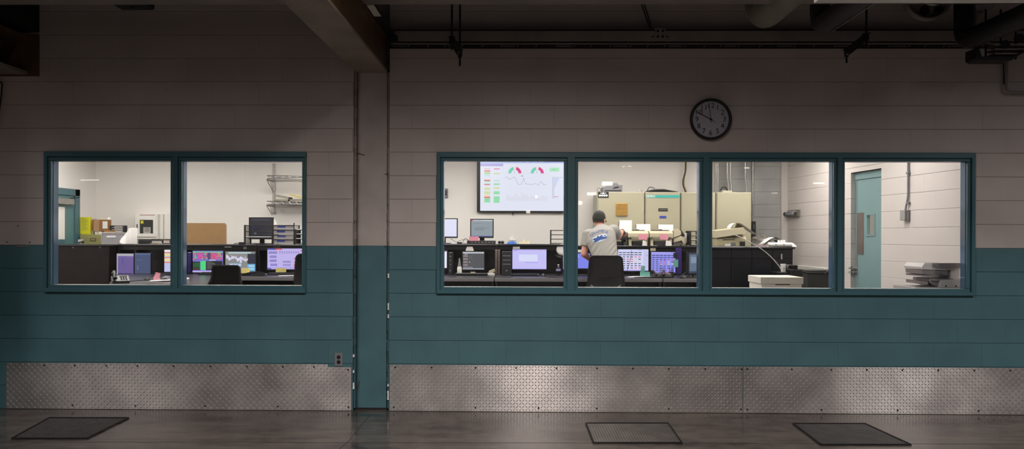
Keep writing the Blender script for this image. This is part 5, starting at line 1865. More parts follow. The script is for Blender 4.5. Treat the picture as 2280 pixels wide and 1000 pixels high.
# dark box on the wall beside the cabinet
a, b = P(1674.5, 493, 6.0), P(1682.5, 515, 6.0)
t = thing('breaker_box', 'narrow dark breaker box on the grey wall beside the last cabinet', 'box', (a.x, 6.0, b.z))
MB().box(a.x, 5.99, b.z - .1, b.x, 6.1, a.z, .004).build('box_body', M_BLACK, t)
MB().box(a.x + .02, 5.985, b.z + .04, a.x + .03, 5.99, a.z - .05).build('breaker_strip', M_GREYP, t)


# ---- matrix printers
def dot_printer(label, px0, px1, pyt, pyb, Y, zb, yaw=0.0, m=M_CREAM, paper=None, legs=True, depth=.34):
    a, b = P(px0, pyt, Y), P(px1, pyb, Y)
    w = (b.x - a.x) / max(math.cos(yaw), .4)
    cx = (a.x + b.x) / 2
    z0, z1 = P((px0 + px1) / 2, pyb, Y).z, P((px0 + px1) / 2, pyt, Y).z
    h = z1 - z0
    t = thing('dot_matrix_printer', label, 'printer', (cx, Y + depth / 2, zb))
    M = Matrix.Translation((cx, Y, 0)) @ Matrix.Rotation(yaw, 4, 'Z')
    MB(M).prism([(0, z0), (depth, z0), (depth, z1 - h * .05), (depth * .62, z1), (depth * .30, z1), (0, z0 + h * .62)], 'x', -w / 2, w / 2).build('body', m, t)
    MB(M).prism([(-.004, z0 + h * .1), (.0, z0 + h * .1), (.0, z0 + h * .5), (-.004, z0 + h * .5)], 'x', -w / 2 + .02, w / 2 - .02).build('front_panel', m, t)
    MB(M).box(-w / 2 + .04, depth * .34, z1 + .001, w / 2 - .04, depth * .5, z1 + .012, .003).build('paper_slot', M_CHAR, t)
    MB(M).lathe((w / 2, depth * .45, z0 + h * .6), [(.025, 0), (.025, .03)], 14, axis=(1, 0, 0)).build('platen_knob', M_CHAR, t)
    MB(M).box(-w * .08, depth * .3, z1 + .001, w * .08, depth * .33, z1 + .02).build('tear_clip', M_CHAR, t)
    if legs:
        MB(M).box(-w / 2 + .07, .03, zb + .002, w / 2 - .07, depth - .04, zb + .06, .004).build('under_tray', M_CHAR, t)
        for s in (-1, 1):
            MB(M).prism([(.02, zb), (depth - .02, zb), (depth - .06, z0), (.06, z0)], 'x', s * (w / 2 - .035) - .02, s * (w / 2 - .035) + .02).build('stand', m, t)
    if paper:
        p0, p1, pt = paper
        xa, xb = XA(p0, Y + depth * .4) - cx, XA(p1, Y + depth * .4) - cx
        zt = P((p0 + p1) / 2, pt, Y + depth * .4).z
        n = 12
        H = zt - z1
        grid = []
        for j in range(n + 1):
            v = j / n
            if v < .6:
                f = v / .6
                y = depth * .42 + .02 * f; z = z1 - .002 + H * (1 - (1 - f) ** 1.6)
            else:
                f = (v - .6) / .4
                y = depth * .42 + .02 + .13 * math.sin(f * 1.5); z = z1 - .002 + H * (1 - .55 * f * f)
            lean = .10 * (z - z1) / max(H, .01)
            grid.append([(xa + (xb - xa) * i / 4 + lean * .5 * (xb - xa) * .3, y, z) for i in range(5)])
        mb = MB(Matrix.Translation((cx, Y, 0))).sheet(grid)
        mb.sheet([[(p[0], p[1] + .001, p[2] - .001) for p in row][::-1] for row in grid])
        mb.build('paper_sheet', M_WHITE, t)
    return t, M, z0, z1, cx, w


dot_printer('dark-bodied printer under the worker\'s hand', 1362, 1397, 518, 534, 4.79, ZL1, m=M_CHAR, paper=(1379, 1407, 490.5))
dot_printer('cream printer with pink note in the middle of the ledge', 1398.5, 1444.5, 514, 529, 4.83, ZL1, paper=(1417, 1448, 499))
dot_printer('cream printer with pink note near the dark letter tray', 1447, 1499, 514, 529, 4.83, ZL1, paper=(1466, 1499, 500))
t = thing('dot_matrix_printer', 'cream printer tipped up end on behind the dark letter tray', 'printer', (XA(1510, 4.95), 4.95, ZL1))
def pz_(l, Y=4.95): return [(P(u, v, Y).x, P(u, v, Y).z) for u, v in l]
MB().prism(pz_([(1500, 529.5), (1500, 512), (1509, 508.5), (1516, 514), (1517, 522)]), 'y', 4.95, 5.15).build('body', M_CREAM, t)
MB().prism(pz_([(1500, 532), (1517, 525), (1524, 533), (1528, 542), (1521, 542), (1517, 535.5), (1500, 540)]), 'y', 4.94, 5.14).build('tilt_stand', M_CREAM, t)
MB().prism(pz_([(1516, 511), (1526, 525), (1523, 527), (1516, 519)]), 'y', 4.96, 5.12).build('cover_flap', M_CHAR, t)
MB().prism(pz_([(1500, 540.5), (1517, 536.5), (1519, 545.2), (1500, 545.6)]), 'y', 4.97, 5.12).build('under_tray', M_GREYP, t)
note('pink note on the front of the middle cream printer', 1422, 521.5, 1441, 534, 4.815, M_PINK)
note('pink note on the cream printer nearer the dark tray', 1469.5, 521.5, 1488, 534, 4.815, M_PINK)
for k, (px0, px1) in enumerate(((1430, 1440), (1482, 1495))):
    x0, x1 = XA(px0, 4.78), XA(px1, 4.78)
    MB().prism([(x0, ZL1 + .001), (x1, ZL1 + .001), (x1 - .015, ZL1 + .07), (x0 + .01, ZL1 + .08)], 'y', 4.765, 4.80).build('paper_roll', M_WHITE, None, ('small white paper block under the middle cream printer', 'small white paper block under the printer near the tray')[k], 'paper')
paper_flat('thin white sheets lying on the ledge before the second cream printer', 1457, 1482, 4.80, ZL1, .07, curl=.012, seed=8)
t = letter_tray('dark letter tray full of papers at the pane edge', 1537.5, 514, 1560, 543, 4.80, ZL1, 4, papers=(0, 1, 2))
note('white sheet leaning between the end-on printer and the tray', 1525, 519, 1537, 540, 5.05, M_WHITE, 'leaning_paper', 'paper')

# printer with curling paper in the third pane
t, M, z0, z1, cx, w = dot_printer('yellowed printer with curling paper on the console wing', 1596, 1662, 522, 548, 4.62, zw, yaw=0, m=M_CREAM2, legs=False, depth=.40)
m = MB(Matrix.Translation((cx, 4.60, 0)) @ Matrix.Rotation(-.16, 4, 'Y') @ Matrix.Translation((0, 0, 0)))
a = P(1593, 527, 4.6); b = P(1656, 508, 4.6)
z_l0, z_l1 = P(1593, 530, 4.6).z, P(1593, 514, 4.6).z
z_r0, z_r1 = P(1658, 520, 4.6).z, P(1655, 507, 4.6).z
mb = MB()
mb.add([(a.x, 4.58, z_l0), (b.x + .02, 4.58, z_r0), (b.x, 4.58, z_r1), (a.x, 4.58, z_l1), (a.x, 4.90, z_l0 + .01), (b.x + .02, 4.90, z_r0 + .01), (b.x, 4.90, z_r1 + .01), (a.x, 4.90, z_l1 + .01)],
       [(0, 1, 2, 3), (4, 7, 6, 5), (0, 4, 5, 1), (1, 5, 6, 2), (2, 6, 7, 3), (3, 7, 4, 0)])
mb.build('top_cover', M_CREAM, t)
for (u0, v0, u1, v1, mm, nm) in [(1628, 540, 1638, 547.5, M_GREYP, 'vent'), (1647, 538, 1659, 547.5, M_CHAR, 'opening'), (1609, 533, 1636, 535, M_CHAR, 'slot'), (1614, 543, 1626, 548, M_WHITEP, 'button_strip')]:
    p, q = P(u0, v0, 4.615), P(u1, v1, 4.615)
    MB().box(p.x, 4.612, q.z, q.x, 4.6195, p.z).build(nm, mm, t)
def ribbon(parent, pts, half, m=M_WHITE, nm='paper_ribbon', th=.0015):
    """Band of paper following pts (x,z at depth y) and half-wide in depth."""
    pts = [tuple(v) for v in smooth_pts(pts)]
    g1 = [[(x, y - half, z) for x, y, z in pts], [(x, y + half, z) for x, y, z in pts]]
    mb = MB().sheet(g1)
    mb.sheet([[(x, y, z - th) for x, y, z in row][::-1] for row in g1])
    return mb.build(nm, m, parent)
def pp(px, py, Y): v = P(px, py, Y); return (v.x, v.y, v.z)
ribbon(t, [pp(u, v, 4.78) for u, v in [(1622, 511), (1624, 504), (1630, 498.5), (1637, 497), (1645, 498), (1653, 503), (1663, 510), (1672, 516), (1680, 521)]], .11)
pts = [pp(u, v, 4.78) for u, v in [(1680, 519), (1688, 519.5), (1695, 522), (1699, 527), (1698, 533), (1692, 536), (1684, 535), (1680, 532), (1681, 527)]]
ribbon(t, pts, .11, nm='paper_curl')
MB().ell((XA(1645, 4.86), 4.88, P(1645, 507, 4.86).z), .05, .06, .06).build('tractor_feed', M_CREAM2, t)
cable('grey cable draped from the yellowed printer across the black panel', arcpts([P(1636, 523, 4.56), P(1652, 530, 4.52), P(1672, 541, 4.49), P(1700, 557, 4.48), P(1722, 577, 4.47), P(1738, 597, 4.45), P(1742, 606, 4.40)], 4, .1), .0075, M_LGREY)
# papers on the wing
def rolled(label, px0, px1, pyc, r, Y, m=M_WHITE, cat='roll'):
    a, b = P(px0, pyc, Y), P(px1, pyc, Y)
    t = thing('paper_roll', label, cat, ((a.x + b.x) / 2, Y, zw))
    z = zw + r + .001
    MB().cyl((a.x, Y, z), (b.x, Y, z), r, seg=20).build('roll', m, t)
    MB().cyl((a.x - .002, Y, z), (a.x + .001, Y, z), r * .6, seg=16).build('hollow', M_LGREY, t)
    return t, a, b, z
t, a, b, z = rolled('rolled white print with black letter marks on the wing', 1710, 1762, 544, .03, 4.55)
for px in (1727, 1744):
    vs, fs = text_polys('h', .055)
    x = XA(px, 4.55)
    MB().add([(x + v.x, 4.55 - .0305 - .0006, z + v.y * .8) for v in vs], fs).build('printed_letter', M_BLACK, t)
rolled('second white paper roll behind the printed one', 1712, 1756, 540, .026, 4.63)
t = thing('curled_paper', 'curled white papers behind the rolled print on the wing', 'paper', (XA(1714, 4.85), 4.85, zw))
ribbon(t, [pp(u, v, 4.85) for u, v in [(1693, 545.5), (1702, 538), (1712, 531), (1720, 528.5), (1729, 530), (1734, 534), (1733, 538)]], .11, nm='paper_sheet')
ribbon(t, [pp(u, v, 4.85) for u, v in [(1694, 546.4), (1704, 541), (1714, 536), (1722, 534), (1730, 537), (1733, 541)]], .10, nm='paper_sheet')
paper_flat('thin grey-white sheets at the end of the curling paper', 1678, 1712, 4.62, zw, .12, curl=.012, seed=12)
MB().box(XA(1684, 4.56), 4.53, zw + .001, XA(1706, 4.56), 4.68, zw + .022, .002).build('folder', mat('rosy_folder', '#a9909a', .7), None, 'flat rosy folder between printer and rolled print', 'folder')
c = P(1745, 540, 4.75)
for k, px in enumerate((1734, 1740, 1746)):
    x = XA(px, 4.75)
    MB().lathe((x, 4.75, zw), [(.018, 0), (.018, .09), (.014, .095)], 14).build('paper_core', M_WHITE, None, ('short white paper core behind the printed roll, farthest from the wrap', 'short white paper core behind the printed roll, middle of three', 'short white paper core behind the printed roll, nearest the wrap')[k], 'roll', group='paper cores behind the printed roll')
rumple('clear_wrap', 'pale translucent plastic wrap at the end of the printed roll', 'wrap', 1757, 1774, 541.5, 4.56, zw, M_WHITEP, .1, seed=3)

# ---- file box, dark boxes, cup by the third pane (standing on a low bench)
bz = 0.72
def rest_bench(label, x0, x1, y0, y1, z):
    t = thing('work_bench', label, 'bench', ((x0 + x1) / 2, (y0 + y1) / 2, FZ))
    MB().box(x0, y0, z - .04, x1, y1, z, .004).build('bench_top', M_LAMTOP, t)
    for x in (x0 + .02, x1 - .06):
        for y in (y0 + .02, y1 - .06):
            MB().box(x, y, FZ, x + .04, y + .04, z - .041).build('leg', M_STEELD, t)
BYF = 1.8
a, b = P(1694, 617, BYF), P(1789, 617, BYF)
rest_bench('low dark bench below the white file box', a.x - .1, b.x + .2, BYF - .1, BYF + .62, bz)
t = thing('file_box', 'white cardboard file box with lid below the third pane', 'box', ((a.x + b.x) / 2, BYF + .25, bz))
zl1 = P(1728, 617.5, BYF).z; zl0 = P(1728, 632.5, BYF).z
lx = a.x
D = .50
MB(Matrix.Translation((b.x, BYF, 0)) @ Matrix.Rotation(-.0, 4, 'Z') @ Matrix.Translation((-b.x, -BYF, 0))).box(a.x + .012, BYF + .012, bz, b.x - .014, BYF + D - .012, zl0 + .002, .003).build('box_body', mat('white_cardboard', '#cfc8be', .7, var=.05), t)
MB().box(a.x, BYF, zl0, b.x, BYF + D, zl1, .003).build('lid', mat('white_cardboard', '#cfc8be', .7), t)
MB().box(a.x + .06, BYF - .0015, zl1 - .012, a.x + .15, BYF - .0003, zl1 - .004).box(b.x - .14, BYF - .0015, zl1 - .012, b.x - .07, BYF - .0003, zl1 - .006).build('lid_tear', M_LGREY, t)
MB().box(a.x + .16, BYF + .0095, zl0 - .012, b.x - .14, BYF + .0119, zl0 - .002).build('hand_hole', M_CHAR, t)
# dark boxes to its right
a, b = P(1796, 600, 2.9), P(1842, 604, 2.9)
t = thing('equipment_case', 'large dark case against the block wall behind the file box', 'case', ((a.x + b.x) / 2, 3.1, FZ))
MB().box(a.x, 2.9, FZ, b.x + .1, 3.06, P(1815, 601, 2.9).z, .01).build('case_body', mat('dark_olive_case', '#2a2a26', .55, var=.1), t)
MB().box(a.x - .004, 2.895, P(1815, 606, 2.9).z - .02, b.x + .104, 3.064, P(1815, 606, 2.9).z, .003).build('lid_seam', M_BLACK, t)
q = P(1834, 612, 2.89)
MB().tube([(q.x, 2.89, q.z), (q.x + .03, 2.87, q.z + .03), (q.x + .05, 2.89, q.z + .05)], .008, 6).build('strap', M_BLACK, t)
a, b = P(1762, 598, 3.6), P(1789, 612, 3.6)
t = thing('equipment_case', 'smaller black case stepped beside the large dark case', 'case', ((a.x + b.x) / 2, 3.8, FZ))
MB().box(a.x, 3.6, FZ, b.x + .03, 3.8, P(1770, 600, 3.6).z, .01).build('case_body', M_BLACK, t)
MB().box(XA(1767, 3.6), 3.62, P(1770, 600, 3.6).z + .001, XA(1778, 3.6), 3.79, P(1772, 591, 3.6).z, .006).build('top_module', M_WOODK, t)
q = P(1748, 591, 3.9)
t = thing('cable_clamp', 'grey metal clamp over the white cup', 'clamp', (q.x, 4.3, P(1752, 594, 4.3).z))
MB().cyl(P(1746, 592, 4.3), P(1761, 591, 4.3), .012, seg=10).build('clamp_bar', M_GREYP, t)
MB().box(P(1751, 592, 4.3).x, 4.28, P(1751, 597, 4.3).z, P(1754, 592, 4.3).x, 4.54, P(1751, 590, 4.3).z, .003).build('clamp_jaw', M_GREYP, t)
a = P(1744, 606, 3.75)
zcs = P(1744, 605.5, 4.3).z
t = thing('side_shelf', 'dark shelf carrying the white cup beside the console wing', 'shelf', (P(1744, 606, 4.3).x, 4.3, FZ))
MB().box(XA(1728, 4.2), 4.15, zcs - .03, XA(1757, 4.2), 4.49, zcs, .004).build('shelf_top', M_BLACK, t)
MB().box(XA(1730, 4.2), 4.18, FZ, XA(1755, 4.2), 4.48, zcs - .031).build('shelf_body', M_BLACK, t)
x = XA(1744, 4.3)
zc_t = P(1744, 588, 4.3).z
t = thing('paper_cup', 'white cup standing at the foot of the black wing panel', 'cup', (x, 4.3, zcs))
H = zc_t - zcs
MB().lathe((x, 4.3, zcs), [(.028, 0), (.030, .004), (.04, H - .004), (.042, H), (.036, H - .003), (.028, .01)], 20).build('cup_wall', M_WHITEP, t)
MB().box(x - .012, 4.255, zcs + H * .3, x + .012, 4.262, zcs + H * .6).build('cup_mark', M_LGREY, t)

# ---- multifunction machine on the inner sill of the last pane
MY = .26
t = thing('fax_machine', 'grey desktop copier with open trays in the corner of the last pane', 'copier', (XA(2105, MY), MY + .2, 1.0))
def mp(u, v): p = P(u, v if v < 620 else 620 + (v - 620) * .80, MY); return (p.x, p.z)
zb = mp(2110, 645)[1] 
poly = lambda pts: [mp(u, v) for u, v in pts]
M_TAUPE = mat('taupe_plastic', '#d8cfcf', .45, var=.05)
M_TAUPED = mat('dark_taupe_plastic', '#8b8082', .45, var=.08)
MB().prism(poly([(2095, 625), (2138, 622), (2143, 645), (2092, 645)]), 'y', MY, MY + .38).build('base', M_TAUPE, t)
MB().prism(poly([(2076, 622), (2096, 624), (2102, 645), (2086, 641), (2076, 634)]), 'y', MY + .03, MY + .36).build('side_cheek', M_TAUPED, t)
MB().prism(poly([(2077, 621), (2124, 621), (2124, 629), (2077, 627)]), 'y', MY + .01, MY + .37).build('paper_deck', M_TAUPED, t)
MB().prism(poly([(2122, 600), (2142, 598), (2142, 626), (2122, 628)]), 'y', MY + .04, MY + .38).build('spine', M_TAUPE, t)
MB().prism(poly([(2056, 601), (2113, 604), (2113, 613), (2057, 611)]), 'y', MY + .02, MY + .34).build('middle_tray', M_TAUPED, t)
MB().prism(poly([(2056, 613), (2104, 611), (2086, 618), (2058, 616)]), 'y', MY + .02, MY + .34).build('output_tray', M_TAUPED, t)
MB().prism(poly([(2055, 595), (2062, 586), (2142, 586), (2142, 598), (2110, 602), (2056, 600)]), 'y', MY + .02, MY + .36).build('scanner_lid', M_TAUPE, t)
MB().prism(poly([(2080, 586), (2142, 586), (2142, 595), (2110, 597), (2081, 593)]), 'y', MY - .01, MY + .022).build('feeder_slot', M_TAUPED, t)
MB().prism(poly([(2052, 627), (2072, 630), (2074, 638), (2053, 636)]), 'y', MY + .05, MY + .3).build('side_tray', M_TAUPED, t)
MB().prism(poly([(2074, 629), (2079, 630), (2079, 641), (2074, 640)]), 'y', MY + .06, MY + .28).build('tray_arm', M_BLACK, t)
for u in (2106, 2128):
    x, z = mp(u, 641.5)
    MB().lathe((x, MY, z), [(.007, 0), (.007, .004)], 10, axis=(0, -1, 0)).build('screw', M_BLACK, t)
# the counter that carries it
x0, x1 = XA(2040, .26), 4.5
tt = thing('side_counter', 'inner counter under the grey copier below the last pane', 'counter', ((x0 + x1) / 2, .5, FZ))
MB().box(x0 - .02, .24, zb - .034, x1 - .1, .66, zb - .001, .004).build('counter_top', M_LGREY, tt)
for x in (x0, x1 - .16):
    MB().box(x, .26, FZ, x + .04, .64, zb - .035).build('counter_leg', M_LGREY, tt)

# ------------------------------------------------------------------ left window contents
# filing cabinet with cartons
CYL = 5.5
a, b = P(177, 522, CYL), P(227, 522, CYL)
t = thing('filing_cabinet', 'olive filing cabinet behind the dark console end block', 'cabinet', ((a.x + b.x) / 2, CYL + .27, FZ))
zf_ = a.z
MB().box(a.x, CYL + .012, FZ, b.x, CYL + .55, zf_, .006).build('carcass', M_OLIVE, t)
n = 4
for k in range(n):
    z0 = FZ + .02 + (zf_ - FZ - .04) * k / n
    z1 = FZ + .02 + (zf_ - FZ - .04) * (k + 1) / n - .008
    d = MB().box(a.x + .008, CYL, z0, b.x - .008, CYL + .011, z1, .003).build('drawer', M_OLIVE, t)
    zc = z1 - .055
    xm = (a.x + b.x) / 2 + .04
    MB().box(xm - .045, CYL - .005, zc - .02, xm + .045, CYL - .0005, zc + .02).build('label_holder', M_CHAR, d)
    MB().box(xm - .036, CYL - .0062, zc - .012, xm + .036, CYL - .0052, zc + .012).build('label_card', M_OLIVE, d)
    MB().box(a.x + .02, CYL - .03, zc - .012, a.x + .07, CYL - .001, zc + .012, .004).build('drawer_pull', M_CHROME, d)
# chrome lever punch on the console end
c = P(182, 545, 5.0)
t = thing('stapler', 'chrome lever tool on the dark console ledge before the filing cabinet', 'tool', (c.x, 5.0, 1.372))
MB().box(XA(177, 5.0), 4.96, 1.373, XA(187, 5.0), 5.02, 1.387, .003).build('tool_base', M_CHROME, t)
MB().prism([(XA(176, 5.0), 1.40), (XA(188, 5.0), 1.425), (XA(188, 5.0), 1.45), (XA(176, 5.0), 1.44)], 'y', 4.97, 5.01).build('lever', M_CHROME, t)
MB().box(XA(184, 5.0), 4.975, 1.387, XA(187, 5.0), 5.005, 1.41).build('tool_post', M_STEELD, t)
# yellow carton
M_ = CYL + .06
a, b = P(178.5, 483.5, M_), P(200, 523, M_)
t = thing('yellow_carton', 'tall yellow carton standing on the olive filing cabinet', 'carton', ((a.x + b.x) / 2, M_ + .1, zf_))
MB().box(a.x, M_, zf_, b.x, M_ + .07, a.z, .004).build('carton_body', M_YBOX, t)
for k in range(9):
    z = a.z - .03 - k * .022
    w = (b.x - a.x)
    MB().box(a.x + w * .15, M_ - .0008, z, a.x + w * (.55 + .3 * ((k * 7) % 5) / 5), M_ - .0002, z + .006).build('print_line', M_OLIVE, t)
# white and yellow jar beside it
c = P(203.5, 523, M_ + .05)
t = thing('white_jar', 'white jar with yellow label between yellow and brown cartons', 'jar', (c.x, M_ + .12, zf_))
hz = P(203, 487, M_ + .1).z - zf_
MB().lathe((c.x, M_ + .16, zf_), [(.03, 0), (.032, .01), (.032, hz * .8), (.022, hz * .9)], 18).build('jar_body', M_WHITEP, t)
MB().lathe((c.x, M_ + .16, zf_ + hz * .9), [(.024, 0), (.024, hz * .1)], 16).build('lid', M_LGREY, t)
MB().lathe((c.x, M_ + .16, zf_ + hz * .35), [(.0326, 0), (.0326, hz * .25)], 18).build('label_band', M_YBOX, t)
# small white carton carrying the brown parcel
YB2 = M_ + .02
a, b = P(211, 515, YB2), P(226, 522, YB2)
t = thing('white_carton', 'low white carton under the brown parcel', 'carton', ((a.x + b.x) / 2, YB2 + .1, zf_))
zp = P(218, 515, YB2).z
MB().box(a.x, YB2, zf_, b.x, YB2 + .22, zp, .003).build('carton_body', M_WHITEP, t)
MB().box(a.x + .02, YB2 - .001, zf_ + .012, a.x + .07, YB2 - .0002, zp - .012).build('label', M_TANP, t)
a, b, cst = P(205.5, 489, YB2), P(224.5, 489, YB2), P(241, 489, YB2)
zt2 = a.z
t = thing('brown_parcel', 'brown taped parcel box on the small white carton', 'parcel', ((a.x + cst.x) / 2, YB2 + .1, zp))
MB().box(a.x, YB2 - .01, zp + .001, cst.x, YB2 + .10, zt2, .004).build('parcel_body', M_CARD2, t)
MB().box(a.x + .03, YB2 - .0115, zp + .002, b.x - .02, YB2 - .0103, zt2 + .0005).box(a.x + .03, YB2 - .0105, zt2 + .0003, b.x - .02, YB2 + .09, zt2 + .0012).build('tape', M_CARDT, t)
MB().box(XA(229, YB2), YB2 - .0115, P(235, 509, YB2).z, XA(240, YB2), YB2 - .0103, P(235, 493, YB2).z).build('address_label', M_WHITE, t)
# white cone of paper behind the parcel
c = P(237, 520, 5.75)
t = thing('paper_cone', 'white paper cone peeking up behind the brown parcel', 'paper', (XA(242, 5.70), 5.70, zf_))
MB().lathe((XA(242, 5.70), 5.70, zf_), [(.055, 0), (.05, .1), (.02, P(239, 484, 5.78).z - zf_)], 14).build('cone_sheet', M_WHITE, t)

# grey mesh bin on the ledge with its label
LYL = 5.0
a, b = P(226, 519, LYL), P(277, 519, LYL)
t = thing('mesh_bin', 'long grey wire mesh bin on the ledge beside the filing cabinet', 'bin', ((a.x + b.x) / 2, LYL + .15, 1.378))
z0, z1 = 1.379, a.z
m = MB()
nx, nz = 24, 10
for i in range(nx + 1):
    x = a.x + (b.x - a.x) * i / nx
    m.box(x - .0022, LYL, z0, x + .0022, LYL + .003, z1)
for k in range(nz + 1):
    z = z0 + (z1 - z0) * k / nz
    m.box(a.x, LYL - .001, z - .0018, b.x, LYL + .003, z + .0018)
m.build('mesh_front', M_MESHG, t, kind='stuff')
MB().box(a.x, LYL + .004, z0, a.x + .004, LYL + .12, z1).box(b.x - .004, LYL + .004, z0, b.x, LYL + .12, z1).box(a.x, LYL + .116, z0, b.x, LYL + .12, z1).box(a.x, LYL + .004, z0, b.x, LYL + .12, z0 + .004).build('bin_shell', M_MESHG, t)
MB().box(a.x - .004, LYL - .006, z1, b.x + .004, LYL + .126, z1 + .008).build('rim', M_WHITEP, t)
MB().box(a.x + .01, LYL + .02, z0 + .006, b.x - .01, LYL + .11, z1 - .02).build('paper_stack', M_LGREY, t)
p, q = P(238, 525, LYL), P(258, 529, LYL)
MB().box(p.x, LYL - .006, q.z, q.x, LYL - .002, p.z).build('label_strip', M_WHITE, t)
# small box on the bin rim and dark tray behind
p, q = P(235, 514.5, LYL + .05), P(252, 518.5, LYL + .05)
MB().box(p.x, LYL + .01, z1 + .009, q.x, LYL + .11, P(243, 513.5, LYL + .05).z, .002).build('flat_carton', M_CARD, None, 'flat tan carton resting on the rim of the mesh bin', 'carton')
letter_tray('small black letter tray behind the grey mesh bin', 246, 502, 275, 519, 5.13, 1.379, 9, papers=(6, 7), depth=.09)

# bent white sheet standing on the ledge
t = thing('bent_sheet', 'large bent white sheet standing on the ledge before the wall cabinet', 'paper', (XA(290, 4.95), 4.95, 1.379))
M = None
prof = [(266, 538, 4.84), (270, 531, 4.85), (277, 524, 4.88), (283, 516, 4.92), (287, 508, 4.96), (294, 507, 4.93), (301, 507.5, 4.9), (306.5, 508, 4.88)]
g0, g1 = [], []
for k, (u, v, y) in enumerate(prof):
    p = P(u, v, y)
    bot = 1.3795 + (.012 if k == 0 else 0)
    g1.append((p.x, y, p.z)); g0.append((p.x + (.02 if k < 3 else 0), y - .01, bot))
mb = MB().sheet([g0, [tuple((Vector(p) + Vector(q)) / 2 + Vector((0, -.012, 0))) for p, q in zip(g0, g1)], g1])
mb.sheet([[(x, y + .0015, z) for x, y, z in row][::-1] for row in [g0, [tuple((Vector(p) + Vector(q)) / 2 + Vector((0, -.012, 0))) for p, q in zip(g0, g1)], g1]])
mb.build('sheet_body', M_WHITE, t)

# wall-mounted first-aid device cabinet
AY = 5.93
a, b = P(300, 477, AY), P(350.5, 533, AY)
t = thing('wall_cabinet', 'white wall cabinet with dark glass window on the back wall', 'cabinet', ((a.x + b.x) / 2, AY, b.z))
MB().box(a.x, AY, b.z, b.x, YB - .002, a.z, .005).build('carcass', M_WHITEP, t)
da, db = P(306, 482, AY), P(348, 527.5, AY)
gx0, gx1 = XA(311, AY - .01), XA(341, AY - .01)
gz1, gz0 = P(326, 489.5, AY - .01).z, P(326, 520, AY - .01).z
d = MB()
d.box(da.x, AY - .014, db.z, gx0, AY - .001, da.z).box(gx1, AY - .014, db.z, db.x, AY - .001, da.z).box(gx0, AY - .014, gz1, gx1, AY - .001, da.z).box(gx0, AY - .014, db.z, gx1, AY - .001, gz0)
d = d.build('door', M_WHITEP, t)
MB().box(gx0, AY - .006, gz0, gx1, AY - .003, gz1).build('dark_glass', mat('dark_glass', '#14181b', .1), d)
q = P(305.5, 504, AY - .02)
MB().box(q.x - .008, AY - .03, q.z - .035, q.x + .006, AY - .0145, q.z + .035, .003).build('handle', M_CHAR, d)
p, q = P(319, 506, AY - .012), P(335, 520, AY - .012)
lb = MB().box(p.x, AY - .009, q.z, q.x, AY - .0065, p.z).build('device_label', M_LGREY, t)
for k in range(3):
    MB().box(p.x + .02, AY - .0098, p.z - .02 - .022 * k, q.x - .02, AY - .0091, p.z - .013 - .022 * k).build('print_line', M_CHAR, lb)
p, q = P(313, 491, AY - .012), P(319, 498, AY - .012)
MB().box(p.x, AY - .009, q.z, q.x, AY - .0065, p.z).build('yellow_tag', M_YBOX, t)
p, q = P(311, 478, AY), P(345, 480, AY)
MB().box(p.x, AY - .001, q.z, q.x, AY - .0002, p.z).build('title_strip', mat('rose_print', '#a98880', .6), t)
a, b = P(352, 476, AY + .1), P(384, 533, AY + .1)
t = thing('wall_panel', 'plain white panel on the wall next to the white wall cabinet', 'panel', ((a.x + b.x) / 2, YB - .05, b.z))
MB().box(a.x, AY + .1, b.z, b.x, YB - .003, a.z, .004).build('panel_body', M_WHITEP, t)
MB().box(XA(363, AY + .09), AY + .094, b.z + .01, XA(365, AY + .09), AY + .0995, a.z - .01).build('panel_joint', M_LGREY, t)
# dark binders and pens along the ledge under it
for k, (u0, u1, v, lab, mm) in enumerate([(308, 336, 534, 'long dark binder lying on the ledge under the white wall cabinet', M_CHAR), (337, 362, 535, 'dark binder lying under the plain white panel', M_STEELD), (363, 379, 534, 'grey-brown binder at the mullion end of the ledge', M_RUST)]):
    x0, x1 = XA(u0, 5.1), XA(u1, 5.1)
    t = thing('binder', lab, 'binder', ((x0 + x1) / 2, 5.15, 1.378))
    MB().box(x0, 5.1, 1.379, x1, 5.22, P((u0 + u1) / 2, v, 5.1).z, .005).build('binder_cover', mm, t)
    MB().box(x0 + .01, 5.096, 1.39, x1 - .01, 5.0995, P((u0 + u1) / 2, v, 5.1).z - .012).build('page_edge', M_LGREY if k else M_CHAR, t)
for k, (u0, u1) in enumerate(((334, 350), (343, 358), (354, 363))):
    p, q = P(u0, 541, 4.9), P(u1, 540, 4.9)
    MB().cyl((p.x, 4.9 + .03 * k, 1.385), (q.x, 4.92 + .03 * k, 1.385), .0055, seg=8).build('pencil', (M_CARD, M_TANP, M_CHAR)[k], None, ('tan pencil on the ledge before the dark binders', 'pale pencil lying nearest the plain white panel', 'dark pen at the end of the pencil row')[k], 'pencil')

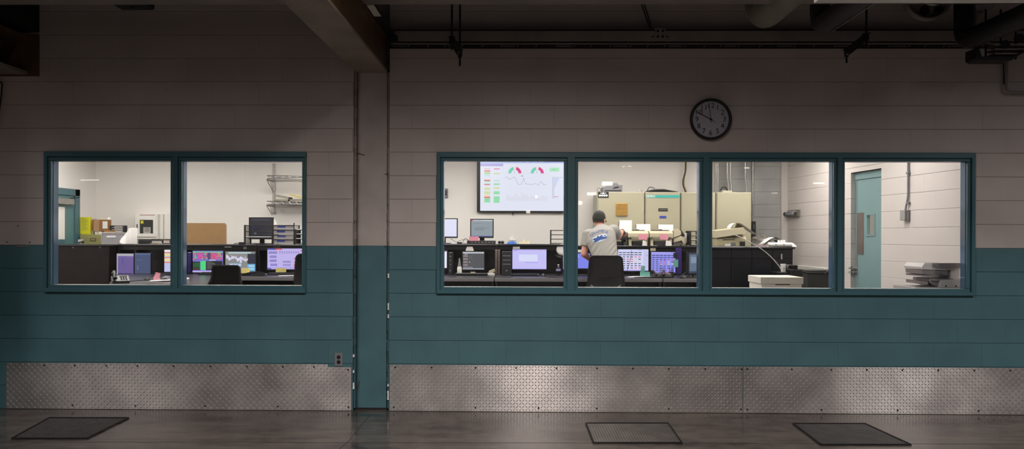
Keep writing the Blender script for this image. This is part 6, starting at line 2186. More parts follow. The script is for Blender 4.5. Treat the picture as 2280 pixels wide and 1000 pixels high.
# twin monitors of the first bay (turned towards their own chair)
it = [('r', (.42, .40, .46), 0, 0, 1, .10), ('r', (.17, .12, .36), 0, .1, 1, .17), ('r', (.10, .06, .26), .14, .13, .6, .155)]
for k in range(4): it.append(('r', (.10, .06, .28), .28, .2 + k * .07, .40, .25 + k * .07))
it.append(('r', (.36, .34, .5), 0, .1, .07, 1))
monitor('monitor with deep purple screen, twin of the blue one', 258, 564, 299, 618, 4.35, WZ, (.13, .085, .29), it, yaw=-.10, bez=.006)
it = [('r', (.10, .13, .28), .0, .0, 1, .07), ('l', (.20, .24, .40), [(.2, .55), (.16, .7), (.26, .72)], .004), ('r', (.12, .15, .3), .1, .3, .5, .32)]
monitor('monitor with dull blue screen, twin of the purple one', 300, 563, 335, 615, 4.35, WZ, (.06, .08, .165), it, yaw=.12, bez=.006)
it = [('r', (.85, .84, .9), 0, 0, 1, .1), ('r', (.75, .2, .2), 0, .1, 1, .15), ('r', (.85, .72, .3), 0, .17, 1, .28), ('r', (.8, .3, .25), 0, .32, 1, .38), ('r', (.85, .75, .35), 0, .40, 1, .52), ('r', (.8, .25, .2), 0, .54, 1, .6)]
monitor('slanted monitor with red and yellow rows at the mullion', 369, 555, 412, 607, 4.2, WZ, (.55, .56, .85), it, yaw=.42, bez=.008)
mouse('shiny black mouse on the worktop beside the pink note', 327, 627, 2.85, WZ, yaw=.5)
mouse('grey mouse on white papers at the mullion', 368, 622, 3.1, WZ, M_GREYP, yaw=1.2)
note('crumpled pink note standing on the worktop by the white papers', 345, 607, 356, 622, 3.1, M_PINK, tilt=.25, lean=3)
note('second pink note folded flat before the standing pink note', 343, 617, 357, 626, 3.0, M_PINK, tilt=-.05, lean=3)
paper_flat('white papers spread at the mullion end of the first bay', 338, 384, 2.75, WZ, .3, curl=.01, seed=2)
cable('black cable running from the telephone to the mouse', arcpts([Vector((XA(290, 2.5), 2.5, WZ + .006)), Vector((XA(305, 2.7), 2.7, WZ + .006)), Vector((XA(320, 2.75), 2.75, WZ + .006))], 5, .1), .005, M_BLACK)

# ------------------------------------------------------------------ second pane of the left window
a, b = P(413, 497.5, 5.15), P(504, 543, 5.15)
zt_ = P(495, 497, 5.15).z
t = thing('cardboard_sheet', 'large tan cardboard sheet leaning on the back of the ledge', 'cardboard', ((a.x + b.x) / 2, 5.16, 1.378))
MB().prism([(a.x, 1.379), (b.x, 1.379), (b.x, zt_ - .02), (b.x - .015, zt_ - .015), (b.x - .02, zt_), (a.x, zt_)], 'y', 5.15, 5.158).build('sheet_body', M_CARD, t)
# adapter with lead
c = P(540, 540, 4.9)
t = thing('adapter', 'black power adapter with lead on the ledge before the dark monitor', 'adapter', (c.x, 4.9, 1.378))
MB().box(XA(533, 4.9), 4.86, 1.379, XA(547, 4.9), 4.93, 1.41, .008).build('adapter_body', M_BLACK, t)
MB().tube([(XA(534, 4.9), 4.9, 1.395), (XA(528, 4.9), 4.9, 1.392), (XA(521, 4.9), 4.9, 1.388)], .006, 6).build('lead', M_BLACK, t)
# dark monitor turned off
t_, M_, w_, z0_, z1_ = monitor('switched-off black monitor behind the black letter tray', 554, 484, 608, 533, 5.15, 1.379, (.012, .012, .02), [('r', (.05, .05, .06), .1, .06, .9, .12), ('r', (.02, .02, .09), .1, .42, .4, .47), ('r', (.12, .13, .2), .2, .72, .3, .80)], bez=.01)
letter_tray('black four-tier letter tray before the switched-off monitor', 545, 501, 606.5, 542, 4.80, 1.379, 4, papers=(1,), depth=.26)
# grey tiered organiser with blue labels
a, b = P(607.5, 500, 4.82), P(656, 542, 4.82)
t = thing('paper_organiser', 'light grey tiered organiser with blue labels on the ledge', 'organiser', ((a.x + b.x) / 2, 4.95, 1.378))
z1 = P(630, 501, 4.82).z
n = 4
MB().box(b.x - .012, 4.80, 1.379, b.x, 4.82, z1 + .03).box(a.x, 4.80, 1.379, a.x + .006, 4.82, z1 + .01).box(b.x - .012, 5.08, 1.379, b.x, 5.1, z1).box(a.x, 5.08, 1.379, a.x + .006, 5.1, z1).build('side_frame', M_BLACK, t)
for k in range(n):
    za, zb_ = 1.385 + (z1 - 1.385) * k / n, 1.385 + (z1 - 1.385) * (k + 1) / n - .006
    d = MB().box(a.x + .008, 4.83, za, b.x - .014, 5.1, zb_ - .006, .003).build('drawer', M_LGREY, t)
    MB().box(a.x + .006, 4.815, zb_ - .004, b.x - .013, 5.1, zb_ + .004).build('shelf_rail', M_BLACK, t)
    p, q = XA(616, 4.82), XA(634, 4.82)
    MB().box(p + .01 * (k % 2), 4.826, zb_ - .034, q + .01 * (k % 2), 4.8295, zb_ - .010).build('blue_label', M_BLUEL, d)
letter_tray('black letter tray with papers at the edge of the second pane', 657.5, 511, 690, 542, 4.80, 1.379, 4, papers=(1, 2, 3), depth=.26)
# slanted chart board behind
p, q = P(606, 478, 5.45), P(617, 508, 5.45)
t = thing('wall_chart', 'white chart sheet with red corner hanging behind the organiser', 'chart', (p.x, 5.45, 1.38))
MB().add([(p.x, 5.45, p.z), (q.x, 5.45, P(614, 500, 5.45).z), (q.x - .03, 5.45, 1.38), (p.x, 5.45, 1.38), (p.x, 5.453, p.z), (q.x, 5.453, P(614, 500, 5.45).z), (q.x - .03, 5.453, 1.38), (p.x, 5.453, 1.38)],
         [(0, 3, 2, 1), (4, 5, 6, 7), (0, 1, 5, 4), (1, 2, 6, 5), (2, 3, 7, 6), (3, 0, 4, 7)]).build('chart_sheet', M_WHITE, t)
r0, r1 = P(608, 505, 5.44), P(613, 512, 5.44)
MB().box(r0.x, 5.446, r1.z, r1.x, 5.4495, r0.z).build('red_corner', mat('red_print', '#b0564e', .6), t)

# wall-mounted wire shelving
SY = 6.07
xp = XA(609, SY)
zt_, zb_ = P(609, 364, SY).z, P(609, 476, SY).z
t = thing('wire_shelf_unit', 'chrome wire shelving on wall brackets above the letter trays', 'shelving', (xp, YB, zb_))
MB().box(xp - .02, SY - .005, zb_, xp + .02, YB - .002, zt_, .004).build('wall_post', M_GALV, t)
xe = XA(760, SY)
MB().box(xe - .02, SY - .005, zb_, xe + .02, YB - .002, zt_, .004).build('wall_post', M_GALV, t)
for py in (392, 449):
    zt1 = P(609, py, SY - .3).z; h = .045
    x0, x1 = XA(598, SY - .3), xe + .1
    m = MB()
    for z in (zt1, zt1 - h):
        m.cyl((x0, SY - .38, z), (x1, SY - .38, z), .007, seg=8).cyl((x0, SY - .02, z), (x1, SY - .02, z), .006, seg=8)
        m.cyl((x0, SY - .38, z), (x0, SY - .02, z), .006, seg=8)
    k = 0
    x = x0
    while x < x1:
        m.cyl((x, SY - .38, zt1 - h if k % 2 else zt1), (min(x + .055, x1), SY - .38, zt1 if k % 2 else zt1 - h), .0045, seg=6)
        m.cyl((x, SY - .38, zt1), (x, SY - .02, zt1), .003, seg=5)
        x += .055; k += 1
    m.build('wire_deck', M_CHROME, t)
    for xb in (xp, xe):
        b_ = MB()
        b_.box(xb - .008, SY - .36, zt1 - h - .03, xb + .008, SY - .005, zt1 - h - .008)
        b_.cyl((xb - .0, SY - .34, zt1 - h - .03), (xb, SY - .02, zt1 - h - .19), .008, seg=8)
        b_.cyl((xb - .0, SY - .16, zt1 - h - .03), (xb, SY - .06, zt1 - h - .16), .005, seg=6)
        b_.build('bracket', M_GALV, t)
zs = P(609, 449, SY - .3).z + .008
def binder(label, px0, px1, dz0, dz1, th, m, Y):
    x0, x1 = XA(px0, Y), XA(px1, Y)
    z0, z1 = zs + dz0, zs + dz1
    t = thing('binder', label, 'binder', ((x0 + x1) / 2, Y + .1, zs))
    d = Vector((x1 - x0, 0, z1 - z0)); n = Vector((-d.z, 0, d.x)).normalized() * th
    A, B = Vector((x0, Y, z0)), Vector((x1, Y, z1))
    o = Vector((0, .22, 0))
    vs = [A, B, B + n, A + n, A + o, B + o, B + n + o, A + n + o]
    MB().add(vs, [(0, 1, 2, 3), (4, 7, 6, 5), (0, 4, 5, 1), (1, 5, 6, 2), (2, 6, 7, 3), (3, 7, 4, 0)]).build('cover', m, t)
    i = Vector((0, -.002, 0))
    vs = [A + n * .25 + i, B + n * .25 + i, B + n * .75 + i, A + n * .75 + i]
    MB().add(vs + [v - i * .5 for v in vs], [(0, 1, 2, 3), (4, 7, 6, 5), (0, 4, 5, 1), (1, 5, 6, 2), (2, 6, 7, 3), (3, 7, 4, 0)]).build('page_edge', M_TANP, t)
YS = SY - .33
binder('tan-edged binder lying flat on the lower wire shelf', 609.5, 641, .001, .001, .03, M_CHAR, YS)
binder('dark binder slanting on top of the flat tan-edged binder', 609, 642, .075, .033, .03, M_CHAR, YS)
binder('dark binder lying under the slanting yellow one', 645, 676, .001, .001, .028, M_STEELD, YS)
binder('slanting yellow-spined binder on the lower wire shelf', 644, 676, .085, .03, .035, M_YEL, YS)

# monitors of the second pane
r = random.Random(9)
it = [('r', (.20, .62, .26), 0, 0, 1, .08), ('r', (.16, .14, .62), 0, .0, 1, .035)]
cols = [(.62, .05, .22), (.75, .08, .12), (.60, .10, .55), (.14, .52, .22), (.06, .30, .40), (.50, .12, .40), (.08, .08, .14), (.65, .35, .12)]
for i in range(20):
    for j in range(8):
        c = r.choice(cols)
        if i in (3, 4, 5) : c = r.choice(cols[:3])
        if i in (12, 13, 14, 15): c = r.choice([(.78, .06, .10), (.75, .08, .12), (.6, .1, .3)])
        if i in (10, 11): c = (.05, .05, .10)
        if i in (1, 2) and r.random() < .6: c = (.10, .50, .48)
        it.append(('r', c, .01 + i * .0485, .09 + j * .039, .055 + i * .0485, .126 + j * .039))
it += [('r', (.18, .14, .60), 0, .41, 1, .455), ('r', (.55, .7, .8), .55, .415, .76, .45), ('r', (.012, .014, .02), 0, .50, .25, .90), ('r', (.07, .72, .22), .26, .47, .43, .89), ('r', (.010, .010, .016), .44, .47, .98, .90), ('r', (.50, .40, .80), 0, .92, 1, 1)]
for k in range(9): it.append(('r', (.36, .36, .34), .47, .50 + k * .042, .60 + .3 * r.random(), .508 + k * .042))
for k in range(6):
    it.append(('r', (.05, .48, .16), .30 + .08 * (k % 2), .52 + .055 * k, .36 + .08 * (k % 2), .53 + .055 * k))
    it.append(('r', (.3, .12, .06), .02 + k * .04, .82, .045 + k * .04, .86)); it.append(('r', (.04, .16, .06), .02 + k * .04, .54, .045 + k * .04, .78))
monitor('busy multicoloured dashboard monitor below the cardboard sheet', 427.5, 557, 498, 609, DY, WZ, (.22, .18, .62), it, yaw=0, bez=.010)
it = [('r', (.45, .58, .64), .10, .02, .86, .10), ('r', (.02, .02, .04), .74, .10, 1, .98), ('r', (.28, .42, .60), .13, .56, .53, .74), ('r', (.16, .44, .72), .74, .60, 1, .95), ('r', (.50, .60, .85), .55, .80, .78, .93), ('r', (.66, .64, .85), .48, .30, .55, .55)]
for k in range(26):
    x = .02 + k * .028
    hh = .04 + .08 * r.random()
    yy = .22 + .10 * math.sin(k * .35) ** 2 + .1 * k / 26
    it.append(('r', (.70, .66, .86), x, yy - hh / 2, x + .03, yy + hh))
for k in range(5): it.append(('r', (.70, .66, .86), .05 + .15 * k, .16 + .02 * k, .075 + .15 * k, .32 + .02 * k))
for k in range(3): it.append(('r', (.72, .74, .92), .15 + .14 * k, .62, .25 + .14 * k, .68))
for k in range(2): it.append(('r', (.4, .66, .85), .78, .66 + .14 * k, .96, .74 + .14 * k))
monitor('grey map-screen monitor with yellow note beneath', 500, 558.5, 570, 609, DY, WZ, (.26, .25, .24), it, bez=.012)
it = [('r', (.10, .10, .45), 0, 0, .24, .07), ('r', (.75, .12, .16), .22, 0, .38, .07), ('r', (.75, .12, .16), .86, .08, 1, .13), ('r', (.42, .36, .80), 0, .90, 1, .96), ('r', (.12, .09, .5), 0, .94, .1, 1)]
for (x0, y0, n, c) in [(.03, .14, 5, (.16, .13, .42)), (.06, .34, 4, (.16, .13, .46)), (.06, .53, 4, (.16, .13, .46)), (.08, .73, 4, (.16, .12, .55))]:
    for k in range(n):
        it.append(('r', c, x0 + k * .046, y0, x0 + .036 + k * .046, y0 + .11)); it.append(('r', (.5, .5, .8), x0 + .008 + k * .046, y0 + .03, x0 + .028 + k * .046, y0 + .05))
for k in range(9): it.append(('r', (.20, .17, .44), .32 + k * .060, .14, .335 + k * .060, .25)); it.append(('r', (.24, .2, .5), .31 + k * .060, .14, .345 + k * .060, .17))
for k in range(5):
    it.append(('r', (.2, .17, .46), .41 + k * .042, .60, .44 + k * .042, .68)); it.append(('r', (.26, .22, .55), .41 + k * .042, .75, .44 + k * .042, .84))
for (y0, c) in ((.44, (.72, .40, .42)), (.62, (.72, .42, .42)), (.75, (.78, .22, .14))):
    it.append(('r', c, .69, y0, .86, y0 + .13))
    for k in range(4): it.append(('r', (.22, .14, .4), .70 + k * .04, y0 + .02, .73 + k * .04, y0 + .07))
it.append(('r', (.16, .1, .5), .70, .91, .80, .94))
monitor('wide lavender monitor with rows of small dark icons', 594, 552, 682, 602, DY, WZ, (.55, .46, .86), it, bez=.010)
# keyboards below them
for k, (u0, u1, lab) in enumerate([(445, 500, 'black keyboard below the multicoloured dashboard monitor'), (598, 665, 'long black keyboard below the wide lavender monitor')]):
    x0, x1 = XA(u0, 4.25), XA(u1, 4.25)
    t = thing('keyboard', lab, 'keyboard', ((x0 + x1) / 2, 4.25, WZ))
    MB().prism([(4.18, WZ), (4.34, WZ), (4.34, WZ + .035), (4.18, WZ + .016)], 'x', x0, x1).build('case', M_BLACK, t)
    for j in range(4):
        for i in range(12):
            x = x0 + .015 + i * (x1 - x0 - .03) / 12
            y = 4.20 + j * .032
            z = WZ + .016 + (y - 4.18) * .119
            MB().box(x, y, z, x + .024, y + .024, z + .006).build('key', M_CHAR, t)
a, b = P(421, 562, 4.5), P(427, 606, 4.5)
t = thing('glow_tinted_panel', 'upright purple-tinted panel at the mullion beside the dashboard monitor', 'panel', (a.x, 4.5, WZ))
MB().box(XA(419, 4.5), 4.48, WZ, b.x, 4.50, a.z, .003).build('panel_sheet', MATS['purple_glow_paint'], t)  # purple side glow put into the sheet colour
MB().box(XA(418, 4.5), 4.46, WZ, b.x + .005, 4.53, WZ + .02).build('foot_rail', M_BLACK, t)
# sticky notes under the screens
for (u0, v0, u1, v1, lab) in [(537, 598, 547, 608.5, 'yellow note under the map screen, nearer the chair'), (547, 597, 556, 608, 'yellow note under the map screen, nearer the papers'),
                              (614, 597, 625, 606.5, 'yellow note under the lavender icon monitor, on the keyboard side'), (625, 597, 637, 606.5, 'slanting yellow note beside another under the lavender icon monitor'), (657, 599, 663, 606, 'small yellow note by the black chair edge')]:
    note(lab, u0, v0, u1, v1, 4.38, M_YEL, tilt=random.uniform(-.08, .08))
paper_flat('white papers fanned on the worktop below the map screen', 536, 592, 4.2, WZ, .3, curl=.10, seed=21)
paper_flat('flat white sheet before the lavender icon monitor', 622, 662, 4.05, WZ, .16, curl=.006, seed=22)
note('white label on the fascia over the map screen', 500, 548.5, 515, 551, 4.748, M_WHITE, 'label_card', 'card')
note('white label on the fascia over the lavender icon monitor', 609, 547, 624, 550, 4.748, M_WHITE, 'label_card', 'card')
note('small dark switch plate on the fascia between map and icon monitors', 542, 549, 549, 555, 4.748, M_GREYP, 'switch_plate', 'switch')
MB().box(XA(417, 3.1), 3.02, WZ + .001, XA(422, 3.1), 3.1, WZ + .02, .003).build('eraser', M_WHITE, None, 'small white eraser on the worktop at the mullion', 'eraser')


# ------------------------------------------------------------------ chairs
def swivel_chair(label, px0, px1, pyt, Y, pyb=640, round_top=.03, meshy=False, yaw=0.0, tall=1.0):
    a, b = P(px0, pyt, Y), P(px1, pyt, Y)
    w = (b.x - a.x)
    cx = (a.x + b.x) / 2
    zt = a.z
    t = thing('swivel_chair', label, 'chair', (cx, Y + .3, FZ))
    zs = FZ + .48
    M = Matrix.Translation((cx, Y, 0)) @ Matrix.Rotation(yaw, 4, 'Z')
    zb = zs + .12
    H = zt - zb

    def outline(ins, n=8):
        pts = []
        wt, wb = w / 2 * .90 - ins, w / 2 * 1.04 - ins
        r = max(round_top + .03 - ins, .01)
        tz, bz_ = zt - ins, zb + ins
        for s in (1, -1):
            arc = []
            for k in range(n + 1):
                q = PI / 2 * k / n
                arc.append((s * (wt - r + r * math.cos(q)), tz - r + r * math.sin(q)))
            pts += arc if s == 1 else arc[::-1]
        for s in (-1, 1):
            arc = []
            for k in range(n + 1):
                q = PI / 2 * k / n
                arc.append((s * (wb - r + r * math.sin(q)), bz_ + r - r * math.cos(q)))
            pts += arc[::-1] if s == -1 else arc
        return pts

    def curve_y(x, z):
        return .055 * (1 - (2 * x / w) ** 2) + .05 * math.sin(PI * (z - zb) / H) - .03
    o, i = outline(0), outline(.022)
    n = len(o)
    ring = lambda pts, dy: [(x, curve_y(x, z) + dy, z) for x, z in pts]
    fr = MB(M)
    A, B, C, D = ring(o, -.014), ring(i, -.016), ring(i, .016), ring(o, .014)
    vs = A + B + C + D
    fs = []
    for k in range(n):
        j = (k + 1) % n
        for q in range(4):
            p_ = (q + 1) % 4
            fs.append((q * n + k, q * n + j, p_ * n + j, p_ * n + k))
    fr.add(vs, fs, True)
    fr.build('back_frame', M_BLACK, t)
    # back fabric: grid clipped to the inner outline by scaling rows
    rows, cols = 14, 12
    for dy, flip in ((-.004, False),):
        grid = []
        for r_ in range(rows + 1):
            v = r_ / rows
            z = zb + .02 + (H - .04) * v
            hw = w / 2 * (1.04 + (.90 - 1.04) * v) - .018
            e = min(v, 1 - v) * H
            if e < round_top: hw -= (round_top - e) * .5
            grid.append([((-1 + 2 * c_ / cols) * hw, curve_y((-1 + 2 * c_ / cols) * hw, z) + dy, z) for c_ in range(cols + 1)])
        fb = MB(M).sheet(grid)
        fb.sheet([[(x, y + .008, z) for x, y, z in row][::-1] for row in grid])
        fb.build('backrest', M_CHMESH if meshy else M_BLACKM, t)
    if meshy:
        lm = MB(M)
        pts = []
        for k in range(13):
            u = -1 + 2 * k / 12
            x = u * w * .40
            z = zb + .03 + .10 * abs(u) ** 1.5
            pts.append((x, curve_y(x, z) - .024, z))
        lm.tube(pts, [.008 + .007 * (1 - abs(-1 + 2 * k / 12)) for k in range(13)], 8)
        lm.build('lumbar_bar', M_GREYP, t)
    MB(M).tube(arcpts([(0, -.03, zb + .10), (0, -.06, zs + .02), (0, .12, zs - .05), (0, .3, zs - .05)], 5, .08), .022, 10).build('back_spine', M_BLACK, t)
    s_ = MB(M)
    rings = []
    for k in range(7):
        f = k / 6
        z = zs - .04 + .075 * f
        sc = 1 - .10 * abs(f - .45) ** 2 * 2
        rings.append([(.24 * sc * math.copysign(abs(math.cos(q)) ** .45, math.cos(q)), .30 + .23 * sc * math.copysign(abs(math.sin(q)) ** .45, math.sin(q)), z) for q in [2 * PI * m_ / 28 for m_ in range(28)]])
    s_.loft(rings)
    s_.build('seat', M_BLACKM, t)
    MB(M).cyl((0, .30, FZ + .09), (0, .30, zs - .05), .028, seg=14).build('gas_column', M_CHAR, t)
    for k in range(5):
        q = 2 * PI * k / 5 + .3
        ex, ey = .30 * math.cos(q), .30 + .30 * math.sin(q)
        lg = MB(M).tube([(0, .30, FZ + .10), (ex * .5, .30 + (ey - .30) * .5, FZ + .09), (ex, ey, FZ + .065)], [.03, .024, .016], 8).build('base_leg', M_CHAR, t)
        MB(M).cyl((ex - .02 * math.sin(q), ey + .02 * math.cos(q), FZ + .028), (ex + .02 * math.sin(q), ey - .02 * math.cos(q), FZ + .028), .027, seg=12).build('caster', M_BLACK, lg)
    for s in (-1, 1):
        MB(M).tube(arcpts([(s * .22, .32, zs - .03), (s * .29, .32, zs - .02), (s * .29, .32, zs + .17)], 4, .05), .014, 8).build('armrest_post', M_BLACK, t)
        MB(M).box(s * .29 - .035, .18, zs + .17, s * .29 + .035, .42, zs + .20, .01).build('armrest', M_BLACK, t)
    return t


swivel_chair('black mesh-back swivel chair right behind the worker', 1307, 1391, 568.5, 2.72, meshy=True)
swivel_chair('black swivel chair before the map-screen monitor', 468, 540, 590, 2.6, round_top=.012, yaw=-.1)
swivel_chair('black swivel chair at the frame edge of the two-pane window', 655, 730, 564.5, 2.55, round_top=.03, yaw=.2)


# ------------------------------------------------------------------ the worker
def cap_chain(mb, pts, rad, seg=14):
    """Tapered limb with rounded ends."""
    pts = [Vector(p) for p in pts]
    for i in range(len(pts) - 1):
        mb.cyl(pts[i], pts[i + 1], rad[i], rad[i + 1], seg)
    for p, r_ in zip(pts, rad):
        mb.ell(p, r_, r_, r_, seg, 8)


PY = 3.55
pel = P(1352, 604, PY - .05)
wai = P(1348, 573, PY + .0)
che = P(1340, 540, PY + .13)
shc = P(1337, 517, PY + .25)
nck = P(1335, 506, PY + .31)
hed = P(1334, 489.3, PY + .36)
shL, shR = P(1309, 523, PY + .20), P(1367, 513, PY + .33)
elL, wrL = P(1300, 566, PY + .16), P(1322, 583, PY + .38)
elR, wrR = P(1377, 527, PY + .62), P(1385, 515.5, PY + .92)
hipL, hipR = pel + Vector((-.095, 0, -.04)), pel + Vector((.095, 0, -.04))
knL, knR = Vector((pel.x - .11, PY + .0, FZ + .50)), Vector((pel.x + .11, PY + .04, FZ + .50))
anL, anR = Vector((pel.x - .12, PY + .02, FZ + .09)), Vector((pel.x + .13, PY + .06, FZ + .09))
spine = [pel, wai, che, shc]


def torso(mb, infl=0.0, z_from=0):
    secs = [(pel + Vector((0, 0, -.07)), .155, .115), (pel, .165, .125), (wai, .150, .112), ((wai + che) / 2, .162, .118), (che, .182, .128), ((che + shc) / 2 + Vector((0, 0, .01)), .185, .122), (shc + Vector((0, 0, .0)), .150, .095), (nck + Vector((0, -.01, -.02)), .075, .07)]
    rings = []
    ax_s = (shR - shL).normalized()
    for k, (c, rx_, ry_) in enumerate(secs[z_from:]):
        f = (k + z_from) / 7
        side = Vector((1, 0, 0)).lerp(ax_s, f).normalized()
        nx = (secs[min(k + z_from + 1, 7)][0] - secs[max(k + z_from - 1, 0)][0]).normalized()
        fw = nx.cross(side).normalized()
        rings.append([c + side * (rx_ + infl) * math.copysign(abs(math.cos(q)) ** .85, math.cos(q)) + fw * (ry_ + infl) * math.sin(q) for q in [2 * PI * i / 28 for i in range(28)]])
    mb.loft(rings)


HR = Matrix.Rotation(-.42, 3, 'Z') @ Matrix.Rotation(-.10, 3, 'X')      # head turned towards the printers
body = MB()
torso(body)
cap_chain(body, [shc + Vector((0, 0, .0)), nck, hed + Vector((0, -.01, -.05))], [.07, .056, .054])
body.ell(hed + Vector((0, 0, .015)), .077, .098, .108, 20, 14, HR)
body.ell(hed + HR @ Vector((0, .045, -.055)), .056, .055, .055, 16, 10, HR)       # jaw
body.ell(hed + HR @ Vector((0, .103, -.012)), .012, .020, .024, 10, 8, HR)        # nose
for s in (-1, 1):
    body.ell(hed + HR @ Vector((s * .080, -.005, -.012)), .010, .022, .033, 10, 8, HR)   # ears
    body.ell(hed + HR @ Vector((s * .033, .088, .022)), .020, .014, .008, 10, 6, HR)     # brow
cap_chain(body, [shL, elL, wrL], [.055, .043, .029])
cap_chain(body, [shR, elR, wrR], [.055, .043, .029])
cap_chain(body, [hipL, knL, anL], [.088, .058, .042])
cap_chain(body, [hipR, knR, anR], [.088, .058, .042])


def hand(mb, w, d, up, side, curl):
    d = d.normalized(); up = (up - d * up.dot(d)).normalized(); sd = d.cross(up) * side
    palm = w + d * .05
    cap_chain(mb, [w, w + d * .03, palm + d * .02], [.026, .027, .022])
    for k, (off, L) in enumerate(((-.030, .070), (-.010, .080), (.010, .074), (.029, .058))):
        b = palm + d * .03 + sd * off
        mb.ell(b - d * .03, .014, .014, .014, 10, 8)
        p1 = b + d * L * .45 - up * curl * .012
        p2 = p1 + d * L * .3 - up * curl * .025
        p3 = p2 + d * L * .18 - up * curl * .03
        cap_chain(mb, [b - d * .03, b, p1, p2, p3], [.012, .011, .0095, .0088, .0078], 8)
    tb = w + d * .028 - sd * .026
    cap_chain(mb, [tb, tb + d * .03 - sd * .026 - up * .008, tb + d * .06 - sd * .030 - up * .02], [.014, .0115, .009], 8)


hand(body, wrR, (wrR - elR).normalized() + Vector((.1, .25, -.3)), Vector((0, 0, 1)), 1, 1.0)
hand(body, wrL, (wrL - elL).normalized() + Vector((.2, .2, 0)), Vector((0, 0, 1)), -1, .8)
vs, fs = apply_mods(body, [('REMESH', dict(mode='VOXEL', voxel_size=.0058)), ('SMOOTH', dict(factor=.5, iterations=4))])
man = thing('person', 'man in grey printed T-shirt and dark cap leaning over to the printers', 'person', (pel.x, PY - .05, FZ))
MB().add(vs, fs, True).build('body', M_SKIN, man)

# T-shirt: torso and short sleeves, a little larger than the body
sh = MB()
torso(sh, .016, 1)
for s, e in ((shL, elL), (shR, elR)):
    tip = s.lerp(e, .62)
    sh.cyl(s - (e - s) * .12, tip, .076, .068, 18)
    sh.ell(s, .078, .078, .074, 16, 10)
    sh.cyl(shc.lerp(s, .25) + Vector((0, 0, -.02)), s, .085, .076, 18)
sh.cyl(wai, pel + Vector((0, 0, -.10)), .162, .182, 24)
vs, fs = apply_mods(sh, [('REMESH', dict(mode='VOXEL', voxel_size=.0075)), ('SMOOTH', dict(factor=.5, iterations=6))])
# cloth folds: shallow diagonal ridges across the lower back
out = []
for v in vs:
    u = (v.x - pel.x) * 1.0 + (v.z - pel.z) * -.9
    amp = .0075 * max(0, min(1, (shc.z - .06 - v.z) / .22)) * max(0, min(1, (v.z - pel.z + .06) / .08))
    q_ = math.sin(u * 88 + 2.6 * math.sin(v.z * 11 + v.x * 5))
    k = (abs(q_) ** .7 * math.copysign(1, q_)) * amp * (.6 + .4 * math.sin(v.x * 23 + v.z * 9))
    out.append(v + Vector((0, -k if v.y < PY + .2 else k, 0)))
shirt = MB().add(out, fs, True).build('t_shirt', M_SHIRT, man)
bvh = BVHTree.FromPolygons(out, fs)


def on_back(px, py, off=.004):
    o = Vector((0, -DCAM, HCAM))
    p = P(px, py, PY)
    h = bvh.ray_cast(o, (p - o).normalized())
    if h[0] is None:
        return p
    return h[0] + Vector((0, -off, 0))


chars = 'COLUMBIA'
cen = [(1316.6, 524.5), (1320.2, 520.0), (1324.8, 517.4), (1330.0, 515.6), (1335.8, 514.6), (1341.4, 514.6), (1345.9, 515.3), (1351.0, 517.4)]
rots = [62, 45, 30, 16, 4, -8, -16, -26]
lb = MB()
for chx, (u, v), ro in zip(chars, cen, rots):
    tv, tf = text_polys(chx, 10.2)
    a_ = math.radians(ro)
    pts = []
    for q in tv:
        x, y = q.x * .80, q.y
        # image y grows downwards; rotate the letter along the arc
        dx = x * math.cos(a_) - y * math.sin(a_); dy = x * math.sin(a_) + y * math.cos(a_)
        pts.append(on_back(u + dx, v - dy))
    lb.add(pts, tf)
lb.build('lettering', M_INK, shirt)


def patch(poly, m, nm, off):
    n = 10
    us = [p[0] for p in poly]; vs_ = [p[1] for p in poly]
    u0, u1, v0, v1 = min(us), max(us), min(vs_), max(vs_)

    def inside(u, v):
        r_ = False
        for i in range(len(poly)):
            (x1, y1), (x2, y2) = poly[i], poly[i - 1]
            if (y1 > v) != (y2 > v) and u < (x2 - x1) * (v - y1) / (y2 - y1) + x1:
                r_ = not r_
        return r_
    st = .55
    mb = MB()
    idx = {}
    nu, nv = int((u1 - u0) / st) + 1, int((v1 - v0) / st) + 1
    for i in range(nu):
        for j in range(nv):
            if inside(u0 + (i + .5) * st, v0 + (j + .5) * st):
                f = []
                for a, b in ((0, 0), (0, 1), (1, 1), (1, 0)):
                    key = (i + a, j + b)
                    if key not in idx:
                        idx[key] = len(mb.v); mb.v.append(on_back(u0 + key[0] * st, v0 + key[1] * st, off))
                    f.append(idx[key])
                mb.f.append(f); mb.mi.append(0); mb.c.append(None); mb.sm.append(True)
    return mb.build(nm, m, shirt)


patch([(1319, 531), (1327, 526), (1338, 522), (1349, 521), (1351, 524), (1350, 532), (1340, 537), (1326, 540), (1319, 536)], M_INK2, 'printed_backing', .0035)
patch([(1319, 534), (1324, 530), (1330, 530), (1337, 526.5), (1345, 527.5), (1351.5, 526), (1350, 531), (1343, 533), (1336, 534.5), (1328, 539), (1321, 540), (1324, 536)], M_INK, 'printed_fish', .005)
patch([(1328, 529), (1331, 524.5), (1334, 527), (1339, 523), (1343, 525.5), (1348, 522.5), (1350, 525), (1338, 527), (1330, 530)], M_INK, 'printed_hills', .0047)

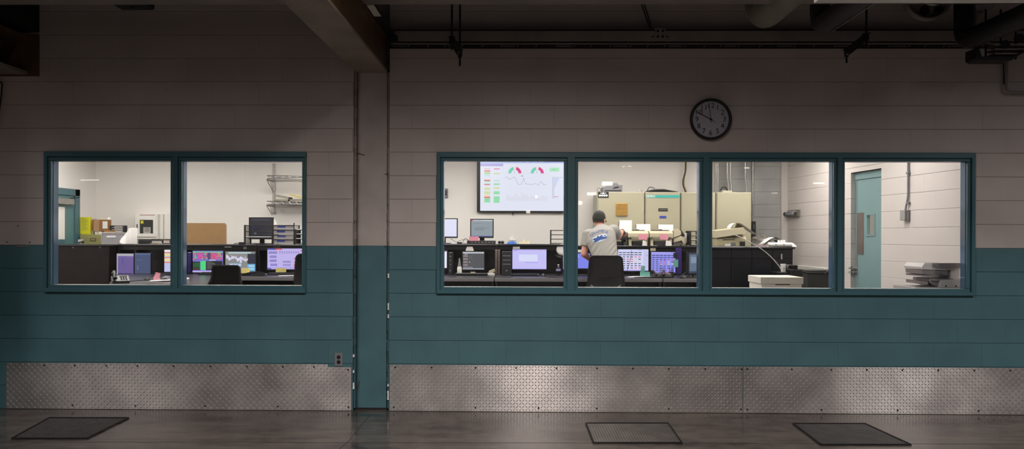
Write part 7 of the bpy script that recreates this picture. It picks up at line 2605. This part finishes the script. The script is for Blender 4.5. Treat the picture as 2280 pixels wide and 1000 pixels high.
# trousers, shoes, cap, hair
jn = MB()
cap_chain(jn, [hipL + Vector((.012, 0, -.05)), knL, anL + Vector((0, 0, .02))], [.088, .078, .066])
cap_chain(jn, [hipR + Vector((-.012, 0, -.05)), knR, anR + Vector((0, 0, .02))], [.088, .078, .066])
jn.cyl(pel + Vector((0, 0, -.16)), pel + Vector((0, 0, .0)), .160, .145, 22)
vs, fs = apply_mods(jn, [('REMESH', dict(mode='VOXEL', voxel_size=.013)), ('SMOOTH', dict(factor=.5, iterations=4))])
MB().add(vs, fs, True).build('trousers', M_JEAN, man)
for an in (anL, anR):
    sb = MB()
    rings = []
    for k in range(8):
        f = k / 7
        y = -.09 + .28 * f
        hw = .042 + .010 * math.sin(PI * f)
        hh = .10 - .055 * min(1, f * 1.4)
        sc = max(.25, math.sin(PI * (.08 + .88 * f)) ** .4)
        rings.append([(an.x + hw * sc * math.cos(q), an.y + y, FZ + .002 + max(0, hh * sc * (.5 + .5 * math.sin(q)))) for q in [2 * PI * i / 16 for i in range(16)]])
    sb.loft(rings)
    sb.build('shoe', M_SHOE, man)
cp = MB()
rings = []
for k in range(9):
    th = PI / 2 * k / 8
    rr_ = max(math.cos(th), .03)
    rings.append([hed + HR @ Vector((.087 * rr_ ** .8 * math.cos(q), -.004 + .107 * rr_ ** .8 * math.sin(q), .012 + .112 * math.sin(th) - (.016 if math.sin(q) < -.3 and k == 0 else 0))) for q in [2 * PI * i / 28 for i in range(28)]])
cp.loft(rings)
cpo = cp.build('cap', M_CAPM, man)
vb = MB()
grid = [[hed + HR @ Vector((.078 * u * (1 - .25 * v), .092 + .085 * v - .035 * u * u, .018 - .022 * u * u - .012 * v)) for u in [-1 + 2 * i / 10 for i in range(11)]] for v in [0, .35, .7, 1]]
vb.sheet(grid); vb.sheet([[p + Vector((0, 0, -.006)) for p in row][::-1] for row in grid])
vb.build('visor', M_CAPM, cpo)
MB().ell(hed + HR @ Vector((0, -.002, .126)), .009, .009, .005, 10, 6).build('button', M_CAPM, cpo)
hb = MB()
rings = []
for k in range(6):
    f = k / 5
    z = .02 - .062 * f
    sc = 1.02 - .10 * f
    rings.append([hed + HR @ Vector((.0815 * sc * math.cos(q), -.002 + .101 * sc * math.sin(q), z)) for q in [PI * 1.02 + PI * .96 * i / 18 for i in range(19)]])
hb.loft(rings, caps=False, closed=False)
hb.build('hair', M_HAIR, man)
for s in (-1, 1):
    MB().ell(hed + HR @ Vector((s * .031, .0905, .006)), .0125, .008, .009, 12, 8, HR).build('eye', M_WHITEP, man)
    MB().ell(hed + HR @ Vector((s * .031, .0985, .006)), .005, .002, .005, 10, 6, HR).build('iris', M_BLACK, man)
MB().ell(hed + HR @ Vector((0, .099, -.052)), .022, .006, .006, 12, 6, HR).build('mouth', mat('lip', '#a8695e', .5), man)
# watch strap on the reaching wrist
wd = (wrR - elR).normalized()
MB().cyl(wrR - wd * .012, wrR + wd * .012, .0335, seg=16).build('wrist_strap', M_BLACK, man)
